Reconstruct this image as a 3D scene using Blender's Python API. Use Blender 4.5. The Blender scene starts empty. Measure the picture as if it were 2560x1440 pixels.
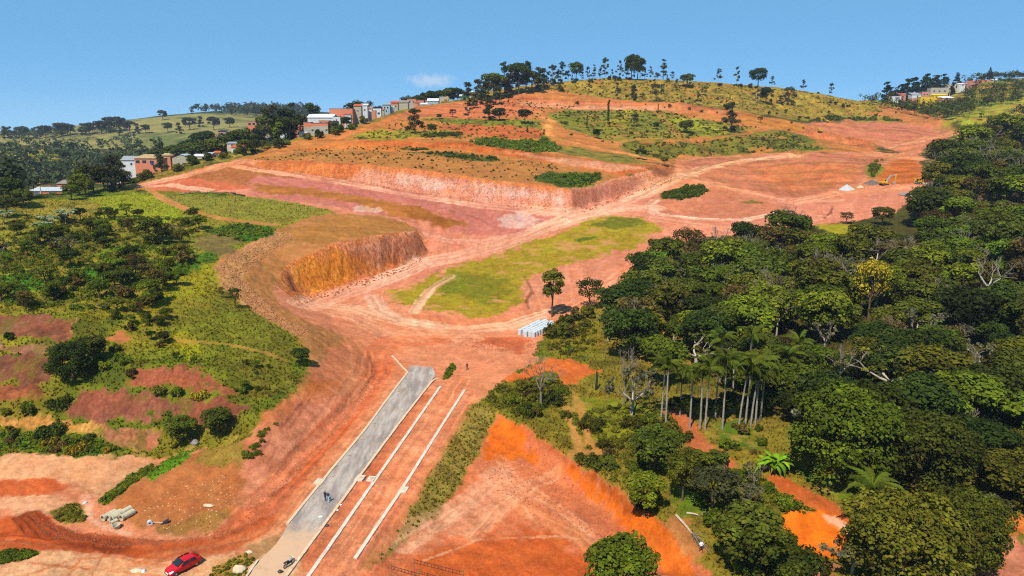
import bpy, bmesh, math, random
import numpy as np
from mathutils import Vector, Matrix
from mathutils.geometry import delaunay_2d_cdt

random.seed(7)
RNG = np.random.default_rng(11)
scene = bpy.context.scene
COL = scene.collection

# ------------------------------------------------------------------ camera
CAM_Z = 60.0
PITCH = math.radians(13.0)
FPX = 1707.0                       # focal length in pixels of the 2560 px wide photograph
cam_d = bpy.data.cameras.new('camera')
cam_d.sensor_width = 36.0
cam_d.lens = 36.0 * FPX / 2560.0
cam_d.clip_start = 1.0
cam_d.clip_end = 20000.0
cam = bpy.data.objects.new('camera', cam_d)
cam.location = (0, 0, CAM_Z)
cam.rotation_euler = (math.radians(90) - PITCH, 0, 0)
COL.objects.link(cam)
scene.camera = cam

# ------------------------------------------------------------------ sky, sun, exposure
SUN_EL = math.radians(56)
SUN_AZ = math.radians(205)         # compass bearing the light comes from (0 = +Y, clockwise)
world = bpy.data.worlds.new('World')
scene.world = world
world.use_nodes = True
wn = world.node_tree.nodes
wl = world.node_tree.links
for n in list(wn):
    wn.remove(n)
w_out = wn.new('ShaderNodeOutputWorld')
w_bg = wn.new('ShaderNodeBackground')
w_sky = wn.new('ShaderNodeTexSky')
w_sky.sky_type = 'NISHITA'
w_sky.sun_disc = False
w_sky.sun_elevation = SUN_EL
w_sky.sun_rotation = SUN_AZ
w_sky.altitude = 3000
w_sky.air_density = 0.6
w_sky.dust_density = 0.0
w_sky.ozone_density = 6.0
w_bg.inputs['Strength'].default_value = 0.09
# one small cumulus low over the ridge: noise in the sky's own directions
w_tc = wn.new('ShaderNodeTexCoord')
w_map = wn.new('ShaderNodeMapping')
cl_dir = Vector((-205 / FPX, math.cos(PITCH) + (720 - 202) / FPX * math.sin(PITCH), -math.sin(PITCH) + (720 - 202) / FPX * math.cos(PITCH))).normalized()
w_map.inputs['Location'].default_value = (-cl_dir.x, -cl_dir.y, -cl_dir.z)
w_sub = wn.new('ShaderNodeVectorMath'); w_sub.operation = 'SUBTRACT'; w_sub.inputs[1].default_value = cl_dir
w_scl = wn.new('ShaderNodeVectorMath'); w_scl.operation = 'MULTIPLY'; w_scl.inputs[1].default_value = (1 / 0.036, 1 / 0.2, 1 / 0.0105)
w_len = wn.new('ShaderNodeVectorMath'); w_len.operation = 'LENGTH'
w_noi = wn.new('ShaderNodeTexNoise'); w_noi.inputs['Scale'].default_value = 95; w_noi.inputs['Detail'].default_value = 5
w_m1 = wn.new('ShaderNodeMath'); w_m1.operation = 'MULTIPLY_ADD'; w_m1.inputs[1].default_value = 1.7; w_m1.inputs[2].default_value = -0.85
w_m2 = wn.new('ShaderNodeMath'); w_m2.operation = 'ADD'
w_rmp = wn.new('ShaderNodeMapRange'); w_rmp.inputs['From Min'].default_value = 1.05; w_rmp.inputs['From Max'].default_value = 0.25
w_rmp.inputs['To Min'].default_value = 0.0; w_rmp.inputs['To Max'].default_value = 0.45
w_mix = wn.new('ShaderNodeMix'); w_mix.data_type = 'RGBA'
w_mix.inputs[7].default_value = (5.6, 5.9, 6.4, 1)
w_hsv = wn.new('ShaderNodeHueSaturation')
w_hsv.inputs['Saturation'].default_value = 1.05
wl.new(w_tc.outputs['Generated'], w_sub.inputs[0])
wl.new(w_sub.outputs[0], w_scl.inputs[0]); wl.new(w_scl.outputs[0], w_len.inputs[0])
wl.new(w_tc.outputs['Generated'], w_noi.inputs['Vector'])
wl.new(w_noi.outputs['Fac'], w_m1.inputs[0])
wl.new(w_len.outputs['Value'], w_m2.inputs[0]); wl.new(w_m1.outputs[0], w_m2.inputs[1])
wl.new(w_m2.outputs[0], w_rmp.inputs['Value'])
wl.new(w_rmp.outputs[0], w_mix.inputs[0])
w_flat = wn.new('ShaderNodeMix'); w_flat.data_type = 'RGBA'; w_flat.inputs[0].default_value = 0.70   # a clear, evenly deep blue
w_flat.inputs[7].default_value = (0.215 / 0.135, 0.52 / 0.135, 0.83 / 0.135, 1)
wl.new(w_sky.outputs[0], w_flat.inputs[6])
wl.new(w_flat.outputs[2], w_hsv.inputs['Color'])
wl.new(w_hsv.outputs[0], w_mix.inputs[6])
wl.new(w_mix.outputs[2], w_bg.inputs['Color'])
wl.new(w_bg.outputs[0], w_out.inputs['Surface'])

sun_d = bpy.data.lights.new('sun', 'SUN')
sun_d.energy = 5.0
sun_d.angle = math.radians(0.53)
sun_d.color = (1.0, 0.955, 0.88)
sun = bpy.data.objects.new('sun', sun_d)
to_sun = Vector((math.sin(SUN_AZ) * math.cos(SUN_EL), math.cos(SUN_AZ) * math.cos(SUN_EL), math.sin(SUN_EL)))
sun.rotation_euler = to_sun.to_track_quat('Z', 'Y').to_euler()
sun.location = to_sun * 400
COL.objects.link(sun)

scene.view_settings.view_transform = 'Standard'
scene.view_settings.look = 'None'
scene.view_settings.exposure = 0.585
scene.view_settings.gamma = 1.0
scene.view_settings.use_curve_mapping = False
scene.cycles.max_bounces = 5
scene.cycles.diffuse_bounces = 2
scene.cycles.transparent_max_bounces = 6
scene.cycles.volume_bounces = 0
scene.cycles.use_denoising = False     # the denoiser wipes out the grain of soil and leaves
scene.cycles.filter_width = 1.15
scene.cycles.use_adaptive_sampling = False

# ------------------------------------------------------------------ small helpers
def lin(c):
    c = np.asarray(c, float) / 255.0
    return np.where(c <= 0.04045, c / 12.92, ((c + 0.055) / 1.055) ** 2.4)

LIGHT = 1.84                        # what a sunlit level surface returns of its base colour
def alb(r, g, b):
    return lin((r, g, b)) / LIGHT

def tag(o, label=None, cat=None, group=None, kind=None):
    if label: o['label'] = label
    if cat: o['category'] = cat
    if group: o['group'] = group
    if kind: o['kind'] = kind
    return o

def empty(name, loc=(0, 0, 0), rz=0.0):
    o = bpy.data.objects.new(name, None)
    o.empty_display_size = 0.3
    o.location = loc
    o.rotation_euler = (0, 0, rz)
    COL.objects.link(o)
    return o

def copy_tree(o, parent=None):
    c = o.copy()
    COL.objects.link(c)
    c.parent = parent
    for ch in o.children:
        copy_tree(ch, c)
    return c

def mesh_np(name, V, F, mat=None, parent=None, smooth=False, col=None, alpha=None):
    """V (n,3), F (m,3) or (m,4) integer arrays -> linked mesh object"""
    me = bpy.data.meshes.new(name)
    V = np.asarray(V, np.float32); F = np.asarray(F, np.int32)
    k = F.shape[1]
    me.vertices.add(len(V)); me.vertices.foreach_set('co', V.ravel())
    me.loops.add(F.size); me.loops.foreach_set('vertex_index', F.ravel())
    me.polygons.add(len(F))
    me.polygons.foreach_set('loop_start', np.arange(0, F.size, k, dtype=np.int32))
    me.polygons.foreach_set('loop_total', np.full(len(F), k, np.int32))
    me.polygons.foreach_set('use_smooth', np.full(len(F), smooth, bool))
    if col is not None:
        a = me.color_attributes.new('Col', 'FLOAT_COLOR', 'POINT')
        c4 = np.ones((len(V), 4), np.float32); c4[:, :3] = col
        if alpha is not None: c4[:, 3] = alpha
        a.data.foreach_set('color', c4.ravel())
    me.update(calc_edges=True)
    if mat: me.materials.append(mat)
    o = bpy.data.objects.new(name, me)
    COL.objects.link(o)
    if parent: o.parent = parent
    return o

class MB:
    """collects simple shapes and links them as one mesh"""
    def __init__(self):
        self.v = []; self.f = []
    def add(self, vs, fs):
        b = len(self.v)
        self.v += [tuple(x) for x in vs]
        self.f += [tuple(i + b for i in f) for f in fs]
        return self
    def box(self, cx, cy, cz, sx, sy, sz, rz=0.0, M=None):
        c, s = math.cos(rz), math.sin(rz)
        vs = []
        for dz in (-.5, .5):
            for dx, dy in ((-.5, -.5), (.5, -.5), (.5, .5), (-.5, .5)):
                x, y = dx * sx, dy * sy
                p = Vector((cx + c * x - s * y, cy + s * x + c * y, cz + dz * sz))
                vs.append(M @ p if M else p)
        return self.add(vs, [(3, 2, 1, 0), (4, 5, 6, 7), (0, 1, 5, 4), (1, 2, 6, 5), (2, 3, 7, 6), (3, 0, 4, 7)])
    def tube(self, pts, radii, n=6, cap=True):
        rings = []
        pts = [Vector(p) for p in pts]
        if not hasattr(radii, '__len__'): radii = [radii] * len(pts)
        b = len(self.v)
        for i, p in enumerate(pts):
            d = (pts[min(i + 1, len(pts) - 1)] - pts[max(i - 1, 0)])
            if d.length < 1e-6: d = Vector((0, 0, 1))
            d.normalize()
            a = d.orthogonal().normalized() if abs(d.z) < .95 else Vector((1, 0, 0))
            a = (a - d * a.dot(d)).normalized()
            c = d.cross(a)
            for k in range(n):
                t = 2 * math.pi * k / n
                self.v.append(tuple(p + (a * math.cos(t) + c * math.sin(t)) * radii[i]))
        for i in range(len(pts) - 1):
            for k in range(n):
                k2 = (k + 1) % n
                self.f.append((b + i * n + k, b + i * n + k2, b + (i + 1) * n + k2, b + (i + 1) * n + k))
        if cap:
            self.f.append(tuple(b + k for k in range(n))[::-1])
            self.f.append(tuple(b + (len(pts) - 1) * n + k for k in range(n)))
        return self
    def prism(self, poly, y0, y1, M=None):
        """polygon in XZ extruded along Y"""
        n = len(poly)
        vs = [Vector((x, y0, z)) for x, z in poly] + [Vector((x, y1, z)) for x, z in poly]
        if M: vs = [M @ v for v in vs]
        fs = [tuple(range(n)), tuple(range(2 * n - 1, n - 1, -1))]
        fs += [(i, i + n, (i + 1) % n + n, (i + 1) % n) for i in range(n)]
        return self.add(vs, fs)
    def lathe(self, prof, n=10, c=(0, 0, 0)):
        """profile of (r, z)"""
        b = len(self.v)
        for r, z in prof:
            for k in range(n):
                t = 2 * math.pi * k / n
                self.v.append((c[0] + r * math.cos(t), c[1] + r * math.sin(t), c[2] + z))
        for i in range(len(prof) - 1):
            for k in range(n):
                k2 = (k + 1) % n
                self.f.append((b + i * n + k, b + i * n + k2, b + (i + 1) * n + k2, b + (i + 1) * n + k))
        return self
    def build(self, name, mat=None, parent=None, smooth=False, bevel=0.0):
        me = bpy.data.meshes.new(name)
        me.from_pydata(self.v, [], self.f)
        bm = bmesh.new(); bm.from_mesh(me)
        bmesh.ops.recalc_face_normals(bm, faces=bm.faces)
        if bevel > 0:
            bmesh.ops.bevel(bm, geom=list(bm.edges), offset=bevel, segments=1, affect='EDGES')
        if smooth:
            for f in bm.faces: f.smooth = True
        bm.to_mesh(me); bm.free()
        if mat: me.materials.append(mat)
        o = bpy.data.objects.new(name, me)
        COL.objects.link(o)
        if parent: o.parent = parent
        return o

def soil_splash(m, rgb=(206, 126, 84), amount=.75, scale=.9):
    """red soil washed and trodden over a concrete or metal surface, in patches fixed to the place"""
    nt = m.node_tree; bs = nt.nodes['Principled BSDF']; src = bs.inputs['Base Color'].links[0].from_socket
    ge = nt.nodes.new('ShaderNodeNewGeometry'); nz = nt.nodes.new('ShaderNodeTexNoise'); nz.inputs['Scale'].default_value = scale; nz.inputs['Detail'].default_value = 7; nz.inputs['Roughness'].default_value = .75
    mr = nt.nodes.new('ShaderNodeMapRange'); mr.inputs['From Min'].default_value = .52; mr.inputs['From Max'].default_value = .66; mr.inputs['To Max'].default_value = amount
    mx = nt.nodes.new('ShaderNodeMix'); mx.data_type = 'RGBA'; mx.inputs[7].default_value = (*alb(*rgb), 1)
    k = nt.links.new; k(ge.outputs['Position'], nz.inputs['Vector']); k(nz.outputs['Fac'], mr.inputs['Value']); k(mr.outputs[0], mx.inputs[0]); k(src, mx.inputs[6]); k(mx.outputs[2], bs.inputs['Base Color'])
    return m

def mat_plain(name, rgb, rough=0.85, metal=0.0, noise=0.18, nscale=3.0, spec=0.3):
    """solid colour broken up by procedural grime"""
    m = bpy.data.materials.new(name); m.use_nodes = True
    nt = m.node_tree; bs = nt.nodes['Principled BSDF']
    bs.inputs['Roughness'].default_value = rough
    bs.inputs['Metallic'].default_value = metal
    bs.inputs['Specular IOR Level'].default_value = spec
    tc = nt.nodes.new('ShaderNodeTexCoord')
    nz = nt.nodes.new('ShaderNodeTexNoise'); nz.inputs['Scale'].default_value = nscale; nz.inputs['Detail'].default_value = 4
    mr = nt.nodes.new('ShaderNodeMapRange'); mr.inputs['From Min'].default_value = .3; mr.inputs['From Max'].default_value = .7
    mr.inputs['To Min'].default_value = 1 - noise; mr.inputs['To Max'].default_value = 1 + noise
    mx = nt.nodes.new('ShaderNodeVectorMath'); mx.operation = 'MULTIPLY'; mx.inputs[1].default_value = rgb
    cb = nt.nodes.new('ShaderNodeCombineXYZ')
    nt.links.new(tc.outputs['Object'], nz.inputs['Vector'])
    nt.links.new(nz.outputs['Fac'], mr.inputs['Value'])
    for k in range(3): nt.links.new(mr.outputs[0], cb.inputs[k])
    nt.links.new(cb.outputs[0], mx.inputs[0])
    nt.links.new(mx.outputs[0], bs.inputs['Base Color'])
    return m

# ------------------------------------------------------------------ lattice noise
def _hash(ix, iy, seed):
    h = (ix.astype(np.int64) * 374761393 + iy.astype(np.int64) * 668265263 + seed * 974634721) & 0xFFFFFFFF
    h = ((h ^ (h >> 13)) * 1274126177) & 0xFFFFFFFF
    return ((h ^ (h >> 16)) & 0xFFFF) / 65535.0
def vnoise(x, y, seed=0):
    ix = np.floor(x); iy = np.floor(y)
    fx = x - ix; fy = y - iy
    fx = fx * fx * (3 - 2 * fx); fy = fy * fy * (3 - 2 * fy)
    a = _hash(ix, iy, seed); b = _hash(ix + 1, iy, seed); c = _hash(ix, iy + 1, seed); d = _hash(ix + 1, iy + 1, seed)
    return (a + (b - a) * fx) * (1 - fy) + (c + (d - c) * fx) * fy
def fbm(x, y, scale, octaves=4, seed=0, gain=0.5):
    """about -1 .. 1"""
    s = 0; a = 1.0; t = 0
    x = x / scale; y = y / scale
    for k in range(octaves):
        s = s + a * (vnoise(x, y, seed + k * 17) * 2 - 1); t += a
        a *= gain; x = x * 2.03 + 11.7; y = y * 2.03 + 5.3
    return s / t * 1.5
def sstep(a, b, x):
    t = np.clip((x - a) / (b - a), 0, 1)
    return t * t * (3 - 2 * t)

# ------------------------------------------------------------------ photo pixel -> direction
CP, SP = math.cos(PITCH), math.sin(PITCH)
def ray(px, py):
    u = (px - 1280) / FPX; v = (720 - py) / FPX
    k = CP + v * SP
    return u / k, (-SP + v * CP) / k          # dX/dY, dZ/dY
def PY(px, py, Y):
    a, s = ray(px, py)
    return (a * Y, Y, CAM_Z + s * Y)
def PZ(px, py, z):
    a, s = ray(px, py)
    Y = (z - CAM_Z) / s
    return (a * Y, Y, z)
# ================================================================== TERRAIN (triangulated survey points, then resampled)
PTS = []          # spot heights
LINES = []        # break lines: crest or toe of a cut
def spot(*ps): PTS.extend(ps)
def line(*ps): LINES.append(list(ps))

# --- near flat ground, beyond the frame too
for x in (-220, -140, -70, 0, 70): spot((x, 12, 8)), spot((x, 45, 8))
spot((140, 12, 12), (140, 50, 12), (220, 30, 16), (-160, 75, 8), (-230, 100, 10))
for px, py, z in ((0, 1440, 8), (250, 1440, 8), (450, 1440, 8), (640, 1440, 8), (0, 1330, 8), (300, 1330, 7.9), (100, 1220, 8),
                  (330, 1160, 8), (50, 1140, 8.1), (200, 1150, 8.1), (900, 1440, 7.8),
                  (720, 1320, 8), (1000, 935, 8.3), (1090, 920, 8.3), (780, 1440, 8), (1175, 960, 8.3), (1165, 915, 8.5),
                  (1060, 860, 8.7), (950, 870, 8.9), (860, 1110, 8.1), (950, 1150, 8.1), (640, 1310, 8.1),
                  # spoil mound beside the parked pipes
                  (450, 1200, 9.8), (540, 1150, 10.6), (400, 1270, 8.7), (330, 1312, 8), (520, 1330, 8), (640, 1270, 8.3), (560, 1240, 9)):
    spot(PZ(px, py, z))
line(PZ(255, 1255, 8), PZ(380, 1165, 8), PZ(500, 1115, 8.4))
line(PZ(275, 1252, 8.4), PZ(400, 1172, 9.4), PZ(515, 1125, 10.2))
# --- bank left of the haul track
line(PZ(935, 900, 8.7), PZ(930, 960, 8.5), PZ(880, 1030, 8.3), PZ(800, 1110, 8.3), PZ(700, 1210, 8.2), PZ(620, 1290, 8.2))
line(PZ(860, 790, 12.2), PZ(815, 880, 13.2), PZ(750, 960, 13.8), PZ(670, 1045, 13), PZ(610, 1100, 12), PZ(575, 1170, 10))
spot(PZ(870, 900, 11), PZ(840, 990, 10.6), PZ(720, 1100, 10.4))
spot(PZ(700, 905, 15), PZ(740, 835, 17), PZ(600, 800, 19), PZ(560, 740, 21.5), PZ(500, 700, 23), PZ(560, 880, 17), PZ(660, 960, 14.5))
# --- stepped cutting on the left
T = [(1112, 8.3), (1066, 10.9), (1049, 11.2), (979, 14.9), (963, 15.3), (897, 18.6), (862, 19.6), (788, 23.2)]
TS = {-420: 0, -150: 0, 0: 0, 150: 2, 300: 8, 450: 13, 560: 18}
for i, (py, z) in enumerate(T):
    xs = list(TS) if i < 6 else [-420, -150, 0, 150, 200]
    line(*[PZ(x, py + TS[x] if x in TS else py + 4, z - (max(0, x - 300) * 0.002)) for x in xs])
spot(PZ(300, 850, 19.5), PZ(400, 860, 18.5), PZ(480, 820, 20), PZ(300, 780, 23), PZ(400, 740, 24))
# --- scrub slope above the cutting
for px, py, Y in ((0, 700, 160), (-300, 700, 160), (150, 650, 176), (300, 690, 163), (400, 620, 192), (150, 560, 215), (-300, 560, 215), (300, 560, 224), (450, 555, 226),
                  (560, 610, 208), (0, 500, 252), (150, 500, 262), (300, 482, 285), (450, 490, 283), (600, 508, 266), (700, 520, 260), (800, 527, 256),
                  (680, 565, 232), (-250, 500, 245), (0, 482, 268), (100, 485, 288)):
    spot(PY(px, py, Y))
# --- spoil tip and the high cut face above the bend
spot(PY(600, 640, 190), PY(545, 680, 178), PY(650, 740, 166), PY(730, 800, 152), PY(650, 680, 184), PY(900, 540, 258), PY(800, 560, 238), PY(700, 600, 214), PY(620, 600, 212))
line(PY(745, 748, 194.5), PY(800, 728, 201), PY(860, 706, 208), PY(960, 678, 218.5), PY(1040, 650, 230), PY(1068, 632, 238.5), PY(1060, 606, 248))
line(PY(715, 665, 197), PY(765, 640, 203.5), PY(850, 606, 211.5), PY(955, 588, 223), PY(1035, 577, 235), PY(1052, 578, 239.5), PY(1035, 575, 247))
spot(PY(730, 735, 190), PY(690, 715, 184), PY(715, 690, 190), PY(780, 775, 184), PY(690, 760, 172), PY(820, 800, 172))
# --- floor of the site
for px, py, Y in ((780, 757, 191), (900, 722, 204.5), (1100, 645, 235), (1300, 572, 262), (1000, 740, 196), (1160, 790, 181.5), (1300, 740, 197.5),
                  (1400, 700, 210), (1500, 620, 241), (1250, 640, 235), (1580, 560, 265), (1400, 780, 183), (1540, 700, 211), (1650, 600, 248),
                  (1200, 840, 168.5), (1330, 835, 170), (1480, 545, 272), (1550, 530, 281), (1620, 485, 312), (1700, 432, 349), (1850, 572, 249), (1950, 572, 254),
                  (2050, 530, 279), (2250, 500, 288), (2100, 560, 255), (1760, 500, 300), (1650, 540, 274), (1880, 525, 284), (1720, 455, 335), (1100, 600, 248), (1180, 560, 263),
                  (1050, 620, 243), (1300, 545, 270), (1100, 850, 165), (1450, 760, 190)):
    spot(PY(px, py, Y))
# brown bank inside the site
line(PY(640, 470, 292), PY(900, 488, 281), PY(1050, 520, 270.5), PY(1150, 545, 265))
line(PY(660, 500, 277), PY(900, 516, 268), PY(1030, 548, 260), PY(1140, 568, 257))
spot(PY(420, 466, 300), PY(350, 472, 291), PY(500, 470, 296), PY(640, 505, 270), PY(900, 528, 262), PY(700, 442, 309), PY(520, 430, 318), PY(1250, 530, 272))
# long cut face under the upper bench
line(PY(600, 408, 338), PY(640, 416, 333), PY(750, 430, 325), PY(870, 448, 313), PY(1000, 474, 300), PY(1200, 503, 287), PY(1300, 514, 282), PY(1428, 524, 276), PY(1500, 505, 296), PY(1560, 485, 306), PY(1620, 458, 326), PY(1688, 434, 350))
line(PY(615, 401, 342), PY(650, 401, 339), PY(750, 404, 332), PY(870, 410, 322), PY(1000, 420, 311), PY(1200, 445, 296), PY(1300, 458, 291), PY(1425, 474, 284), PY(1500, 462, 301), PY(1560, 448, 314), PY(1620, 426, 337), PY(1680, 414, 358))
spot(PY(1000, 400, 328), PY(1200, 425, 312), PY(1350, 440, 305), PY(850, 395, 338), PY(700, 388, 350))
# second cut
line(PY(900, 358, 372), PY(1150, 372, 359), PY(1300, 392, 344), PY(1450, 415, 328), PY(1560, 436, 321))
line(PY(900, 350, 377), PY(1150, 357, 365), PY(1300, 378, 351), PY(1430, 395, 338), PY(1560, 416, 332))
spot(PY(1640, 408, 352), PY(1250, 345, 400), PY(1100, 325, 420), PY(1150, 305, 445), PY(1350, 305, 445), PY(1500, 362, 405), PY(1380, 342, 408), PY(1000, 300, 452), PY(950, 330, 425), PY(1640, 390, 385))
spot(PY(1050, 262, 512), PY(1250, 270, 520), PY(1200, 285, 490))
# --- ridge with the houses, and the ground falling away behind it
RIDGE = [(320, 455, 310), (400, 432, 320), (500, 402, 335), (600, 377, 368), (740, 347, 394), (860, 322, 420), (950, 292, 450), (1000, 275, 480), (1100, 257, 530), (1180, 243, 565)]
line(*[PY(*r) for r in RIDGE])
for px, py, Y in RIDGE:
    x, y, z = PY(px, py, Y)
    spot((x - 14, y + 40, z - 4), (x - 45, y + 110, z - 24 if px > 420 else z - 15))
spot(PY(540, 350, 520), PY(650, 330, 480))
# --- hill
for px, py, Y in ((1200, 227, 590), (1350, 206, 620), (1500, 193, 640), (1650, 196, 645), (1800, 205, 650), (1950, 216, 655), (2050, 231, 660), (2150, 251, 665), (2240, 270, 665), (2310, 288, 662)):
    x, y, z = PY(px, py, Y)
    spot((x, y, z), (x * 1.06, y + 60, z - 5), (x * 1.2, y + 160, z - 40), (x * 1.3, y + 300, z - 70))
for px, py, Y in ((1350, 240, 575), (1500, 240, 590), (1700, 248, 582), (1900, 265, 577), (2050, 280, 580), (2200, 300, 605),
                  (1400, 300, 490), (1550, 310, 480), (1700, 320, 480), (1850, 330, 470), (1500, 345, 430), (1650, 350, 430), (1800, 356, 435), (1950, 366, 426), (2080, 371, 430)):
    spot(PY(px, py, Y))
line(PY(1300, 243, 565), PY(1450, 253, 560), PY(1700, 258, 556), PY(1850, 282, 536), PY(2000, 317, 506), PY(2170, 352, 470))
line(PY(1300, 252, 560), PY(1450, 268, 552), PY(1700, 272, 548), PY(1850, 294, 529), PY(2000, 331, 499), PY(2185, 378, 456))
# upper bowl on the right
for px, py, Y in ((2020, 309, 592), (2100, 306, 602), (2300, 308, 605), (2090, 345, 505), (2230, 366, 478), (2200, 342, 528), (2320, 352, 515), (2390, 338, 555), (2340, 300, 625), (2150, 294, 628), (2420, 348, 500)):
    spot(PY(px, py, Y))
# lower bowl
for px, py, Y in ((1690, 399, 405), (1800, 390, 420), (2000, 382, 430), (2150, 381, 436), (2230, 386, 440), (2290, 391, 430), (1760, 452, 343), (1900, 482, 319), (1990, 497, 308), (2100, 476, 334), (2190, 460, 343), (2300, 457, 343), (2310, 420, 382), (2260, 430, 372)):
    spot(PY(px, py, Y))
# --- the orange pit and its rims
for px, py, z in ((1100, 1300, 5), (1300, 1250, 5), (1200, 1440, 5), (1500, 1440, 4.6), (1000, 1440, 6.2), (1400, 1350, 5), (1250, 1130, 5.9)):
    spot(PZ(px, py, z))
line(PZ(1175, 1005, 8.3), PZ(1060, 1200, 8), PZ(930, 1392, 7.8))
line(PZ(1235, 1045, 7.4), PZ(1185, 1160, 6.2), PZ(1090, 1290, 5.5), PZ(965, 1392, 6))
line(PZ(1250, 1032, 8.5), PZ(1340, 1080, 9.3), PZ(1430, 1150, 9.2), PZ(1520, 1200, 8.8), PZ(1600, 1260, 8.4), PZ(1680, 1330, 8), PZ(1760, 1400, 7.7), PZ(1800, 1440, 7.4))
line(PZ(1252, 1062, 6.8), PZ(1310, 1130, 6), PZ(1400, 1192, 5.7), PZ(1480, 1245, 5.3), PZ(1560, 1312, 5), PZ(1640, 1388, 4.8), PZ(1690, 1440, 4.6))
# --- rough ground and wood on the right
for px, py, z in ((1450, 1000, 9.6), (1600, 1050, 10), (1480, 930, 9.4), (1350, 900, 9), (1700, 1060, 10.3), (1850, 1050, 11), (1700, 1250, 8.6), (1850, 1190, 9.4), (1880, 1400, 7.8),
                  (2100, 1150, 11), (2300, 1440, 8), (2560, 1440, 8.5), (2560, 1350, 9.2), (2430, 1390, 8.3)):
    spot(PZ(px, py, z))
line(PZ(1945, 1270, 10.2), PZ(2020, 1268, 10.6), PZ(2110, 1300, 10.2), PZ(2180, 1360, 9.6))
line(PZ(1950, 1335, 7.6), PZ(2020, 1365, 7.2), PZ(2110, 1400, 7.4), PZ(2170, 1430, 7.6))
line(PZ(2400, 1290, 12.5), PZ(2560, 1280, 13)); line(PZ(2400, 1340, 9.4), PZ(2560, 1335, 9.6))
spot((55, 150, 10.5), (100, 150, 15), (60, 195, 12), (110, 200, 17), (165, 200, 25), (95, 235, 19), (140, 250, 25), (205, 250, 35), (150, 300, 30), (195, 300, 35), (250, 330, 42),
     (120, 118, 14), (90, 100, 11.5), (130, 80, 13), (200, 120, 22), (260, 200, 36), (215, 395, 42), (300, 430, 56), (255, 480, 54), (300, 540, 60), (360, 600, 72), (400, 480, 70), (500, 560, 84))
# --- far right hill
for px, py, Y in ((2240, 245, 760), (2330, 245, 760), (2450, 208, 790), (2560, 203, 790), (2150, 244, 790), (2450, 278, 600), (2400, 300, 560), (2500, 262, 640), (2560, 300, 560), (2350, 275, 705), (2700, 200, 790), (2800, 260, 700)):
    spot(PY(px, py, Y))
for px, py in ((2100, 246), (2240, 225), (2350, 210), (2470, 195), (2600, 192), (2800, 190)):
    x, y, z = PY(px, py, 850); spot((x, y, z), (x * 1.1, y + 180, z - 30), (x * 1.3, y + 700, z - 60))
# --- valley and far hills on the left
spot((-205, 330, 30), (-300, 330, 22), (-250, 400, 27), (-350, 420, 17), (-300, 500, 26), (-450, 520, 18), (-260, 250, 30), (-330, 220, 26), (-420, 300, 18), (-600, 300, 20), (-600, 120, 20), (-350, 120, 20))
for px, py, Y in ((80, 405, 650), (80, 372, 760), (250, 392, 720), (200, 442, 560), (380, 400, 640), (180, 332, 1180), (150, 388, 950), (460, 287, 1250), (330, 308, 1220), (450, 372, 900),
                  (590, 296, 1300), (-300, 340, 1200), (0, 334, 1400), (-300, 400, 700), (300, 345, 1050), (560, 360, 900), (700, 330, 1000)):
    spot(PY(px, py, Y))
for px, py, Y in ((520, 277, 1650), (620, 273, 1700), (760, 276, 1750), (900, 285, 1800), (400, 300, 1700), (250, 322, 1700), (0, 330, 1800), (-400, 330, 1800), (1100, 300, 1800), (1500, 310, 1900), (2100, 310, 1900), (2700, 310, 1900)):
    x, y, z = PY(px, py, Y); spot((x, y, z), (x * 1.15, y + 250, z - 35), (x * 1.5, 2900, 40))
spot((-1500, 600, 20), (-1500, 1200, 40), (1500, 900, 60), (1500, 500, 90), (700, 300, 80), (700, 60, 60), (400, 30, 30), (-700, 20, 20), (1700, 200, 90), (-1500, 200, 20), (0, 1100, 40), (500, 1200, 40))

verts2, zs, edges = [], [], []
for ln in LINES:
    # lines are densified so that the triangles stay short along a crest
    prev = None
    for a, b in zip(ln[:-1], ln[1:]):
        d = math.hypot(b[0] - a[0], b[1] - a[1]); n = max(1, int(d / 9))
        for k in range(n + (1 if b is ln[-1] else 0)):
            t = k / n
            verts2.append(Vector((a[0] + (b[0] - a[0]) * t, a[1] + (b[1] - a[1]) * t))); zs.append(a[2] + (b[2] - a[2]) * t)
            if prev is not None: edges.append((prev, len(verts2) - 1))
            prev = len(verts2) - 1
for p in PTS:
    verts2.append(Vector((p[0], p[1]))); zs.append(p[2])
zs = np.array(zs)
cv, ce, cf, ov, oe, of = delaunay_2d_cdt(verts2, edges, [], 0, 1e-4)
inp = np.array([(v.x, v.y) for v in verts2])
tz = np.zeros(len(cv)); txy = np.array([(v.x, v.y) for v in cv])
for i, o in enumerate(ov):
    if len(o): tz[i] = zs[o[0]]
    else:
        d = np.hypot(inp[:, 0] - txy[i, 0], inp[:, 1] - txy[i, 1]); j = np.argsort(d)[:3]; w = 1 / (d[j] + .1); tz[i] = (zs[j] * w).sum() / w.sum()

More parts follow.
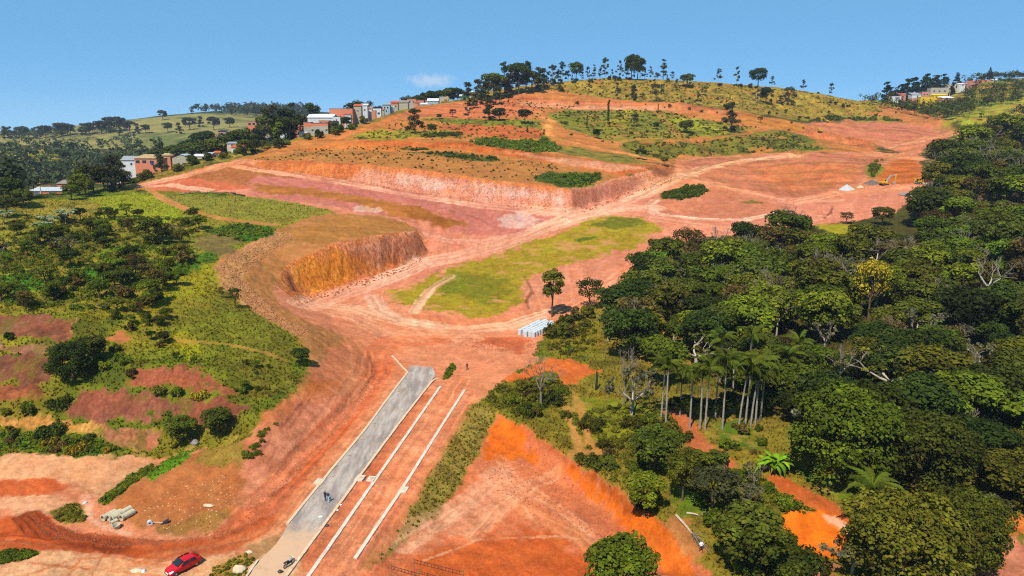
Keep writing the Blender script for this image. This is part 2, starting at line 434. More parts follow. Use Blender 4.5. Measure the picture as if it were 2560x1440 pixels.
def raster_tin(x0, x1, y0, y1, step):
    nx = int((x1 - x0) / step) + 1; ny = int((y1 - y0) / step) + 1
    H = np.full((ny, nx), np.nan, np.float32)
    for f in cf:
        a, b, c = f[0], f[1], f[2]
        (ax, ay), (bx, by), (cx, cy) = txy[a], txy[b], txy[c]
        i0 = max(0, int(math.floor((min(ax, bx, cx) - x0) / step))); i1 = min(nx - 1, int(math.ceil((max(ax, bx, cx) - x0) / step)))
        j0 = max(0, int(math.floor((min(ay, by, cy) - y0) / step))); j1 = min(ny - 1, int(math.ceil((max(ay, by, cy) - y0) / step)))
        if i1 < i0 or j1 < j0: continue
        det = (by - cy) * (ax - cx) + (cx - bx) * (ay - cy)
        if abs(det) < 1e-9: continue
        X = x0 + step * np.arange(i0, i1 + 1)[None, :]; Yv = y0 + step * np.arange(j0, j1 + 1)[:, None]
        l1 = ((by - cy) * (X - cx) + (cx - bx) * (Yv - cy)) / det
        l2 = ((cy - ay) * (X - cx) + (ax - cx) * (Yv - cy)) / det
        l3 = 1 - l1 - l2
        m = (l1 >= -1e-6) & (l2 >= -1e-6) & (l3 >= -1e-6)
        sub = H[j0:j1 + 1, i0:i1 + 1]
        sub[m] = (l1 * tz[a] + l2 * tz[b] + l3 * tz[c])[m]
    bad = np.isnan(H)
    if bad.any(): H[bad] = 30.0
    return H
def boxblur(A, r, it=3):
    for _ in range(it):
        for ax in (0, 1):
            P = np.pad(A, [(r + 1, r) if k == ax else (0, 0) for k in (0, 1)], mode='edge').astype(np.float64)
            S = np.cumsum(P, axis=ax)
            n = 2 * r + 1
            A = (S[n:] - S[:-n] if ax == 0 else S[:, n:] - S[:, :-n]) / n
    return A
GX0, GX1, GY0, GY1 = -680, 680, 14, 900
Hn = raster_tin(GX0, GX1, GY0, GY1, 1.0)
mask = np.zeros_like(Hn)
for ln in LINES:
    for a, b in zip(ln[:-1], ln[1:]):
        n = int(math.hypot(b[0] - a[0], b[1] - a[1])) + 1
        for k in range(n):
            t = k / n; i = int(round(a[0] + (b[0] - a[0]) * t - GX0)); j = int(round(a[1] + (b[1] - a[1]) * t - GY0))
            if 0 <= i < Hn.shape[1] and 0 <= j < Hn.shape[0]: mask[max(0, j - 3):j + 4, max(0, i - 3):i + 4] = 1
mask = boxblur(mask, 2, 2)
Hn = boxblur(Hn, 5, 3) * (1 - mask) + boxblur(Hn, 1, 1) * mask
FX0, FX1, FY0, FY1, FS = -2400, 2000, 700, 2900, 8.0
Hf = boxblur(raster_tin(FX0, FX1, FY0, FY1, FS), 3, 3)
def bil(H, x0, y0, st, x, y):
    fx = np.clip((x - x0) / st, 0, H.shape[1] - 1.001); fy = np.clip((y - y0) / st, 0, H.shape[0] - 1.001)
    i = fx.astype(int); j = fy.astype(int); fx = fx - i; fy = fy - j
    return (H[j, i] * (1 - fx) + H[j, i + 1] * fx) * (1 - fy) + (H[j + 1, i] * (1 - fx) + H[j + 1, i + 1] * fx) * fy
def ground(x, y):
    x = np.asarray(x, float); y = np.asarray(y, float)
    w = sstep(820, 880, y)
    w = np.maximum(w, sstep(640, 675, np.abs(x)))
    a = bil(Hn, GX0, GY0, 1.0, x, y)
    b = bil(Hf, FX0, FY0, FS, x, np.maximum(y, FY0))
    return a * (1 - w) + b * w
_YS = np.concatenate([np.geomspace(40, 900, 1800), np.geomspace(903, 2800, 300)])
def hit(px, py, ymin=40.0):
    """photo pixel -> point where its ray first meets the ground (or passes nearest to it)"""
    a, s = ray(px, py)
    d = CAM_Z + s * _YS - ground(a * _YS, _YS)
    d = np.where(_YS < ymin, 1e9, d)
    k = np.nonzero(d <= 0)[0]
    if len(k) and k[0] > 0 and d[k[0] - 1] < 1e8:
        i = k[0]; t = d[i - 1] / (d[i - 1] - d[i] + 1e-9)
        Y = _YS[i - 1] + (_YS[i] - _YS[i - 1]) * t
    else:
        ok = (_YS > ymin)
        Y = _YS[ok][np.argmin((d / _YS)[ok])]
    return float(a * Y), float(Y)
def hit3(px, py, ymin=40.0):
    x, y = hit(px, py, ymin)
    return Vector((x, y, float(ground(x, y))))
# ================================================================== GROUND COVER (areas outlined on the photograph, laid on the terrain in metres)
C_PINK = (224, 138, 100); C_PALE = (238, 172, 134); C_RED = (196, 88, 50); C_ORANGE = (216, 112, 62); C_VIVID = (236, 112, 14); C_BROWN = (184, 122, 72)
C_OCHRE = (194, 130, 62); C_MAUVE = (204, 120, 96); C_TERR = (146, 86, 62); C_WHITE = (240, 205, 180); C_GREY = (120, 104, 84)
G_OLIVE = (134, 122, 38); G_YEL = (156, 142, 34); G_BRIGHT = (100, 116, 22); G_DARK = (46, 70, 14); G_DRY = (166, 138, 66); G_LIME = (84, 160, 10); G_WOOD = (58, 60, 22)
LAY = []
def area(pts, col, soft=1.0, wob=1.5, grass=0.0, lump=0.05, mix=1.0, ws=6.0, streak=0.0, ymin=40):
    LAY.append(('a', pts, col, soft, wob, grass, lump, mix, ws, streak, ymin))
def track(pts, col, width, soft=0.6, wob=0.5, grass=0.0, lump=0.04, mix=1.0, ruts=0, ymin=40, carve=0.0):
    LAY.append(('t', pts, col, soft, wob, grass, lump, mix, width, ruts, ymin, carve))

# hilltop pasture, upper benches
area([(1180, 238), (1350, 195), (1500, 183), (1800, 193), (2000, 212), (2150, 244), (2240, 266), (2290, 300), (2200, 310), (2000, 300), (1880, 282), (1700, 258), (1500, 250), (1330, 244)], (154, 130, 48), 6, 4, 1, .15)
area([(590, 398), (740, 352), (860, 327), (1000, 288), (1060, 264), (1180, 250), (1300, 236), (1330, 218), (1420, 232), (1500, 244), (1700, 262), (1880, 284), (2010, 310), (2190, 360), (2200, 382), (2100, 381), (1900, 386), (1700, 400), (1680, 416), (1430, 472), (1300, 457), (1000, 418), (800, 402), (640, 400)], (200, 122, 62), 2, 3, .1, .15)
area([(1000, 288), (1100, 262), (1300, 240), (1360, 240), (1330, 290), (1100, 300)], (212, 116, 74), 2, 3, 0, .1)
area([(600, 398), (760, 372), (1000, 362), (1160, 374), (1400, 414), (1560, 440), (1420, 470), (1300, 456), (1000, 418), (800, 402)], (182, 120, 60), 2, 3, .35, .12)
area([(700, 380), (900, 352), (1150, 362), (1300, 384), (1300, 396), (1100, 384), (860, 372)], (206, 118, 52), 2, 2.5, .1, .1)
# grass on the benches
area([(880, 345), (960, 326), (1040, 320), (1150, 330), (1160, 340), (1060, 349), (930, 350)], G_YEL, 1.5, 4, 1, .2)
area([(1050, 338), (1150, 328), (1160, 340), (1070, 345)], G_DARK, 1, 3, 1, .35)
area([(1030, 304), (1080, 292), (1220, 300), (1355, 300), (1355, 322), (1300, 320), (1180, 311), (1060, 307)], (124, 128, 36), 1.5, 3, 1, .2)
area([(1080, 312), (1200, 312), (1330, 320), (1375, 332), (1370, 346), (1250, 345), (1160, 334)], (196, 98, 52), 1.5, 3, 0, .1)
area([(1170, 354), (1230, 345), (1340, 352), (1368, 345), (1402, 368), (1400, 382), (1330, 384), (1200, 366)], (70, 100, 14), 1, 3, 1, .7)
area([(1400, 384), (1415, 362), (1560, 388), (1650, 408), (1650, 420), (1480, 398)], (126, 120, 44), 1.5, 3, 1, .15)
area([(1015, 370), (1060, 372), (1180, 387), (1255, 397), (1245, 404), (1120, 394), (1030, 381)], (84, 92, 26), 1, 2, 1, .3)
area([(1372, 432), (1500, 431), (1508, 442), (1455, 470), (1422, 470), (1380, 458), (1345, 450)], (66, 86, 16), 1, 2, 1, .4)
area([(1385, 275), (1500, 276), (1640, 272), (1700, 287), (1850, 312), (1905, 322), (1850, 332), (1760, 346), (1690, 352), (1560, 357), (1500, 347), (1380, 308)], (126, 124, 34), 3, 4, 1, .2)
area([(1520, 280), (1580, 275), (1600, 290), (1560, 304), (1530, 300)], G_YEL, 4, 6, 1, .2)
area([(1660, 300), (1730, 292), (1800, 312), (1790, 330), (1700, 320)], (150, 150, 30), 4, 6, 1, .2)
area([(1530, 364), (1650, 352), (1800, 346), (1900, 325), (1960, 327), (2040, 350), (2062, 373), (1950, 377), (1800, 391), (1690, 397), (1640, 397), (1580, 382)], (118, 112, 34), 2, 4, 1, .2)
area([(1960, 335), (2030, 350), (2058, 373), (1980, 374)], (112, 116, 30), 2, 3, 1, .3)
area([(1985, 308), (2060, 291), (2190, 291), (2195, 302), (2100, 303), (2040, 305)], (62, 78, 18), 1.5, 2, 1, .5)
area([(2208, 292), (2258, 290), (2260, 304), (2210, 303)], (56, 82, 14), 1, 2, 1, .6)
area([(2150, 285), (2245, 265), (2330, 288), (2400, 332), (2330, 322), (2200, 318), (2260, 300)], (190, 116, 64), 3, 3, .1, .1)
area([(2000, 308), (2200, 304), (2310, 308), (2400, 334), (2330, 356), (2300, 395), (2230, 372), (2120, 345)], (210, 124, 90), 2, 2, 0, .06)
area([(2360, 330), (2400, 316), (2440, 330), (2420, 350)], G_OLIVE, 2, 4, 1, .2)
area([(2380, 300), (2430, 270), (2520, 245), (2560, 250), (2560, 285), (2440, 320), (2400, 330)], (150, 152, 40), 5, 8, 1, .3)
# lower site: whole floor, then its parts
area([(320, 472), (420, 440), (600, 396), (640, 398), (800, 410), (1000, 440), (1300, 470), (1430, 480), (1560, 440), (1680, 418), (1690, 396), (1900, 385), (2200, 380), (2300, 385), (2312, 460), (2290, 490), (2240, 530), (2150, 552), (2060, 562), (1950, 566), (1850, 585), (1740, 595), (1660, 620), (1570, 690), (1450, 765), (1400, 800), (1360, 840), (1330, 885), (1290, 905), (1185, 965), (1180, 1010), (935, 1395), (880, 1470), (-60, 1470), (-60, 1150), (200, 1145), (380, 1150), (500, 1120), (600, 1112), (690, 1025), (765, 960), (775, 900), (740, 840), (640, 780), (560, 720), (530, 670), (560, 640), (690, 575), (840, 530), (620, 492), (560, 480)], C_PINK, 1.0, 1.6, 0, .06)
area([(320, 472), (420, 440), (600, 398), (740, 420), (640, 470), (480, 480)], (206, 108, 66), 2, 2, 0, .06)
area([(560, 420), (700, 432), (760, 455), (700, 470), (560, 455), (500, 455), (460, 440)], (174, 104, 54), 2, 3, .1, .12)
area([(640, 440), (900, 460), (1150, 500), (1420, 530), (1340, 590), (1180, 590), (1000, 545), (800, 510), (620, 492)], C_MAUVE, 3, 3, 0, .1)
area([(640, 462), (780, 470), (900, 488), (1050, 522), (1150, 556), (1160, 566), (1100, 568), (1020, 545), (900, 512), (780, 492), (650, 482)], (178, 110, 50), 2, 4.5, .2, .35)
area([(1000, 510), (1060, 524), (1150, 556), (1155, 566), (1090, 565), (1030, 545)], (160, 94, 34), 2, 3.5, .2, .4)
area([(1240, 545), (1310, 530), (1345, 550), (1330, 575), (1260, 570)], C_WHITE, 2, 3, 0, .1, .55)
area([(880, 515), (950, 520), (960, 530), (900, 530)], C_WHITE, 1, 3, 0, .1, .5)
# lower bowl and oval
area([(1690, 400), (1900, 388), (2060, 384), (2230, 388), (2180, 440), (2060, 480), (1980, 495), (1850, 470), (1740, 440)], (204, 120, 88), 2, 2, 0, .07)
area([(1880, 420), (2050, 405), (2150, 420), (2080, 470), (1960, 480), (1900, 450)], (212, 120, 74), 8, 6, 0, .05)
area([(2180, 440), (2230, 400), (2300, 392), (2312, 455), (2250, 462)], (204, 106, 46), 2, 2, 0, .2)
area([(2170, 405), (2215, 398), (2200, 420), (2180, 445), (2172, 440)], G_BRIGHT, 1, 2, 1, .4)
area([(1610, 500), (1700, 470), (1800, 472), (1900, 500), (1970, 520), (1900, 545), (1760, 550), (1640, 530)], (208, 126, 86), 3, 2, .05, .08)
area([(1655, 486), (1690, 472), (1720, 465), (1760, 466), (1775, 478), (1740, 494), (1700, 500), (1662, 496)], (48, 74, 8), .8, 1, 1, .8)
area([(1850, 505), (1890, 498), (1900, 507), (1870, 512)], (92, 104, 30), 1, 2, 1, .2, .8)
area([(1840, 470), (1900, 474), (1990, 492), (2060, 482), (2100, 470), (2080, 462), (1990, 478), (1900, 462)], (176, 104, 72), 5, 4, 0, .12, .7)  # shading along the foot of the bowl's slope, painted into the soil colour
area([(1700, 402), (1800, 392), (2000, 386), (2150, 386), (2100, 396), (1900, 400), (1760, 412)], (196, 116, 92), 5, 4, 0, .1, .7)
area([(2060, 318), (2200, 310), (2330, 315), (2380, 332), (2250, 350), (2130, 340)], (200, 116, 92), 6, 6, 0, .1, .8)
# grassed island in the middle
area([(975, 735), (1010, 715), (1070, 690), (1100, 690), (1140, 668), (1260, 632), (1400, 578), (1480, 550), (1560, 541), (1620, 543), (1660, 575), (1610, 610), (1500, 640), (1430, 665), (1340, 720), (1320, 750), (1270, 770), (1240, 790), (1170, 795), (1080, 772), (1000, 760)], (164, 142, 32), 1.5, 5, .8, .08)
area([(1150, 720), (1130, 680), (1240, 690), (1280, 720), (1230, 760), (1170, 745)], (130, 124, 22), 4, 4, .85, .12)
area([(1495, 562), (1530, 544), (1610, 542), (1610, 560), (1540, 572)], (114, 116, 20), 2, 3, .85, .15)
area([(1440, 600), (1500, 588), (1490, 596), (1450, 606)], (84, 106, 14), 2, 2, .9, .12)
area([(1090, 718), (1110, 690), (1180, 680), (1170, 710), (1110, 740)], (124, 126, 22), 4, 4, .85, .12)
area([(1310, 735), (1330, 690), (1440, 655), (1560, 640), (1600, 625), (1560, 690), (1420, 740), (1330, 770)], (222, 140, 100), 2, 3, 0, .08)
area([(1040, 780), (1180, 800), (1330, 780), (1440, 740), (1560, 660), (1640, 605), (1660, 622), (1570, 690), (1450, 765), (1360, 800), (1200, 830), (1000, 815)], (222, 132, 92), 2, 2, 0, .06)
# spoil tip
area([(530, 670), (560, 640), (640, 610), (690, 575), (760, 545), (840, 532), (960, 540), (1045, 572), (1050, 580), (900, 596), (760, 640), (715, 665), (690, 715), (700, 760), (760, 800), (840, 830), (880, 850), (830, 900), (765, 960), (775, 900), (740, 840), (640, 780), (560, 720)], C_BROWN, 1, 1.6, .1, .35)
area([(700, 580), (840, 538), (960, 545), (1040, 575), (900, 592), (760, 612)], (178, 118, 60), 3, 3.5, .35, .3)
area([(535, 670), (570, 645), (690, 580), (720, 590), (640, 640), (590, 700), (640, 770), (600, 760), (560, 720)], (196, 142, 92), 1, 2, .1, .55)
# high cut face
area([(690, 715), (715, 662), (765, 637), (850, 603), (955, 586), (1050, 575), (1070, 600), (1066, 634), (1000, 668), (900, 698), (800, 732), (745, 756)], (212, 124, 66), .6, .6, 0, .1, streak=1.0)
area([(740, 690), (760, 645), (900, 640), (930, 660), (890, 690), (800, 728)], (222, 132, 32), 2, 2, 0, .05, .8, streak=.9)
area([(850, 612), (950, 595), (1060, 585), (1060, 630), (960, 660), (880, 640)], (220, 140, 100), 2, 2, 0, .05, .75, streak=1.0)
# long cut face
area([(610, 402), (650, 400), (750, 402), (870, 408), (1000, 418), (1200, 444), (1300, 456), (1425, 472), (1500, 460), (1560, 446), (1620, 424), (1685, 412), (1690, 434), (1620, 460), (1560, 488), (1500, 508), (1428, 525), (1300, 516), (1200, 505), (1000, 476), (870, 450), (750, 432), (640, 418)], (226, 146, 110), .6, .6, 0, .08, streak=.9)
area([(620, 402), (750, 402), (900, 410), (900, 425), (860, 448), (750, 432), (640, 418)], (214, 112, 44), 2, 2, 0, .05, .8, streak=.8)
area([(900, 410), (1000, 418), (1200, 444), (1300, 456), (1425, 472), (1425, 482), (1300, 468), (1200, 456), (1000, 430), (900, 420)], (220, 124, 50), .8, 1, 0, .05, .8, streak=.6)
area([(1000, 440), (1200, 462), (1400, 490), (1400, 505), (1200, 482), (1000, 455)], (238, 190, 162), 1.5, 2, 0, .05, .5, streak=.9)
area([(1430, 472), (1500, 460), (1560, 446), (1600, 436), (1600, 462), (1540, 492), (1430, 524)], (196, 120, 88), 1, 1, 0, .15, .7, streak=.8)
area([(1620, 422), (1685, 412), (1690, 434), (1640, 450)], (150, 84, 46), 1, 1, 0, .1, .8, streak=.6)
# second cut and upper bench cut
area([(890, 350), (1150, 356), (1300, 377), (1430, 394), (1600, 416), (1660, 418), (1560, 440), (1450, 418), (1300, 394), (1150, 374), (890, 360)], (210, 106, 46), .6, 1, 0, .1, streak=.6)
area([(1270, 380), (1400, 392), (1560, 412), (1640, 420), (1540, 432), (1400, 408)], (232, 160, 128), 1, 1.5, 0, .08, .8, streak=.7)
area([(1290, 242), (1450, 252), (1700, 257), (1850, 281), (2000, 316), (2180, 354), (2195, 382), (2000, 334), (1850, 296), (1700, 274), (1450, 270), (1290, 254)], (214, 122, 78), .8, 1.5, 0, .1, streak=.6)
area([(1300, 252), (1450, 262), (1640, 266), (1700, 276), (1450, 274), (1300, 262)], (226, 148, 112), 1, 2, 0, .1)
area([(1860, 282), (2010, 312), (2000, 330), (1900, 318), (1850, 296)], (204, 128, 56), 2, 3, .2, .1)
# bank left of the track, ground near the road
area([(880, 850), (930, 870), (935, 905), (925, 960), (840, 1060), (780, 1030), (740, 960), (800, 900)], (204, 122, 84), 2, 2, 0, .12)
area([(600, 1130), (690, 1030), (780, 950), (840, 960), (760, 1030), (690, 1080)], (204, 114, 60), 4, 3, 0, .1)
area([(640, 1110), (780, 990), (850, 1000), (880, 1020), (800, 1100), (700, 1190), (620, 1200)], (214, 130, 98), 7, 3, 0, .15, streak=0)
area([(1300, 890), (1230, 860), (1130, 850), (1200, 840), (1330, 845)], (206, 104, 64), 2, 2, 0, .1)
area([(1200, 945), (1300, 935), (1400, 890), (1500, 930), (1420, 960), (1290, 950)], (214, 108, 46), 1.5, 2.5, .1, .1)
# lower left yard
area([(-60, 1150), (60, 1128), (250, 1140), (390, 1152), (330, 1200), (270, 1240), (190, 1225), (100, 1200), (-60, 1215)], (228, 162, 120), 1.5, 2, 0, .05)
area([(-60, 1212), (100, 1198), (190, 1205), (150, 1235), (-60, 1248)], (206, 98, 50), 1, 2, 0, .06)
area([(-60, 1248), (150, 1238), (200, 1270), (100, 1290), (-60, 1268)], (226, 160, 122), 1, 1.5, 0, .06)
area([(-60, 1300), (120, 1290), (160, 1330), (340, 1370), (560, 1350), (690, 1290), (600, 1370), (400, 1400), (150, 1370), (-60, 1352)], (208, 98, 46), 1, 1.2, 0, .08)
area([(-60, 1358), (130, 1360), (400, 1398), (600, 1380), (560, 1470), (-60, 1470)], (236, 172, 128), 1.2, 2, 0, .04)
area([(260, 1255), (350, 1190), (500, 1128), (580, 1110), (600, 1180), (620, 1260), (560, 1300), (460, 1335), (330, 1320), (300, 1300)], (192, 116, 66), 1, 1.5, .15, .12)
area([(350, 1192), (430, 1140), (480, 1116), (500, 1122), (450, 1165), (380, 1200)], (96, 146, 14), .6, 1, .8, .2)
area([(245, 1255), (330, 1185), (380, 1160), (400, 1168), (340, 1205), (262, 1262)], (70, 106, 16), .5, .8, 1, .35)
area([(500, 1125), (590, 1095), (600, 1140), (560, 1180), (480, 1160)], (150, 132, 50), 1, 2, .6, .15, .8)
area([(340, 1315), (460, 1300), (560, 1270), (610, 1290), (520, 1330), (400, 1345)], (164, 118, 58), 1, 2, .5, .15, .8)
area([(130, 1280), (180, 1256), (215, 1275), (222, 1310), (160, 1310)], (128, 116, 42), .7, 1, .9, .2)
area([(-40, 1380), (30, 1368), (108, 1378), (60, 1400), (0, 1412), (-40, 1410)], (66, 104, 14), .5, .8, 1, .3)
area([(490, 1470), (560, 1400), (630, 1370), (680, 1340), (650, 1420), (620, 1470)], (176, 140, 66), .8, 1.2, .7, .15)
area([(600, 1330), (720, 1310), (715, 1360), (660, 1400), (620, 1400)], (188, 134, 88), 1, 1.5, .1, .08)
area([(640, 1400), (720, 1370), (780, 1440), (760, 1470), (600, 1470)], (234, 184, 142), 1, 1.2, 0, .04)
# roadside strips
area([(1180, 1010), (1240, 1028), (1200, 1130), (1090, 1290), (950, 1395), (932, 1388), (1060, 1200)], (152, 134, 62), .6, .8, 1, .2)
area([(1120, 920), (1132, 908), (1140, 920), (1118, 950), (1104, 950)], (110, 124, 22), .4, .6, 1, .3)
# the pit
area([(1240, 1030), (1340, 1085), (1430, 1150), (1520, 1200), (1600, 1262), (1680, 1332), (1790, 1440), (1800, 1480), (850, 1480), (955, 1394), (1090, 1290), (1200, 1130)], (220, 122, 80), .6, .8, 0, .06)
area([(1000, 1380), (1100, 1290), (1220, 1160), (1300, 1200), (1280, 1290), (1180, 1340)], (230, 148, 112), 4, 4, 0, .05, .85)
area([(1040, 1400), (1200, 1330), (1320, 1330), (1500, 1400), (1480, 1480), (900, 1480)], (212, 96, 34), 4, 4, 0, .08, .85)
area([(1240, 1035), (1290, 1060), (1330, 1120), (1360, 1160), (1300, 1150), (1210, 1150), (1215, 1110)], C_VIVID, 1, 1.5, 0, .15, .92)
area([(1400, 1180), (1440, 1160), (1530, 1230), (1600, 1290), (1570, 1310), (1470, 1240)], C_VIVID, .8, 1.5, 0, .15, .9)
area([(1430, 1162), (1520, 1204), (1600, 1268), (1690, 1345), (1640, 1340), (1540, 1260)], (170, 78, 14), .6, 1, 0, .15, .85)
area([(1530, 1300), (1620, 1290), (1720, 1380), (1780, 1470), (1700, 1470), (1620, 1360)], C_VIVID, 1, 1.5, 0, .15, .85)
area([(1330, 1085), (1420, 1150), (1400, 1140), (1340, 1105)], (176, 86, 26), .6, .8, 0, .1, .8)
# rough ground right of the pit
area([(1640, 1020), (1720, 1040), (1780, 1110), (1860, 1170), (1840, 1176), (1760, 1150), (1690, 1080)], (192, 106, 62), .8, 1, .1, .25)
area([(1910, 1190), (1960, 1195), (2060, 1240), (2120, 1290), (2130, 1340), (2040, 1280), (1930, 1220)], (200, 100, 44), .8, 1, 0, .2)
area([(1945, 1280), (1990, 1272), (2050, 1278), (2130, 1310), (2160, 1350), (2100, 1400), (2020, 1375), (1960, 1340)], (236, 118, 16), .6, .8, 0, .12)
area([(2100, 1300), (2130, 1320), (2125, 1335), (2060, 1290)], (240, 170, 140), .3, .4, 0, .05)
area([(2410, 1310), (2470, 1290), (2560, 1290), (2600, 1340), (2440, 1345)], (226, 122, 50), .8, 1, 0, .15)
area([(2390, 1400), (2450, 1350), (2600, 1340), (2600, 1480), (2350, 1480)], (206, 128, 100), 1, 1.5, 0, .08)
area([(1660, 1290), (1720, 1300), (1760, 1380), (1740, 1400), (1690, 1340)], (196, 128, 74), 1, 1.5, .2, .12)
area([(2020, 1400), (2080, 1410), (2070, 1470), (2000, 1470)], (196, 120, 88), 1, 1.5, .1, .1)
area([(1560, 1005), (1640, 1030), (1620, 1100), (1500, 1130), (1420, 1060), (1440, 990)], (128, 132, 26), 2, 3, .9, .25)
area([(1780, 1050), (1880, 1050), (1900, 1120), (1800, 1110)], (92, 118, 16), 1.5, 2, .9, .2)
area([(1680, 1220), (1780, 1240), (1800, 1290), (1700, 1290)], (100, 122, 20), 1.5, 2, .9, .2)
area([(1980, 1170), (2110, 1200), (2120, 1250), (2040, 1220)], (96, 120, 18), 1, 1.5, .9, .2)
area([(2040, 560), (2130, 560), (2200, 580), (2270, 590), (2260, 610), (2180, 605), (2090, 590)], (158, 148, 24), 2, 3, .9, .2)
area([(1360, 840), (1400, 790), (1490, 770), (1500, 820), (1480, 880), (1400, 900), (1370, 880)], (132, 124, 30), 1, 2, 1, .3)
area([(1190, 950), (1280, 960), (1380, 930), (1420, 1000), (1300, 1060), (1220, 1010)], (118, 116, 34), 1, 2, 1, .25)
# left scrub slope
area([(250, 500), (330, 480), (420, 490), (480, 540), (430, 560), (330, 550), (250, 560)], (138, 140, 20), 3, 5, 1, .25)
area([(400, 490), (640, 490), (830, 525), (700, 560), (560, 540), (460, 515)], (132, 124, 48), 1.5, 2.5, 1, .15)
area([(510, 580), (600, 555), (690, 570), (680, 590), (610, 605)], (56, 96, 10), 1.5, 2, 1, .4)
area([(480, 610), (560, 580), (610, 605), (580, 640), (520, 630)], (118, 100, 62), 2.5, 4, .3, .5, .85)
area([(410, 700), (470, 650), (530, 650), (530, 720), (480, 740), (400, 760), (340, 820), (330, 790)], (150, 138, 30), 3, 4, 1, .2)
area([(180, 680), (270, 650), (300, 690), (220, 710)], (74, 118, 14), 3, 4, 1, .3)
area([(0, 690), (80, 680), (130, 720), (60, 740), (0, 730)], (74, 112, 16), 3, 4, 1, .3)
area([(430, 660), (520, 630), (540, 650), (440, 700)], (76, 108, 14), 2, 3, 1, .3)
area([(400, 800), (560, 740), (640, 790), (740, 850), (760, 960), (640, 1000), (520, 900), (420, 880)], (116, 112, 34), 4, 5, 1, .25)
area([(400, 870), (450, 830), (520, 860), (480, 900)], (150, 140, 24), 2, 4, 1, .25)
area([(0, 640), (250, 560), (330, 600), (200, 660), (0, 680)], (108, 96, 26), 5, 6, 1, .35)
# faces of the stepped cutting
area([(-60, 788), (100, 788), (190, 800), (205, 835), (180, 848), (0, 842), (-60, 842)], C_TERR, .7, 2.6, .05, .15, streak=.5)
area([(-60, 856), (60, 856), (125, 866), (110, 882), (-60, 878)], (168, 110, 88), .5, 2.0, .05, .1, streak=.5)
area([(-60, 888), (110, 892), (140, 920), (130, 955), (-60, 950)], (132, 82, 60), .7, 2.6, .1, .15, streak=.5)
area([(-60, 962), (100, 968), (130, 990), (80, 1000), (-60, 998)], (164, 92, 58), .7, 2.6, .05, .15, streak=.5)
area([(320, 930), (350, 912), (450, 912), (540, 930), (590, 985), (480, 984), (340, 965)], (164, 90, 62), .7, 2.6, .05, .15, streak=.5)
area([(170, 1020), (215, 978), (400, 985), (560, 996), (610, 1020), (560, 1060), (400, 1050), (250, 1045)], (146, 84, 64), .7, 2.6, .05, .15, streak=.5)
area([(260, 1070), (350, 1072), (400, 1085), (390, 1118), (300, 1118), (262, 1100)], (176, 108, 80), .7, 1, .05, .15, streak=.5)
area([(-60, 1042), (100, 1048), (240, 1068), (250, 1090), (100, 1075), (-60, 1062)], (200, 138, 70), .7, 1.2, .15, .15, streak=.6)
area([(-60, 1075), (60, 1080), (240, 1100), (300, 1125), (200, 1140), (60, 1122), (-60, 1130)], (80, 116, 18), 1, 2, 1, .35)
area([(260, 850), (300, 825), (330, 840), (320, 862)], (190, 116, 74), 1, 1.5, .1, .15)

# wheel tracks and paths
track([(310, 472), (420, 462), (520, 476)], C_PALE, 5)
track([(330, 466), (420, 448), (520, 424), (600, 404), (570, 412), (640, 424), (760, 442), (900, 464), (1050, 492), (1200, 512), (1350, 526), (1450, 536)], (236, 164, 126), 7, ruts=2)
track([(1440, 535), (1520, 520), (1600, 488), (1680, 450), (1760, 420), (1860, 400), (2000, 388)], C_PALE, 8, ruts=2)
track([(1060, 585), (1120, 600), (1200, 606), (1260, 592)], (232, 160, 126), 4, ruts=2)
track([(1060, 655), (1150, 640), (1250, 612), (1350, 575), (1450, 540), (1550, 520), (1640, 520)], C_PALE, 9, ruts=3)
track([(1640, 500), (1620, 515), (1640, 535), (1760, 548), (1860, 550), (1960, 530)], (240, 184, 148), 4, ruts=2)
track([(1740, 452), (1800, 465), (1900, 488), (1980, 505), (2100, 500)], (234, 160, 116), 5, ruts=2)
track([(1560, 535), (1700, 555), (1850, 575), (1960, 565), (2060, 540)], (226, 146, 108), 6, ruts=2)
track([(1980, 505), (2100, 482), (2250, 472), (2300, 465)], (232, 150, 110), 9, ruts=2)
track([(2150, 388), (2290, 392), (2300, 400)], (232, 150, 112), 7)
track([(2230, 372), (2320, 345), (2390, 330)], (232, 150, 112), 8, ruts=2)
track([(760, 765), (850, 735), (960, 695), (1060, 655)], (238, 172, 138), 9, ruts=3)
track([(780, 760), (880, 770), (940, 790), (1040, 815), (1160, 826), (1280, 815), (1380, 780)], (240, 176, 140), 6, ruts=3)
track([(800, 770), (900, 800), (960, 830), (1040, 845), (1180, 845)], (234, 158, 122), 6, ruts=3)
track([(930, 740), (950, 775), (1000, 800), (1100, 815)], (238, 180, 148), 5, ruts=3)
track([(1395, 785), (1480, 745), (1560, 690), (1620, 640)], (228, 140, 100), 7, ruts=2)
track([(1130, 690), (1080, 720), (1050, 755), (1035, 780)], (232, 170, 132), 3.0, ruts=2)
track([(1100, 850), (980, 852), (945, 880), (950, 930), (905, 1000), (830, 1090), (740, 1180), (660, 1270), (600, 1330)], (214, 104, 58), 6.5, ruts=3, carve=.1)
track([(1010, 905), (985, 940), (960, 985), (860, 1105), (770, 1215), (705, 1300)], (226, 134, 90), 2.5)
track([(1300, 900), (1230, 930), (1160, 990)], (224, 138, 100), 8)
track([(1340, 285), (1382, 302), (1366, 326), (1378, 342), (1440, 358), (1530, 378), (1605, 394)], (232, 156, 84), 5)
track([(1640, 280), (1665, 300), (1690, 330), (1715, 350)], (176, 122, 58), 5, mix=.9)
track([(1525, 358), (1600, 346), (1690, 347)], (212, 140, 66), 4)
track([(1745, 352), (1850, 336), (1915, 325)], (204, 122, 58), 3.5)
track([(840, 345), (900, 325), (1000, 290)], (222, 126, 66), 5)
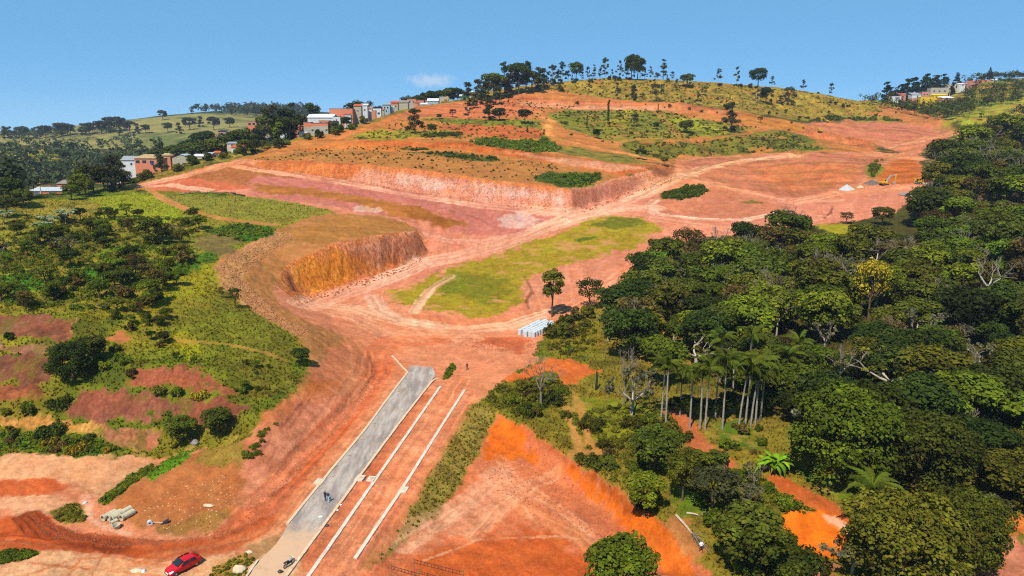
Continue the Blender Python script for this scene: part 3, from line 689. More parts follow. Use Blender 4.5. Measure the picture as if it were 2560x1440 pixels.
track([(1000, 378), (1150, 376), (1300, 398)], (216, 136, 72), 5, mix=.8)
track([(395, 490), (470, 525), (560, 548), (690, 562)], (206, 136, 74), 3.5)
track([(355, 465), (400, 490)], (206, 136, 74), 3)
track([(440, 850), (560, 860), (660, 880), (720, 905)], (186, 140, 62), 1.2, mix=.7)
track([(1405, 985), (1430, 1060), (1450, 1120), (1480, 1135)], (196, 136, 72), 1.3)
track([(1435, 980), (1462, 1060), (1475, 1110), (1500, 1130)], (196, 136, 72), 1.3)
track([(1500, 1130), (1440, 1132)], (196, 136, 72), 3)
track([(215, 1240), (230, 1300), (280, 1325), (330, 1335)], (236, 172, 142), 1.0)
track([(350, 1400), (480, 1385), (640, 1340), (700, 1310)], (232, 150, 104), 3, ruts=2)
track([(0, 1350), (200, 1355), (420, 1375), (560, 1360), (660, 1310)], (186, 84, 38), 4, ruts=3, carve=.08)
track([(70, 1290), (100, 1320), (180, 1350), (300, 1368)], (150, 64, 26), 3, ruts=3, carve=.15)
track([(1180, 1340), (1270, 1250), (1330, 1210), (1380, 1190)], (238, 168, 130), 3, ruts=2, mix=.7)
track([(1250, 1140), (1300, 1220), (1420, 1300), (1560, 1400)], (234, 150, 108), 2.0, ruts=2, mix=.6)
track([(1000, 1360), (1150, 1270), (1250, 1180)], (240, 180, 146), 4, ruts=2, mix=.5)
track([(1300, 1270), (1450, 1340), (1560, 1440)], (236, 150, 100), 3, ruts=2, mix=.6)

for q_ in range(9):       # wash lines down the sloping sides of the two bowls
    a_ = 1800 + q_ * 42; track([(a_, 396 - q_), (a_ + 22, 425), (a_ + 30 + q_ * 3, 460 + (4 - abs(q_ - 4)) * 4)], (186, 104, 78), .9, .3, 1.2, 0, .08, .45)
for q_ in range(6):
    a_ = 2060 + q_ * 46; track([(a_, 312), (a_ + 10, 326), (a_ + 14, 340)], (182, 100, 76), 1.2, .4, 1.5, 0, .08, .5)
area([(0, 366), (60, 362), (140, 384), (205, 405), (130, 418), (0, 422)], (150, 146, 34), 8, 9, 1, .3)
# washed-out runnels and cracks in bare banks, dark scarps on the benches
def rill(pts, width=.5, col=(128, 62, 40), carve=.35, mix=.8): track(pts, col, width, .15, .5, 0, .05, mix, 0, 40, carve)
for r_ in ([(800, 960), (745, 1040), (700, 1100), (672, 1160)], [(835, 985), (770, 1070), (715, 1140), (690, 1180)], [(775, 980), (720, 1050), (680, 1095), (650, 1130)], [(760, 1000), (700, 1070), (662, 1115)], [(850, 1010), (800, 1080), (755, 1130)], [(720, 1130), (690, 1165), (660, 1190)]): rill(r_, .25, (150, 80, 60), .3, .6)
rill([(925, 892), (930, 915), (928, 940), (915, 962), (895, 985)], .8, (88, 40, 24), .6, .95); rill([(845, 1030), (858, 1020), (868, 1012)], .6, (110, 54, 32), .4); rill([(725, 1135), (735, 1128), (742, 1120)], 1.0, (120, 58, 34), .4); rill([(672, 1240), (690, 1228), (705, 1220)], .7, (130, 62, 34), .3)
rill([(1770, 415), (1800, 408), (1830, 400)], 1.2, (112, 58, 44), .4); rill([(1690, 432), (1720, 436)], 1.4, (124, 62, 44), .5); rill([(2070, 512), (2082, 518), (2076, 532), (2060, 545)], 1.0, (120, 56, 40), .5); rill([(1330, 730), (1315, 752), (1322, 772)], .7, (130, 74, 44), .3); rill([(1310, 690), (1325, 715), (1332, 735)], .5, (150, 92, 54), .2)
for r_, w_ in (([(640, 402), (760, 405), (880, 410)], 1.4), ([(900, 352), (1020, 352), (1150, 358), (1300, 379), (1430, 396)], 1.6), ([(1300, 244), (1450, 254), (1640, 256)], 1.8), ([(1700, 259), (1850, 283), (2000, 318), (2170, 354)], 2.2), ([(1100, 314), (1220, 316), (1330, 322)], 1.6), ([(1000, 300), (1100, 296), (1200, 300)], 1.5), ([(1750, 350), (1850, 334), (1910, 323)], 1.3), ([(1870, 300), (1980, 325), (2100, 345)], 1.6), ([(2000, 305), (2080, 304), (2190, 304)], 1.5)): rill(r_, w_, (138, 66, 30), .3, .75)
for r_ in ([(1040, 556), (1130, 600), (1180, 640)], [(1160, 580), (1185, 620)], [(1100, 520), (1180, 540), (1240, 570)]): rill(r_, .6, (160, 88, 70), .15, .6)
# wheel and blade marks running along the street
track([(1150, 950), (1085, 1050), (1010, 1160), (930, 1280), (830, 1430)], (230, 140, 98), 4.5, ruts=2, mix=.85)
track([(1180, 985), (1120, 1080), (1040, 1210), (960, 1330), (905, 1420)], (226, 132, 92), 3, ruts=2, mix=.8)
track([(1060, 990), (1000, 1075), (930, 1180), (850, 1290), (760, 1430)], (206, 104, 62), 2.0, ruts=1, mix=.8)
track([(1000, 960), (930, 1050), (850, 1150), (770, 1245), (710, 1320)], (232, 146, 104), 3.4, ruts=2, mix=.8)
track([(900, 960), (840, 1040), (760, 1120), (690, 1190), (620, 1250)], (226, 146, 110), 4.5, ruts=2, mix=.5)
track([(880, 850), (905, 880), (900, 930), (860, 980)], (214, 134, 92), 5, ruts=2, mix=.6)
# lone tyre lines
for r_ in ([(1180, 1290), (1260, 1240), (1330, 1200)], [(1020, 1370), (1130, 1290), (1220, 1200)], [(1280, 1200), (1380, 1270), (1480, 1340), (1560, 1410)], [(1300, 1195), (1400, 1265), (1500, 1335), (1590, 1410)], [(1240, 1150), (1290, 1230), (1330, 1300)], [(1060, 1400), (1200, 1350), (1400, 1340), (1540, 1360)]): track(r_, (240, 172, 134), .35, .12, .3, 0, .05, .75)
for r_ in ([(0, 1376), (160, 1372), (330, 1400), (500, 1430)], [(60, 1440), (180, 1400), (330, 1385)], [(170, 1440), (200, 1400), (240, 1372)], [(230, 1440), (250, 1400), (270, 1378)], [(0, 1400), (200, 1420), (400, 1440)]): track(r_, (206, 104, 58), .4, .12, .4, 0, .05, .7)

# ------------------------------------------------------------------ resample to a fan of rows and columns
YR = np.concatenate([np.geomspace(26, 60, 50)[:-1], np.geomspace(60, 700, 720)[:-1], np.geomspace(700, 880, 60)])
tt = np.concatenate([np.linspace(-1.25, -.9, 20)[:-1], np.linspace(-.9, .9, 860), np.linspace(.9, 1.25, 20)[1:]])
GX = YR[:, None] * tt[None, :]; GY = np.repeat(YR[:, None], len(tt), 1)
x = GX.ravel(); y = GY.ravel()
z0 = ground(x, y)
N = len(x)

big = fbm(x, y, 40, 4, 3); med = fbm(x, y, 9, 4, 5); fin = fbm(x, y, 2.2, 3, 8)
def mixc(a, b, w): return a * (1 - w[:, None]) + b * w[:, None]
def lc(c): return alb(*c)[None, :]
base = mixc(np.repeat(lc(G_OLIVE), N, 0), lc(G_BRIGHT), sstep(.05, .7, big))
base = mixc(base, lc(G_DRY), sstep(.0, .8, -big + .3 * med) * .6)
base = mixc(base, lc(G_DARK), sstep(.15, .6, med) * .55)
# leaf litter under the wood on the right, dark green valley floor on the left
wood_w = sstep(20, 50, x - 0.06 * y) * sstep(100, 125, y) * (1 - sstep(560, 640, y))
base = mixc(base, lc(G_WOOD), wood_w * .85)
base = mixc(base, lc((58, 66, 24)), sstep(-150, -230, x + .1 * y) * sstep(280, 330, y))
C = base; GR = np.ones(N); LU = np.full(N, .22); SK = np.zeros(N); CARVE = np.zeros(N)
wob1 = fbm(x, y, 6.0, 3, 21); wob2 = fbm(x, y, 1.6, 2, 22); wob3 = fbm(x, y, .55, 2, 23); wob0 = fbm(x, y, 17, 3, 24) * sstep(220, 340, y)
gm = np.array([0.0])

def world_line(pts, closed, ymin):
    out = []
    n = len(pts)
    for i in range(n if closed else n - 1):
        a = pts[i]; b = pts[(i + 1) % n]
        k = max(1, int(math.hypot(b[0] - a[0], (b[1] - a[1]) * 2.0) / 45))
        for j in range(k):
            t = j / k; out.append(hit(a[0] + (b[0] - a[0]) * t, a[1] + (b[1] - a[1]) * t, ymin))
    if not closed: out.append(hit(*pts[-1], ymin))
    return np.array(out)
def seg_dist(qx, qy, P, closed):
    d2 = np.full(len(qx), 1e18); inside = np.zeros(len(qx), bool); side = np.zeros(len(qx)); along = np.zeros(len(qx)); acc_l = 0.0
    n = len(P)
    for i in range(n if closed else n - 1):
        ax, ay = P[i]; bx, by = P[(i + 1) % n]
        dx, dy = bx - ax, by - ay; L = dx * dx + dy * dy + 1e-12
        t = np.clip(((qx - ax) * dx + (qy - ay) * dy) / L, 0, 1)
        d = (qx - ax - t * dx) ** 2 + (qy - ay - t * dy) ** 2
        if not closed:
            s = np.sign((qx - ax) * dy - (qy - ay) * dx)
            side = np.where(d < d2, s, side); along = np.where(d < d2, acc_l + t * math.sqrt(L), along); acc_l += math.sqrt(L)
        d2 = np.minimum(d2, d)
        if closed:
            c = ((ay > qy) != (by > qy)) & (qx < (bx - ax) * (qy - ay) / ((by - ay) if by != ay else 1e-12) + ax)
            inside ^= c
    if not closed: seg_dist.along = along
    return np.sqrt(d2), inside, side
ROADW = np.zeros(N)
for L in LAY:
    kind, pts, col, soft, wob, grass, lump, mx = L[:8]
    ymin = L[10]
    P = world_line(pts, kind == 'a', ymin)
    reach = soft + wob * 5 + 2 + (L[8] if kind == 't' else 0)
    sel = np.nonzero((x > P[:, 0].min() - reach) & (x < P[:, 0].max() + reach) & (y > P[:, 1].min() - reach) & (y < P[:, 1].max() + reach))[0]
    if not len(sel): continue
    qx, qy = x[sel], y[sel]
    d, ins, side = seg_dist(qx, qy, P, kind == 'a')
    nz = wob1[sel] * wob * .55 + wob2[sel] * wob * .4 + wob3[sel] * min(wob, 1.2) * .35 + wob0[sel] * wob * (2.2 if grass > .5 else 1.0)
    soft = soft * .38 + .05
    if P[:, 1].mean() > 330: soft += 1.2
    if kind == 'a':
        sd = np.where(ins, d, -d) + nz
        w = sstep(-soft, soft, sd) * mx
        SK[sel] = SK[sel] * (1 - w) + L[9] * w
        colv = np.repeat(lc(col), len(sel), 0)
    else:
        width, ruts = L[8], L[9]
        sd = width / 2 - d + nz
        w = sstep(-soft, soft, sd) * mx * np.clip(.78 + .35 * fbm(qx, qy, 14, 2, 31), .35, 1)
        colv = np.repeat(lc(col), len(sel), 0)
        if ruts:
            off = d * side + wob1[sel] * .4
            r = .5 + .5 * np.cos(off / width * 2 * math.pi * (ruts + .5))
            r = r * np.clip(.6 + .8 * wob2[sel], 0, 1)
            sc_ = np.maximum(.42, qy * .0028); al = seg_dist.along
            st_ = vnoise(off / sc_, al / 26 + 7 * wob1[sel] * .05, 33) * .6 + vnoise(off / sc_ * 2.1, al / 11, 34) * .4
            colv = colv * (1 + (.10 * (r - .5) + 1.0 * (st_ - .5))[:, None]) * np.array([[1, .95, .90]]) ** ((1 - st_)[:, None] * 2.4 - 1.0)
            w = w * np.clip(.45 + 1.1 * st_, 0, 1)
            CARVE[sel] -= w * r * (.07 + L[11])
        if width >= 4 and grass == 0: ROADW[sel] = np.maximum(ROADW[sel], w)
    C[sel] = mixc(C[sel], colv, w)
    GR[sel] = GR[sel] * (1 - w) + grass * w
    LU[sel] = LU[sel] * (1 - w) + lump * w

# scrape marks left by blades and wheels on bare soil: long, bent, crossing
wv = y + 16 * fbm(x, y, 55, 2, 45); wu = x + 9 * fbm(x, y, 40, 2, 46); ss = np.maximum(.55, y * .0032)
scr = vnoise((wv * .75 + wu * .66) / ss * .6, (wu * .75 - wv * .66) / 20, 47) * .5 + vnoise((wv * .6 - wu * .8) / ss * 1.1, (wu * .6 + wv * .8) / 11, 48) * .35 + vnoise((wu * .95 + wv * .3) / ss * .8, (wv * .95 - wu * .3) / 16, 49) * .45
scr = scr / 1.3 - .5
# colour that belongs to the soil and the sward themselves
dirt = 1 - GR
C = C * (1 + (dirt * (.10 * med + .10 * fin + .07 * big + .34 * scr * (1 - sstep(.12, .3, LU)) + .10 * wob3))[:, None])
C = mixc(C, C * np.array([[1.02, .90, .80]]), dirt * sstep(.03, .25, -scr) * .45 * (1 - sstep(.12, .3, LU)))
C = mixc(C, C * np.array([[1.05, 1.14, 1.2]]), dirt * sstep(.05, .25, scr) * .6 * (1 - sstep(.12, .3, LU)))
# weathered upper benches: contour-wise bands of dry growth and wash
up_ = np.maximum(sstep(300, 360, y), .7 * sstep(.14, .2, LU) * sstep(160, 190, y)) * dirt
bnd = fbm(x * .22, y, 4.5, 4, 43); bn2 = fbm(x, y, 3.0, 3, 44)
C = mixc(C, C * np.array([[.62, .70, .58]]), up_ * sstep(0, .5, bnd) * .8)
C = mixc(C, C * np.array([[1.15, 1.12, 1.05]]), up_ * sstep(.05, .5, -bnd) * .7)
C = mixc(C, lc((170, 122, 62)), up_ * sstep(.1, .7, bn2 - bnd * .4) * .5)
tint = fbm(x, y, 3.2, 5, 41, .6)
C = mixc(C, C * np.array([[1.03, .88, .78]]), dirt * sstep(.1, .7, tint) * .6)
C = mixc(C, C * np.array([[1.06, 1.16, 1.24]]), dirt * sstep(.15, .8, -tint) * .7)
gv = fbm(x, y, 1.3, 3, 51); gv2 = fbm(x, y, 4.5, 3, 52)
C = C * (1 + (GR * (.26 * gv + .22 * gv2))[:, None])
C = mixc(C, C * np.array([[.80, .90, .70]]), GR * sstep(.1, .6, gv2) * .7)
C = mixc(C, C * np.array([[1.25, 1.08, .95]]), GR * sstep(.1, .7, -gv2) * .6)
# the seeded island: thin sward, soil showing through in ragged patches
isl = sstep(.7, .78, GR) * (1 - sstep(.87, .93, GR))
pt = fbm(x * .7 + y * .3, y, 5.5, 5, 59, .62)
C = mixc(C, lc((204, 146, 84)), isl * sstep(.22, .55, pt) * .85); GR = GR * (1 - .7 * isl * sstep(.22, .55, pt))
# weeds creeping over the old cutting faces
of_ = sstep(.35, .45, SK) * (1 - sstep(.52, .56, SK)) * (y < 150)
C = mixc(C, lc((122, 104, 44)), of_ * sstep(.05, .5, fbm(x, y, 2.6, 4, 53, .6)) * .75)
C = mixc(C, lc((96, 58, 44)), of_ * sstep(.1, .6, fbm(x, y, 3.5, 3, 54)) * .6)
# pasture seen from afar: tussocks, worn spots and low scrub a few metres across
fg = GR * sstep(260, 340, y); g5 = fbm(x, y, 5.0, 3, 55, .6); g12 = fbm(x, y, 14, 3, 56)
C = C * (1 + (fg * (.34 * g5 + .22 * g12))[:, None])
C = mixc(C, lc((62, 68, 22)), fg * sstep(.35, .75, fbm(x, y, 4.2, 2, 57)) * .75)
C = mixc(C, lc((188, 126, 62)), fg * sstep(.35, .8, fbm(x * .4, y, 6.0, 3, 58)) * .6)
# digger-tooth streaks and strata on the cut faces
run = vnoise(x / .9, y / 7.0, 61) * .55 + vnoise(x / .45, y / 4.0, 62) * .45
strata = fbm(x * .25, z0 * 3.0, 3.0, 3, 63)
zt = fbm(x, z0 * 2.5, 5.0, 3, 64)
C = C * (1 + (SK * (.55 * (run - .5) + .10 * strata))[:, None])
C = mixc(C, C * np.array([[1.08, 1.25, 1.45]]), np.clip(SK * sstep(.25, .8, zt) * .8, 0, 1))
C = mixc(C, C * np.array([[.98, .80, .55]]), np.clip(SK * sstep(.2, .8, -zt) * .7, 0, 1))
C = C * (1 + .05 * dirt)[:, None]
C = mixc(C, C * np.array([[1.12, 1.2, .95]]), GR * sstep(-30, -60, x) * sstep(110, 130, y) * (1 - sstep(270, 300, y)))
C = mixc(C, C * np.array([[1.02, .98, .84]]), dirt * (1 - sstep(165, 210, y) * (1 - sstep(300, 330, y)) * (LU < .14)))
C = mixc(C, C * np.array([[.94, .90, .93]]), dirt * sstep(185, 230, y) * (1 - sstep(300, 340, y)) * (1 - ROADW) * (LU < .14))
C = mixc(C, C * np.array([[1.10, 1.0, .82]]), GR)
C = np.clip(C, .004, .9)

# relief
far_ = sstep(150, 260, y)
z = z0 + dirt * (1 - SK) * ((.07 + .09 * far_) * fbm(x, y, 1.5, 3, 76, .7) + .14 * scr + .035 * wob3) + LU * (1.0 * fbm(x, y, 3.4, 4, 71) + .5 * fbm(x, y, 1.1, 2, 72)) + CARVE
z += (SK * .55) * (run - .5)
z += sstep(.3, 1, LU) * .25 * fbm(x, y, 1.0, 2, 73)
z += sstep(220, 400, y) * (.4 * fbm(x, y, 7, 3, 74) + (.12 + .2 * up_) * fbm(x * .5, y, 2.8, 3, 75, .6))
zg = z.reshape(GX.shape)
def relief(px_, py_):
    """height of the finished ground sheet"""
    px_ = np.atleast_1d(np.asarray(px_, float)); py_ = np.atleast_1d(np.asarray(py_, float))
    j = np.clip(np.searchsorted(YR, py_) - 1, 0, len(YR) - 2); fy = (py_ - YR[j]) / (YR[j + 1] - YR[j])
    t = px_ / py_
    i = np.clip(np.searchsorted(tt, t) - 1, 0, len(tt) - 2); fx = (t - tt[i]) / (tt[i + 1] - tt[i])
    r = (zg[j, i] * (1 - fx) + zg[j, i + 1] * fx) * (1 - fy) + (zg[j + 1, i] * (1 - fx) + zg[j + 1, i + 1] * fx) * fy
    return np.where(py_ > 870, ground(px_, py_), r)
def onground(px, py, ymin=40.0):
    px_, py_ = hit(px, py, ymin)
    return Vector((px_, py_, float(relief(px_, py_)[0])))
def gz(px_, py_): return float(relief(px_, py_)[0])
Cg = C.reshape(GX.shape + (3,)); GRg = GR.reshape(GX.shape)
def sample_grid(A, px_, py_):
    j = np.clip(np.searchsorted(YR, py_), 0, len(YR) - 1); i = np.clip(np.searchsorted(tt, px_ / py_), 0, len(tt) - 1)
    return A[j, i]

def ground_material(name):
    m = bpy.data.materials.new(name); m.use_nodes = True
    nt = m.node_tree; bs = nt.nodes['Principled BSDF']
    bs.inputs['Roughness'].default_value = .95; bs.inputs['Specular IOR Level'].default_value = .1
    at = nt.nodes.new('ShaderNodeAttribute'); at.attribute_name = 'Col'
    ge = nt.nodes.new('ShaderNodeNewGeometry')
    n1 = nt.nodes.new('ShaderNodeTexNoise'); n1.inputs['Scale'].default_value = 2.6; n1.inputs['Detail'].default_value = 7; n1.inputs['Roughness'].default_value = .78
    n2 = nt.nodes.new('ShaderNodeTexNoise'); n2.inputs['Scale'].default_value = .35; n2.inputs['Detail'].default_value = 4
    mr = nt.nodes.new('ShaderNodeMapRange'); mr.inputs['From Min'].default_value = .3; mr.inputs['From Max'].default_value = .7; mr.inputs['To Min'].default_value = .72; mr.inputs['To Max'].default_value = 1.26
    mr2 = nt.nodes.new('ShaderNodeMapRange'); mr2.inputs['From Min'].default_value = .3; mr2.inputs['From Max'].default_value = .7; mr2.inputs['To Min'].default_value = .9; mr2.inputs['To Max'].default_value = 1.1
    mu = nt.nodes.new('ShaderNodeMath'); mu.operation = 'MULTIPLY'
    sc = nt.nodes.new('ShaderNodeVectorMath'); sc.operation = 'SCALE'
    # grooves of bucket teeth and washed runnels, only on cut faces
    mp = nt.nodes.new('ShaderNodeMapping'); mp.inputs['Scale'].default_value = (1.0, 1.0, .06)
    n3 = nt.nodes.new('ShaderNodeTexNoise'); n3.inputs['Scale'].default_value = 1.5; n3.inputs['Detail'].default_value = 5; n3.inputs['Roughness'].default_value = .72; n3.inputs['Distortion'].default_value = .1
    m3 = nt.nodes.new('ShaderNodeMapRange'); m3.inputs['From Min'].default_value = .32; m3.inputs['From Max'].default_value = .66; m3.inputs['To Min'].default_value = .34; m3.inputs['To Max'].default_value = 1.46
    mxf = nt.nodes.new('ShaderNodeMix'); mxf.data_type = 'FLOAT'; mxf.inputs[2].default_value = 1.0
    mu2 = nt.nodes.new('ShaderNodeMath'); mu2.operation = 'MULTIPLY'
    adh = nt.nodes.new('ShaderNodeMath'); adh.operation = 'MULTIPLY_ADD'
    n4 = nt.nodes.new('ShaderNodeTexNoise'); n4.inputs['Scale'].default_value = .8; n4.inputs['Detail'].default_value = 8; n4.inputs['Roughness'].default_value = .8
    m4 = nt.nodes.new('ShaderNodeMapRange'); m4.inputs['From Min'].default_value = .35; m4.inputs['From Max'].default_value = .65; m4.inputs['To Min'].default_value = .84; m4.inputs['To Max'].default_value = 1.14
    mu3 = nt.nodes.new('ShaderNodeMath'); mu3.operation = 'MULTIPLY'
    bp = nt.nodes.new('ShaderNodeBump'); bp.inputs['Strength'].default_value = .7; bp.inputs['Distance'].default_value = .28
    k = nt.links.new
    k(ge.outputs['Position'], n1.inputs['Vector']); k(ge.outputs['Position'], n2.inputs['Vector'])
    k(n1.outputs['Fac'], mr.inputs['Value']); k(n2.outputs['Fac'], mr2.inputs['Value'])
    k(mr.outputs[0], mu.inputs[0]); k(mr2.outputs[0], mu.inputs[1])
    k(ge.outputs['Position'], mp.inputs['Vector']); k(mp.outputs[0], n3.inputs['Vector']); k(n3.outputs['Fac'], m3.inputs['Value'])
    k(at.outputs['Alpha'], mxf.inputs[0]); k(m3.outputs[0], mxf.inputs[3])
    k(mu.outputs[0], mu2.inputs[0]); k(mxf.outputs[0], mu2.inputs[1])
    k(ge.outputs['Position'], n4.inputs['Vector']); k(n4.outputs['Fac'], m4.inputs['Value']); k(mu2.outputs[0], mu3.inputs[0]); k(m4.outputs[0], mu3.inputs[1])
    k(at.outputs['Color'], sc.inputs[0]); k(mu3.outputs[0], sc.inputs['Scale'])
    k(n3.outputs['Fac'], adh.inputs[0]); k(at.outputs['Alpha'], adh.inputs[1]); k(n1.outputs['Fac'], adh.inputs[2])
    k(sc.outputs[0], bs.inputs['Base Color'])
    k(adh.outputs[0], bp.inputs['Height']); k(bp.outputs[0], bs.inputs['Normal'])
    return m
M_GROUND = ground_material('earth_and_sward')
def fan_faces(nr, nc):
    a = (np.arange(nr - 1)[:, None] * nc + np.arange(nc - 1)[None, :]).ravel()
    return np.stack([a, a + 1, a + nc + 1, a + nc], 1)
F = fan_faces(len(YR), len(tt))
V = np.stack([x, y, z], 1)
# the haul roads are sheets of their own, cut from the same surface
fr = ROADW[F].mean(1) > .55
def sub_sheet(name, keep):
    f = F[keep]; used = np.unique(f); rm = np.full(N, -1); rm[used] = np.arange(len(used))
    return tag(mesh_np(name, V[used], rm[f], M_GROUND, smooth=True, col=C[used], alpha=np.clip(SK, 0, 1)[used]), kind='structure')
sub_sheet('ground', ~fr)
sub_sheet('dirt_road', fr)

# far hills
YF = np.geomspace(878, 2850, 170); tf = np.linspace(-1.25, 1.25, 520)
hx = (YF[:, None] * tf[None, :]).ravel(); hy = np.repeat(YF[:, None], len(tf), 1).ravel()
hz = ground(hx, hy) + np.clip((hy - 878) / 40, 0, 1) * 1.5 * fbm(hx, hy, 60, 4, 81) - np.where(hy < 879, .3, 0)
hb = fbm(hx, hy, 120, 4, 82)
hc = mixc(np.repeat(lc((150, 138, 70)), len(hx), 0), lc((112, 116, 48)), sstep(0, .6, hb))
hc = mixc(hc, lc((70, 80, 36)), sstep(.1, .5, fbm(hx, hy, 45, 4, 83)) * .6)
hc = mixc(hc, lc((46, 58, 30)), sstep(1420, 1560, hy))
hc = mixc(hc, lc((60, 70, 30)), sstep(-400, -300, hx) * .9)
hc = hc * (1 + .25 * fbm(hx, hy, 12, 3, 84))[:, None]
tag(mesh_np('hills', np.stack([hx, hy, hz], 1), fan_faces(len(YF), len(tf)), M_GROUND, smooth=True, col=np.clip(hc, .004, .9), alpha=np.zeros(len(hx))), kind='structure')
# ================================================================== ASPHALT STREET, KERBS
def asphalt_material():
    m = mat_plain('asphalt', alb(162, 150, 138), .95, 0, .10, 1.2, .15)
    nt = m.node_tree; bs = nt.nodes['Principled BSDF']
    ge = nt.nodes.new('ShaderNodeNewGeometry')
    n1 = nt.nodes.new('ShaderNodeTexNoise'); n1.inputs['Scale'].default_value = .55; n1.inputs['Detail'].default_value = 5; n1.inputs['Distortion'].default_value = .15; n1.inputs['Roughness'].default_value = .65
    mp = nt.nodes.new('ShaderNodeMapping'); mp.inputs['Scale'].default_value = (1.5, .3, 1); mp.inputs['Rotation'].default_value = (0, 0, -.1)
    rp = nt.nodes.new('ShaderNodeMapRange'); rp.inputs['From Min'].default_value = .40; rp.inputs['From Max'].default_value = .62
    mx = nt.nodes.new('ShaderNodeMix'); mx.data_type = 'RGBA'
    mx.inputs[6].default_value = (*alb(160, 146, 136), 1); mx.inputs[7].default_value = (*alb(206, 189, 173), 1)
    n2 = nt.nodes.new('ShaderNodeTexNoise'); n2.inputs['Scale'].default_value = 6; n2.inputs['Detail'].default_value = 4
    r2 = nt.nodes.new('ShaderNodeMapRange'); r2.inputs['From Min'].default_value = .3; r2.inputs['From Max'].default_value = .7; r2.inputs['To Min'].default_value = .86; r2.inputs['To Max'].default_value = 1.1
    sc = nt.nodes.new('ShaderNodeVectorMath'); sc.operation = 'SCALE'
    k = nt.links.new
    k(ge.outputs['Position'], mp.inputs['Vector']); k(mp.outputs[0], n1.inputs['Vector']); k(n1.outputs['Fac'], rp.inputs['Value']); k(rp.outputs[0], mx.inputs[0])
    k(ge.outputs['Position'], n2.inputs['Vector']); k(n2.outputs['Fac'], r2.inputs['Value'])
    k(mx.outputs[2], sc.inputs[0]); k(r2.outputs[0], sc.inputs['Scale'])
    # soil carried onto the unfinished lower end and thin dust elsewhere
    sx = nt.nodes.new('ShaderNodeSeparateXYZ'); n5 = nt.nodes.new('ShaderNodeTexNoise'); n5.inputs['Scale'].default_value = .7; n5.inputs['Detail'].default_value = 7; n5.inputs['Roughness'].default_value = .7
    a5 = nt.nodes.new('ShaderNodeMath'); a5.operation = 'MULTIPLY_ADD'; a5.inputs[1].default_value = 9.0
    m5 = nt.nodes.new('ShaderNodeMapRange'); m5.inputs['From Min'].default_value = 87.5; m5.inputs['From Max'].default_value = 83.5
    x5 = nt.nodes.new('ShaderNodeMix'); x5.data_type = 'RGBA'; x5.inputs[7].default_value = (*alb(228, 184, 144), 1)
    k(ge.outputs['Position'], sx.inputs[0]); k(ge.outputs['Position'], n5.inputs['Vector']); k(n5.outputs['Fac'], a5.inputs[0]); k(sx.outputs['Y'], a5.inputs[2]); k(a5.outputs[0], m5.inputs['Value'])
    k(m5.outputs[0], x5.inputs[0]); k(sc.outputs[0], x5.inputs[6])
    m6 = nt.nodes.new('ShaderNodeMapRange'); m6.inputs['From Min'].default_value = 148.0; m6.inputs['From Max'].default_value = 151.5
    x6 = nt.nodes.new('ShaderNodeMix'); x6.data_type = 'RGBA'; x6.inputs[7].default_value = (*alb(222, 150, 112), 1)
    k(a5.outputs[0], m6.inputs['Value']); k(m6.outputs[0], x6.inputs[0]); k(x5.outputs[2], x6.inputs[6]); k(x6.outputs[2], bs.inputs['Base Color'])
    soil_splash(m, (204, 150, 116), .45, .5)
    return m
M_ASPH = asphalt_material()
M_KERB = mat_plain('kerb_concrete', alb(238, 206, 168), .9, 0, .14, 2.0)
M_STRIP = mat_plain('strip_concrete', alb(236, 218, 196), .9, 0, .12, 2.0)
soil_splash(M_KERB, (214, 140, 96), .7, .8); soil_splash(M_STRIP, (214, 140, 96), .6, .8)
def wpt(px, py): return Vector(hit(px, py)).to_2d()
def resample(pts, step):
    out = []
    for a, b in zip(pts[:-1], pts[1:]):
        n = max(1, int((b - a).length / step))
        out += [a + (b - a) * (k / n) for k in range(n)]
    out.append(pts[-1]); return out
def smooth_z(p): return float(ground(p.x, p.y))
def ribbon(name, pts, width, height, mat, parent=None, lift=0.0, kind='structure', off=0.0):
    """raised strip of concrete that follows the ground"""
    P = resample(pts, 1.6); Vv = []; Ff = []
    for i, p in enumerate(P):
        d = (P[min(i + 1, len(P) - 1)] - P[max(i - 1, 0)]).normalized(); n = Vector((-d.y, d.x))
        c = p + n * off
        zt = max(smooth_z(c), gz(c.x, c.y)) + lift + height
        for s, dz in ((-1, -height - .35), (-1, 0), (1, 0), (1, -height - .35)):
            q = c + n * (s * width / 2); Vv.append((q.x, q.y, zt + dz))
    for i in range(len(P) - 1):
        a = i * 4; b = a + 4
        for k in range(3): Ff.append((a + k, a + k + 1, b + k + 1, b + k))
    m = MB(); m.v = Vv; m.f = Ff + [(0, 1, 2, 3), tuple(len(Vv) - 4 + k for k in (3, 2, 1, 0))]
    o = m.build(name, mat, parent)
    if kind: tag(o, kind=kind)
    return o
LK = [wpt(*p) for p in ((1020, 934), (968, 1003), (915, 1076), (842, 1164), (770, 1252), (722, 1312))]
RK = [wpt(*p) for p in ((1078, 954), (1032, 1012), (980, 1080), (920, 1160), (852, 1252), (780, 1350), (712, 1442), (690, 1472))]
def lerp_line(P, n):
    L = [0]
    for a, b in zip(P[:-1], P[1:]): L.append(L[-1] + (b - a).length)
    out = []
    for k in range(n):
        t = L[-1] * k / (n - 1); i = max(j for j in range(len(L)) if L[j] <= t + 1e-9); i = min(i, len(P) - 2)
        f = (t - L[i]) / (L[i + 1] - L[i]); out.append(P[i] + (P[i + 1] - P[i]) * f)
    return out
LA = [wpt(1022, 914), wpt(1020, 934)] + LK[1:] + [wpt(708, 1335), wpt(690, 1362), wpt(650, 1402), wpt(624, 1440), wpt(606, 1468)]
RA = [wpt(1080, 918), wpt(1090, 938), wpt(1078, 954)] + RK[1:5] + [wpt(800, 1322), wpt(760, 1376), wpt(712, 1442), wpt(692, 1470)]
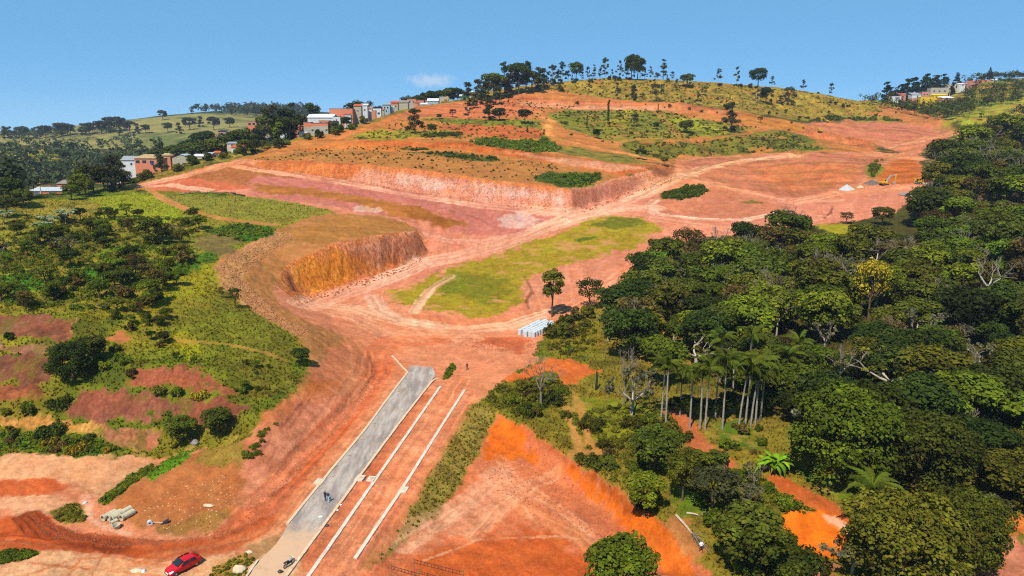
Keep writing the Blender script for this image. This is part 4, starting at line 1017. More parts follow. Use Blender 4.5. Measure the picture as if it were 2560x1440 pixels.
la, ra = lerp_line(LA, 90), lerp_line(RA, 90)
Vv, Ff = [], []; NC = 14
for i in range(90):
    for j in range(NC):
        p = la[i] + (ra[i] - la[i]) * (j / (NC - 1))
        e = 0
        if i == 0: e = .55 * vnoise(np.array(j * .8), np.array(3.), 5)
        if i >= 86: p = p + Vector((0, -1)) * float(vnoise(np.array(j * 1.9), np.array(9. + i), 6) * .5)
        Vv.append((p.x, p.y + e, max(smooth_z(p) + .10, gz(p.x, p.y) + .03)))
for i in range(89):
    for j in range(NC - 1): Ff.append((i * NC + j, i * NC + j + 1, (i + 1) * NC + j + 1, (i + 1) * NC + j))
m = MB(); m.v = Vv; m.f = Ff
tag(m.build('asphalt_road', M_ASPH, smooth=True), kind='structure')
ribbon('kerb', LK, .42, .20, M_KERB, off=-.2)
ribbon('kerb', [wpt(980, 890), wpt(1000, 912), wpt(1020, 934)], .35, .20, M_KERB)
ribbon('kerb', [wpt(1094, 947), wpt(1086, 949)] + RK, .42, .20, M_KERB, off=.2)
ribbon('concrete_strip', [wpt(1102, 966), wpt(1050, 1040), wpt(982, 1138), wpt(940, 1198), wpt(860, 1314), wpt(772, 1440), wpt(752, 1470)], .5, .12, M_STRIP)
ribbon('concrete_strip', [wpt(1162, 975), wpt(1100, 1072), wpt(1040, 1168), wpt(1004, 1225), wpt(960, 1290), wpt(888, 1397)], .5, .12, M_STRIP)
ribbon('kerb', [wpt(645, 1402), wpt(618, 1442), wpt(600, 1470)], .25, .16, M_STRIP)
# inlet slabs beside the kerbs
road_dir = math.atan2((RK[5] - RK[1]).y, (RK[5] - RK[1]).x)
for (px, py, lab, w) in ((798, 1206, 'small square concrete inlet slab outside the left kerb of the asphalt street', 1.3), (900, 1198, 'pale concrete inlet slab against the right kerb of the asphalt street', 1.3),
                         (928, 1199, 'pale concrete inlet slab on the street side of the first concrete strip', 1.1), (1009, 1225, 'white concrete inlet slab on the second concrete strip beside the grass', 1.2)):
    p = onground(px, py)
    t = empty('inlet_slab', p, road_dir); tag(t, lab, 'slab', 'inlet slabs along the street')
    MB().box(0, 0, .06, w * 1.35, w, .26).build('slab', M_STRIP, t, bevel=.02)
    MB().box(0, 0, .21, w * .5, w * .45, .05).build('lid', M_KERB, t, bevel=.01)
M_TIMBER = mat_plain('weathered_timber', alb(212, 178, 140), .9, 0, .2, 4)
for i, (px, py, L, a) in enumerate(((996, 980, .7, .1), (984, 999, .7, .25), (961, 1027, .7, .05), (935, 1060, .75, .3), (905, 1100, .75, .15), (871, 1141, .75, .2), (828, 1194, .8, .25), (806, 1222, .8, .1),
                                    (1007, 1029, .7, -.4), (960, 1094, .7, -.5), (929, 1134, .7, -.3))):
    p = onground(px, py)
    zr = smooth_z(p.to_2d()) + .14
    o = MB().tube([(-L / 2, 0, 0), (L / 2, 0, .06)], [.05, .045], 6).build('timber_peg', M_TIMBER)
    o.location = (p.x, p.y, zr); o.rotation_euler = (0, 0, a)
    tag(o, 'short timber peg lying on the asphalt against the %s kerb' % ('left' if i < 8 else 'right'), 'peg', 'timber pegs along the %s kerb' % ('left' if i < 8 else 'right'))

# ================================================================== PIPES, DRUMS, HEAPS
M_PIPE = mat_plain('pipe_concrete', alb(214, 200, 166), .9, 0, .15, 2)
M_DRUM = mat_plain('white_concrete', alb(226, 232, 234), .8, 0, .07, 2)
M_DARK = mat_plain('dark', (.02, .02, .025), .8)
def pipe(name, L, R, r, mat, n=16):
    """hollow pipe lying along +Y, resting on z = 0"""
    m = MB(); b = 0
    for (yy, rr) in ((0, R * 1.12), (L * .1, R * 1.12), (L * .1, R), (L, R), (L, r), (0, r)):
        for k in range(n):
            t = 2 * math.pi * k / n; m.v.append((rr * math.cos(t), yy, R + rr * math.sin(t)))
    for i in range(6):
        i2 = (i + 1) % 6
        for k in range(n): m.f.append((i * n + k, i * n + (k + 1) % n, i2 * n + (k + 1) % n, i2 * n + k))
    return m.build(name, mat, smooth=False)
pl = [(257, 1302, -.45, 'grey concrete pipe at the outer end of the row, beside the footpath'), (271, 1302, -.45, 'grey concrete pipe lying second in the row from the footpath'),
      (279, 1304, -.45, 'grey concrete pipe in the middle of the row on the spoil mound'), (296, 1294, -.45, 'grey concrete pipe set back behind the others of the row'), (303, 1303, -.45, 'grey concrete pipe at the mound end of the row, casting a long shadow')]
for px, py, a, lab in pl:
    o = pipe('concrete_pipe', 1.9, .44, .34, M_PIPE); p = onground(px, py); o.location = (p.x, p.y, p.z - .05); o.rotation_euler = (0, 0, a)
    tag(o, lab, 'pipe', 'concrete pipes on the spoil mound')
o = pipe('concrete_pipe', .9, .30, .2, M_PIPE); p = onground(277, 1313); o.location = (p.x, p.y, p.z - .04); o.rotation_euler = (0, 0, -.5)
tag(o, 'small short concrete pipe lying in front of the pipe row', 'pipe', 'concrete pipes on the spoil mound')
m = MB().lathe([(.30, 0), (.52, .55), (.55, .62), (.47, .62), (.27, .06), (0, .05)], 16)
o = m.build('concrete_cone', M_PIPE); p = onground(294, 1320); o.location = (p.x, p.y, p.z - .03); o.rotation_euler = (.15, -.1, 0)
tag(o, 'tapered concrete shaft cone standing open side up before the pipes', 'cone')
o = pipe('concrete_pipe', .5, .32, .16, M_DRUM); p = onground(375, 1312); o.location = (p.x, p.y, p.z - .05); o.rotation_euler = (0, 0, .5)
tag(o, 'short white pipe end lying beside a plank on the mound', 'pipe')
o = MB().box(0, 0, .08, 1.7, .18, .1).build('plank', M_TIMBER, bevel=.01); p = onground(391, 1307); o.location = p + Vector((0, 0, .03)); o.rotation_euler = (0, .02, -.05)
tag(o, 'pale plank lying beside the short white pipe end', 'plank')
o = MB().prism([(-.5, 0), (.4, 0), (.55, .5), (.1, .35)], -.25, .2).build('scrap_sheet', M_DARK, bevel=.02); p = onground(412, 1306); o.location = p; o.rotation_euler = (0, 0, .4)
tag(o, 'dark bent scrap sheet propped up beyond the plank', 'scrap')

# white cylinders standing on end, in staggered rows
d_mesh = MB().lathe([(.0, 0), (.52, 0), (.54, .06), (.54, 1.42), (.50, 1.5), (.40, 1.5), (.38, 1.36), (.0, 1.34)], 14).build('concrete_ring', M_DRUM, smooth=False).data
bpy.data.objects.remove(bpy.data.objects['concrete_ring'])
A0 = wpt(1300, 836); A1 = wpt(1366, 803); B0 = wpt(1322, 843)
ax = (A1 - A0); LN = ax.length; ax.normalize(); bx = Vector((ax.y, -ax.x))
NR = 5; NCOL = max(6, int(LN / 1.12)); print('rings', NR, NCOL, LN, (B0 - A0).length)
for r in range(NR):
    for c in range(NCOL - (1 if r in (0, NR - 1) else 0)):
        q = A0 + bx * (r * 1.02) + ax * (c * 1.10 + (r % 2) * .55 + (0, 0, -.2, -.1, .4)[r])
        q = q + Vector((random.uniform(-.05, .05), random.uniform(-.05, .05)))
        o = bpy.data.objects.new('concrete_ring', d_mesh); COL.objects.link(o)
        o.location = (q.x, q.y, gz(q.x, q.y) - .06); o.rotation_euler = (random.uniform(-.02, .02), random.uniform(-.02, .02), random.uniform(0, 6))
        tag(o, 'white concrete ring standing on end in the block of rings under the lone tall tree', 'concrete ring', 'white concrete rings stored beside the lone tree')

def heap(name, R, h, mat, lab, cat, loc, seed=0, sx=1.0, sy=1.0, n=28, rings=9, rough=.12, group=None):
    r = np.linspace(0, 1, rings + 1)[1:]; th = np.linspace(0, 2 * np.pi, n, endpoint=False)
    rr, tth = np.meshgrid(r, th, indexing='ij')
    X = (rr * np.cos(tth) * R * sx); Yv = (rr * np.sin(tth) * R * sy)
    X = X * (1 + .16 * fbm(np.cos(tth) * 2 + 7, np.sin(tth) * 2 + seed, 1, 2, seed)); Yv = Yv * (1 + .16 * fbm(np.cos(tth) * 2 + 17, np.sin(tth) * 2 + seed, 1, 2, seed))
    Z = h * (1 - rr) ** .9 * (1 + rough * fbm(X + seed * 9, Yv, R * .3, 3, seed)) - .12 * (rr ** 6) * 2
    Vh = np.concatenate([np.stack([X.ravel(), Yv.ravel(), Z.ravel()], 1), [[0, 0, h]]]); f = []
    for i in range(rings - 1):
        for k in range(n): f.append((i * n + k, (i + 1) * n + k, (i + 1) * n + (k + 1) % n, i * n + (k + 1) % n))
    for k in range(n): f.append((len(Vh) - 1, k, (k + 1) % n, (k + 1) % n))
    mm = MB(); mm.v = [tuple(v) for v in Vh]; mm.f = [q if q[2] != q[3] else q[:3] for q in f]
    o = mm.build(name, mat, smooth=False); o.location = loc
    return tag(o, lab, cat, group)
M_GRAVEL = mat_plain('gravel', alb(204, 204, 202), .95, 0, .12, 4)
M_SAND = mat_plain('sand', alb(232, 196, 162), .95, 0, .12, 4)
M_RUBBLE = mat_plain('rubble', alb(120, 106, 98), .95, 0, .3, 1.5)
M_STONE = mat_plain('stone', alb(236, 206, 170), .9, 0, .16, 2)
M_SLAG = mat_plain('grey_stone', alb(156, 146, 138), .95, 0, .3, 1.0)
heap('gravel_heap', 4.0, 2.7, M_GRAVEL, 'pale grey conical gravel heap on the haul road near the excavator', 'gravel heap', onground(2117, 474), 3)
heap('sand_heap', 1.9, 1.1, M_SAND, 'small low sandy heap between the gravel heap and the excavator', 'sand heap', onground(2151, 468), 5)
heap('rubble_heap', 3.2, 2.2, M_RUBBLE, 'dark grey rubble heap behind the tracks of the excavator', 'rubble heap', onground(2180, 460), 8, 1.5, .8, rough=.5)
heap('stone_spread', 5.0, .9, M_SLAG, 'grey stone spread at the edge of the wood below the loader', 'stone heap', onground(2275, 488), 9, .7, 1.6, rough=.6)
heap('lime_heap', .75, .3, M_STONE, 'low pale heap spilled on the dirt beside the red car', 'lime heap', onground(341, 1426), 2, 1.2, .8)
heap('rag_heap', .38, .35, M_DRUM, 'small crumpled white rags beside the pale heap', 'rags', onground(359, 1428), 6, rough=.8, n=14, rings=5)
def boulder(name, s, mat, lab, cat, loc, seed, group=None):
    bm = bmesh.new(); bmesh.ops.create_icosphere(bm, subdivisions=2, radius=1)
    for v in bm.verts:
        k = 1 + .28 * float(fbm(np.array(v.co.x * 2 + seed), np.array(v.co.y * 2 + v.co.z * 1.7), 1.0, 3, seed)); v.co = Vector((v.co.x * s[0] * k, v.co.y * s[1] * k, v.co.z * s[2] * k))
    me = bpy.data.meshes.new(name); bm.to_mesh(me); bm.free(); me.materials.append(mat)
    o = bpy.data.objects.new(name, me); COL.objects.link(o); o.location = loc
    return tag(o, lab, cat, group)
boulder('boulder', (.85, .6, .55), M_STONE, 'pale round boulder in the grass beside the end of the street', 'boulder', onground(598, 1428) + Vector((0, 0, .2)), 1)
boulder('boulder', (.5, .3, .25), M_STONE, 'small pale stone lying beside the dark soil patch at the street end', 'boulder', onground(622, 1382) + Vector((0, 0, .1)), 2)
boulder('boulder', (.7, .6, .6), M_SLAG, 'grey boulder at the foot of the bushes above the green verge', 'boulder', onground(488, 1108) + Vector((0, 0, .2)), 3)
boulder('boulder', (.7, .35, .2), M_STONE, 'pale slab of stone on the back of the spoil mound', 'boulder', onground(522, 1266) + Vector((0, 0, .1)), 4)
boulder('boulder', (.3, .3, .2), M_DRUM, 'small white stone on the yard beside the footpath', 'boulder', onground(213, 1257) + Vector((0, 0, .08)), 5)
# litter and clods on the mound and the fields: too small to pick apart
def clods(name, poly, count, smin, smax, mat, seed):
    P = world_line(poly, True, 40); rng = np.random.default_rng(seed)
    bx0, bx1, by0, by1 = P[:, 0].min(), P[:, 0].max(), P[:, 1].min(), P[:, 1].max()
    q = rng.uniform((bx0, by0), (bx1, by1), (count * 4, 2)); _, ins, _ = seg_dist(q[:, 0], q[:, 1], P, True); q = q[ins][:count]
    s = rng.uniform(smin, smax, len(q)) ** 1.0; zq = relief(q[:, 0], q[:, 1])
    base = np.array([(1, 0, 0), (0, 1, 0), (-1, 0, 0), (0, -1, 0), (0, 0, .9), (0, 0, -.6)])
    fb = np.array([(0, 1, 4), (1, 2, 4), (2, 3, 4), (3, 0, 4), (1, 0, 5), (2, 1, 5), (3, 2, 5), (0, 3, 5)])
    k = base[None] * rng.uniform(.5, 1.3, (len(q), 6, 1)) * s[:, None, None]
    a = rng.uniform(0, 6.28, len(q)); ca, sa = np.cos(a)[:, None], np.sin(a)[:, None]
    Vc = np.stack([k[..., 0] * ca - k[..., 1] * sa + q[:, 0:1], k[..., 0] * sa + k[..., 1] * ca + q[:, 1:2], k[..., 2] + zq[:, None]], -1).reshape(-1, 3)
    Fc = (fb[None] + (np.arange(len(q)) * 6)[:, None, None]).reshape(-1, 3)
    return tag(mesh_np(name, Vc, Fc, mat), kind='stuff')
M_CLOD = mat_plain('clod', alb(168, 92, 52), .95, 0, .3, .7)
M_CLOD2 = mat_plain('spoil_clod', alb(186, 126, 78), .95, 0, .3, .7)
M_LITTER = mat_plain('litter', alb(232, 214, 170), .9, 0, .2, .7)
o = clods('litter', [(330, 1280), (400, 1240), (560, 1180), (610, 1250), (500, 1330), (380, 1320)], 90, .05, .14, M_LITTER, 1); tag(o, 'scattered pale litter on the spoil mound', 'litter')
o = clods('soil_clods', [(600, 1290), (720, 1190), (880, 1030), (930, 910), (960, 960), (800, 1120), (640, 1310)], 900, .05, .16, M_CLOD, 2); tag(o, 'red clods along the foot of the roadside bank', 'clods')
o = clods('soil_clods', [(535, 670), (570, 645), (690, 580), (740, 590), (650, 650), (610, 700), (700, 790), (780, 830), (740, 840), (640, 780), (560, 720)], 2600, .12, .45, M_CLOD2, 3); tag(o, 'brown clods on the shoulder of the spoil tip', 'clods')
o = clods('soil_clods', [(1200, 1160), (1330, 1110), (1480, 1240), (1640, 1390), (1560, 1420), (1400, 1300), (1250, 1240)], 1300, .04, .14, M_CLOD, 4); tag(o, 'orange clods below the cut edge of the pit', 'clods')
o = clods('soil_clods', [(80, 1290), (200, 1330), (420, 1352), (640, 1310), (560, 1345), (300, 1368), (100, 1340)], 900, .05, .16, M_CLOD, 5); tag(o, 'red clods beside the wheel ruts of the yard', 'clods')
o = clods('soil_clods', [(1440, 530), (1500, 508), (1640, 455), (1690, 436), (1700, 446), (1600, 480), (1450, 535)], 500, .15, .6, M_CLOD, 6); tag(o, 'red clods at the foot of the long cut face', 'clods')
o = clods('soil_clods', [(1180, 850), (1330, 850), (1330, 870), (1250, 880), (1130, 860)], 350, .06, .25, M_CLOD, 7); tag(o, 'red clods on the low bank beside the street end', 'clods')
o = clods('soil_clods', [(735, 752), (800, 735), (900, 702), (1000, 672), (1066, 638), (1070, 646), (1000, 684), (900, 716), (760, 762)], 420, .12, .5, M_CLOD, 9); tag(o, 'fallen clods at the foot of the high cut face', 'clods')
o = clods('soil_clods', [(640, 416), (870, 450), (1200, 505), (1428, 526), (1428, 531), (1200, 511), (870, 455), (640, 421)], 420, .15, .55, M_CLOD, 10); tag(o, 'fallen clods along the long cut face', 'clods')
o = clods('litter', [(700, 1290), (860, 1170), (1160, 975), (1165, 1000), (1000, 1260), (900, 1420), (740, 1420)], 220, .03, .1, M_LITTER, 8); tag(o, 'pale chips scattered along the street', 'litter')
# ================================================================== CAR
M_RED = mat_plain('red_paint', alb(226, 10, 28), .28, 0, .03, 1, .5)
M_GLASS = mat_plain('dark_glass', (.012, .016, .02), .12, 0, .05, 1, .5)
M_TYRE = mat_plain('tyre', (.02, .02, .02), .9, 0, .2, 3)
M_RIM = mat_plain('rim', (.45, .45, .47), .4, .6, .1, 3)
M_LAMP = mat_plain('headlamp', (.85, .87, .9), .15, 0, .02, 1, .6)
M_PLATE = mat_plain('number_plate', (.7, .72, .7), .5)
M_YELLOW = mat_plain('yellow_paint', alb(250, 186, 16), .5, 0, .1, 1)
M_STEEL = mat_plain('grey_steel', alb(186, 180, 172), .55, 0, .15, 1)
M_TRACK = mat_plain('crawler_track', (.04, .037, .035), .8, 0, .3, 3)
M_WHITE = mat_plain('white_paint', alb(240, 240, 240), .5, 0, .05, 1)
def smooth_body(name, secs, mat, parent, sub=1):
    """loft of cross-sections: each (x, [(y, z), ...] half outline) mirrored"""
    m = MB(); n = None
    for xx, half in secs:
        ring = [(xx, yy, zz) for yy, zz in half] + [(xx, -yy, zz) for yy, zz in reversed(half)]
        n = len(ring); m.v += ring
    for i in range(len(secs) - 1):
        for k in range(n): m.f.append((i * n + k, i * n + (k + 1) % n, (i + 1) * n + (k + 1) % n, (i + 1) * n + k))
    m.f.append(tuple(range(n))); m.f.append(tuple((len(secs) - 1) * n + k for k in reversed(range(n))))
    o = m.build(name, mat, parent, smooth=True)
    if sub:
        md = o.modifiers.new('round', 'SUBSURF'); md.levels = sub; md.render_levels = sub
    return o
def wheel_mesh(parent, loc, R=.31, W=.2, rim=True):
    w = MB()
    prof = [(R * .55, -W / 2), (R * .95, -W / 2), (R, -W / 2 + .03), (R, W / 2 - .03), (R * .95, W / 2), (R * .55, W / 2)]
    w.lathe(prof, 16)
    o = w.build('wheel', M_TYRE, parent); o.location = loc; o.rotation_euler = (math.pi / 2, 0, 0)
    if rim:
        r = MB().lathe([(0, -W / 2 + .02), (R * .2, -W / 2 + .01), (R * .58, -W / 2 + .05), (R * .58, W / 2 - .05), (R * .2, W / 2 - .01), (0, W / 2 - .02)], 10).build('rim', M_RIM, o)
    return o
def hatchback(loc, rz):
    t = empty('car', loc, rz); tag(t, 'red five-door hatchback parked on the dirt beside the grass verge', 'car')
    S = lambda x, w0, z0, w1, z1, w2, z2: (x, [(w0 * .9, z0), (w0, z0 + .12), (w1, z1), (w2, z2)])
    secs = [S(-1.98, .70, .32, .74, .72, .55, .90), S(-1.88, .80, .24, .84, .78, .62, 1.05), S(-1.4, .83, .22, .86, .88, .66, 1.36), S(-.6, .84, .22, .87, .90, .68, 1.50), S(.1, .84, .22, .87, .90, .68, 1.48),
            S(.62, .84, .22, .86, .90, .66, 1.22), S(.98, .83, .22, .84, .88, .70, .98), S(1.55, .82, .24, .80, .80, .62, .88), S(1.9, .76, .28, .72, .68, .50, .74), S(2.0, .66, .34, .62, .58, .42, .62)]
    smooth_body('body', secs, M_RED, t, 2)
    g = MB().add([(.20, .60, 1.47), (.20, -.60, 1.47), (.98, -.68, 1.02), (.98, .68, 1.02)], [(0, 1, 2, 3)]); o = g.build('windscreen', M_GLASS, t); o.location = (.02, 0, .015)
    g = MB().add([(-1.42, .56, 1.40), (-1.42, -.56, 1.40), (-1.88, -.58, 1.07), (-1.88, .58, 1.07)], [(0, 1, 2, 3)]); o = g.build('rear_window', M_GLASS, t); o.location = (-.03, 0, .015)
    for s in (-1, 1):
        MB().add([(-.55, s * .80, .98), (.62, s * .82, .98), (.25, s * .715, 1.36), (-.50, s * .70, 1.40)], [(0, 1, 2, 3)]).build('side_window', M_GLASS, t).location = (0, s * .03, 0)
        MB().add([(-1.35, s * .80, 1.0), (-.62, s * .80, .98), (-.57, s * .70, 1.40), (-1.15, s * .69, 1.34)], [(0, 1, 2, 3)]).build('side_window', M_GLASS, t).location = (0, s * .035, 0)
        d = MB().box(.02, s * .878, .62, 1.1, .015, .5).build('door', M_RED, t, bevel=.005); MB().box(-.35, s * .89, .78, .2, .02, .04).build('handle', M_TYRE, d)
        d = MB().box(-1.0, s * .872, .62, .8, .015, .5).build('door', M_RED, t, bevel=.005); MB().box(-1.28, s * .885, .78, .2, .02, .04).build('handle', M_TYRE, d)
        MB().box(.74, s * .97, 1.0, .12, .2, .14).build('mirror', M_RED, t, bevel=.03)
        MB().add([(1.50, s * .78, .70), (1.52, s * .74, .84), (1.90, s * .50, .74), (1.98, s * .50, .60), (1.86, s * .72, .60)], [(0, 1, 2, 3, 4)]).build('headlight', M_LAMP, t).location = (.03, s * .02, .03)
        MB().box(-1.93, s * .66, .86, .08, .16, .26).build('tail_light', M_RED, t, bevel=.02)
        for xx in (1.28, -1.28): wheel_mesh(t, (xx, s * .76, .30))
    MB().box(2.0, 0, .47, .06, .5, .14).build('number_plate', M_PLATE, t)
    MB().box(1.99, 0, .38, .05, 1.1, .12).build('grille', M_TYRE, t, bevel=.01)
    MB().box(1.93, 0, .27, .12, 1.35, .14).build('bumper', M_TYRE, t, bevel=.03)
    return t
pc = onground(459, 1422)
car = hatchback((pc.x, pc.y, pc.z), math.radians(-127))

# ================================================================== EARTH-MOVING PLANT
def crawler(parent, x, w=.5, L=3.6, h=.85):
    for s in (-1, 1):
        poly = [(-L / 2, h * .5), (-L / 2 + h * .4, 0), (L / 2 - h * .4, 0), (L / 2, h * .5), (L / 2 - h * .4, h), (-L / 2 + h * .4, h)]
        MB().prism(poly, s * x - w / 2, s * x + w / 2).build('crawler_track', M_TRACK, parent, bevel=.05)
def excavator(loc, rz, scale, lab, boom=M_STEEL, group=None):
    t = empty('excavator', loc, rz); t.scale = (scale,) * 3; tag(t, lab, 'excavator', group)
    crawler(t, 1.1)
    MB().box(-.5, 0, 1.45, 3.0, 2.5, .9).build('body', M_YELLOW, t, bevel=.1)
    MB().box(-1.6, 0, 1.5, .9, 2.6, 1.1).build('counterweight', M_YELLOW, t, bevel=.15)
    cb = MB().prism([(.0, 1.0), (1.3, 1.0), (1.3, 1.9), (.9, 2.9), (0, 2.9)], .2, 1.2).build('cab', M_YELLOW, t, bevel=.05)
    MB().add([(1.32, .3, 1.9), (1.32, 1.1, 1.9), (.94, 1.1, 2.8), (.94, .3, 2.8)], [(0, 1, 2, 3)]).build('window', M_GLASS, cb)
    for yy in (.18, 1.22): MB().box(.55, yy, 2.3, .8, .03, .8).build('window', M_GLASS, cb)
    MB().prism([(.4, 1.5), (1.0, 1.4), (2.6, 4.0), (5.4, 4.6), (5.4, 5.0), (2.3, 4.7)], -.45, -.05).build('boom', boom, t, bevel=.04)
    MB().prism([(5.0, 4.9), (5.6, 5.4), (5.9, 5.0), (5.3, 1.9), (5.0, 1.9)], -.42, -.08).build('stick', M_YELLOW, t, bevel=.04)
    MB().tube([(1.4, -.25, 1.6), (2.9, -.25, 3.9)], .09, 8).build('ram', M_STEEL, t)
    MB().prism([(5.0, 2.0), (5.5, 1.9), (5.6, 1.0), (5.0, .5), (4.4, .9), (4.8, 1.2)], -.75, .25).build('bucket', M_STEEL, t, bevel=.04)
    return t
p = onground(2210, 463); excavator(p, math.radians(8), 1.02, 'yellow crawler excavator with a grey boom beside the rubble heap')
p = onground(2245, 272); excavator((p.x, p.y, p.z - .1), math.radians(80), .8, 'small yellow excavator standing on the bare crest of the hill', M_YELLOW)
p = onground(2066, 307, 480); excavator((p.x, p.y, p.z), math.radians(185), .75, 'pale yellow excavator at the top edge of the upper pink bowl', M_YELLOW)
def loader(loc, rz, lab, cat='loader'):
    t = empty('backhoe_loader', loc, rz); tag(t, lab, cat)
    MB().box(0.6, 0, 1.25, 2.6, 1.1, .9).build('body', M_YELLOW, t, bevel=.08)
    cb = MB().prism([(-1.3, 1.0), (.3, 1.0), (.2, 2.6), (-1.2, 2.6)], -.75, .75).build('cab', M_YELLOW, t, bevel=.04)
    for yy in (-.77, .77): MB().box(-.5, yy, 2.05, 1.1, .03, .8).build('window', M_GLASS, cb)
    for xx in (-1.28, .32): MB().box(xx, 0, 2.05, .04, 1.2, .8).build('window', M_GLASS, cb)
    MB().box(-.5, 0, 2.72, 1.8, 1.7, .12).build('roof', M_YELLOW, t, bevel=.03)
    for s in (-1, 1):
        wheel_mesh(t, (-.9, s * .9, .75), .75, .5); wheel_mesh(t, (1.5, s * .85, .5), .5, .4)
        MB().tube([(.6, s * .7, 1.5), (2.2, s * .7, 1.1), (2.7, s * .7, .6)], .1, 6).build('loader_arm', M_YELLOW, t)
    MB().prism([(2.6, .2), (3.3, .15), (2.9, .9), (2.6, 1.0)], -1.1, 1.1).build('front_bucket', M_STEEL, t, bevel=.03)
    MB().prism([(-1.5, 1.0), (-1.8, .8), (-2.9, 2.6), (-2.6, 2.8)], -.15, .15).build('backhoe_boom', M_YELLOW, t, bevel=.03)
    MB().prism([(-2.8, 2.8), (-3.1, 2.6), (-2.7, .9), (-2.5, 1.0)], -.12, .12).build('backhoe_stick', M_YELLOW, t, bevel=.03)
    MB().prism([(-2.9, 1.0), (-2.4, 1.0), (-2.4, .5), (-2.9, .4)], -.3, .3).build('backhoe_bucket', M_STEEL, t, bevel=.03)
    return t
p = onground(2298, 461); loader((p.x, p.y, p.z), math.radians(-70), 'yellow backhoe loader parked against the wood at the end of the haul road')
p = onground(2050, 330, 470)
t = empty('bulldozer', (p.x, p.y, p.z), math.radians(10)); tag(t, 'orange bulldozer working half hidden behind the upper bank', 'bulldozer')
crawler(t, .9, .5, 3.0, .9); MB().box(.5, 0, 1.4, 2.4, 1.3, 1.0).build('body', M_YELLOW, t, bevel=.08)
cb = MB().box(-.9, 0, 2.0, 1.4, 1.5, 1.6).build('cab', M_YELLOW, t, bevel=.08); MB().box(-.9, 0, 2.3, 1.44, 1.2, .7).build('window', M_GLASS, cb)
MB().box(2.3, 0, .8, .25, 3.0, 1.2).build('blade', M_STEEL, t, bevel=.04)
for s in (-1, 1): MB().tube([(.3, s * 1.3, .6), (2.2, s * 1.3, .6)], .1, 6).build('push_arm', M_YELLOW, t)
# plant and lorries by the houses on the ridge
p = PY(1112, 256, 545); p = (p[0], p[1], gz(p[0], p[1])); loader(p, math.radians(160), 'yellow backhoe loader standing among the sheds on the ridge', 'loader')
p = PY(1122, 252, 560); t = empty('excavator', (p[0], p[1], gz(p[0], p[1])), 2.4); t.scale = (.9,) * 3; tag(t, 'yellow excavator with its arm raised behind the tin sheds on the ridge', 'excavator')
crawler(t, 1.1); MB().box(-.5, 0, 1.45, 3.0, 2.5, .9).build('body', M_YELLOW, t, bevel=.1); cb = MB().box(.6, .7, 2.1, 1.2, 1.0, 1.7).build('cab', M_YELLOW, t, bevel=.05); MB().box(.6, .7, 2.4, 1.24, 1.04, .7).build('window', M_GLASS, cb)
MB().prism([(.4, 1.5), (1.0, 1.4), (1.9, 4.6), (2.6, 6.6), (2.2, 6.8), (1.4, 4.8)], -.45, -.05).build('boom', M_YELLOW, t, bevel=.04); MB().prism([(2.3, 6.6), (2.7, 6.6), (2.9, 3.8), (2.6, 3.8)], -.42, -.08).build('stick', M_YELLOW, t, bevel=.04); MB().prism([(2.5, 4.0), (3.0, 3.9), (3.0, 3.2), (2.4, 3.0)], -.6, .2).build('bucket', M_STEEL, t, bevel=.04)
M_GREEN = mat_plain('green_paint', alb(40, 110, 70), .5)
def lorry(px, py, Y, lab, load, rz):
    q = PY(px, py, Y); t = empty('lorry', (q[0], q[1], gz(q[0], q[1])), rz); tag(t, lab, 'lorry', 'white tank lorries on the ridge' if load == 'tank' else None)
    MB().box(0, 0, .95, 6.6, 1.2, .25).build('chassis', M_TRACK, t)
    c = MB().prism([(2.3, .7), (3.7, .7), (3.7, 1.7), (3.4, 2.7), (2.3, 2.7)], -1.1, 1.1).build('cab', M_WHITE, t, bevel=.06)
    MB().add([(3.73, -.9, 1.8), (3.73, .9, 1.8), (3.46, .9, 2.6), (3.46, -.9, 2.6)], [(0, 1, 2, 3)]).build('windscreen', M_GLASS, c)
    if load == 'tank':
        b = pipe('tank', 5.2, 1.05, .9, M_WHITE, 18); b.parent = t; b.location = (2.0, 0, 1.1); b.rotation_euler = (0, 0, math.pi / 2)
        for xx in (2.0, -3.2): MB().lathe([(0, -.02), (1.0, -.02), (1.0, .02), (0, .02)], 18).build('tank_end', M_WHITE, b).matrix_local = Matrix.Translation((0, 2.0 - xx, 1.05)) @ Matrix.Rotation(math.pi / 2, 4, 'X')
    else:
        MB().box(-.6, 0, 2.1, 5.4, 2.3, 2.2).build('box_body', M_GREEN, t, bevel=.05)
    for xx in (2.9, -1.6, -2.7):
        for s in (-1, 1): wheel_mesh(t, (xx, s * .95, .5), .5, .35, False)
    return t
lorry(1158, 244, 575, 'white tank lorry parked on the ridge against the eucalyptus trees', 'tank', .15)
lorry(1176, 243, 582, 'white tank lorry half hidden behind the eucalyptus trees on the ridge', 'tank', .1)
lorry(1166, 250, 558, 'green box lorry parked below the white tank lorries on the ridge', 'box', .05)

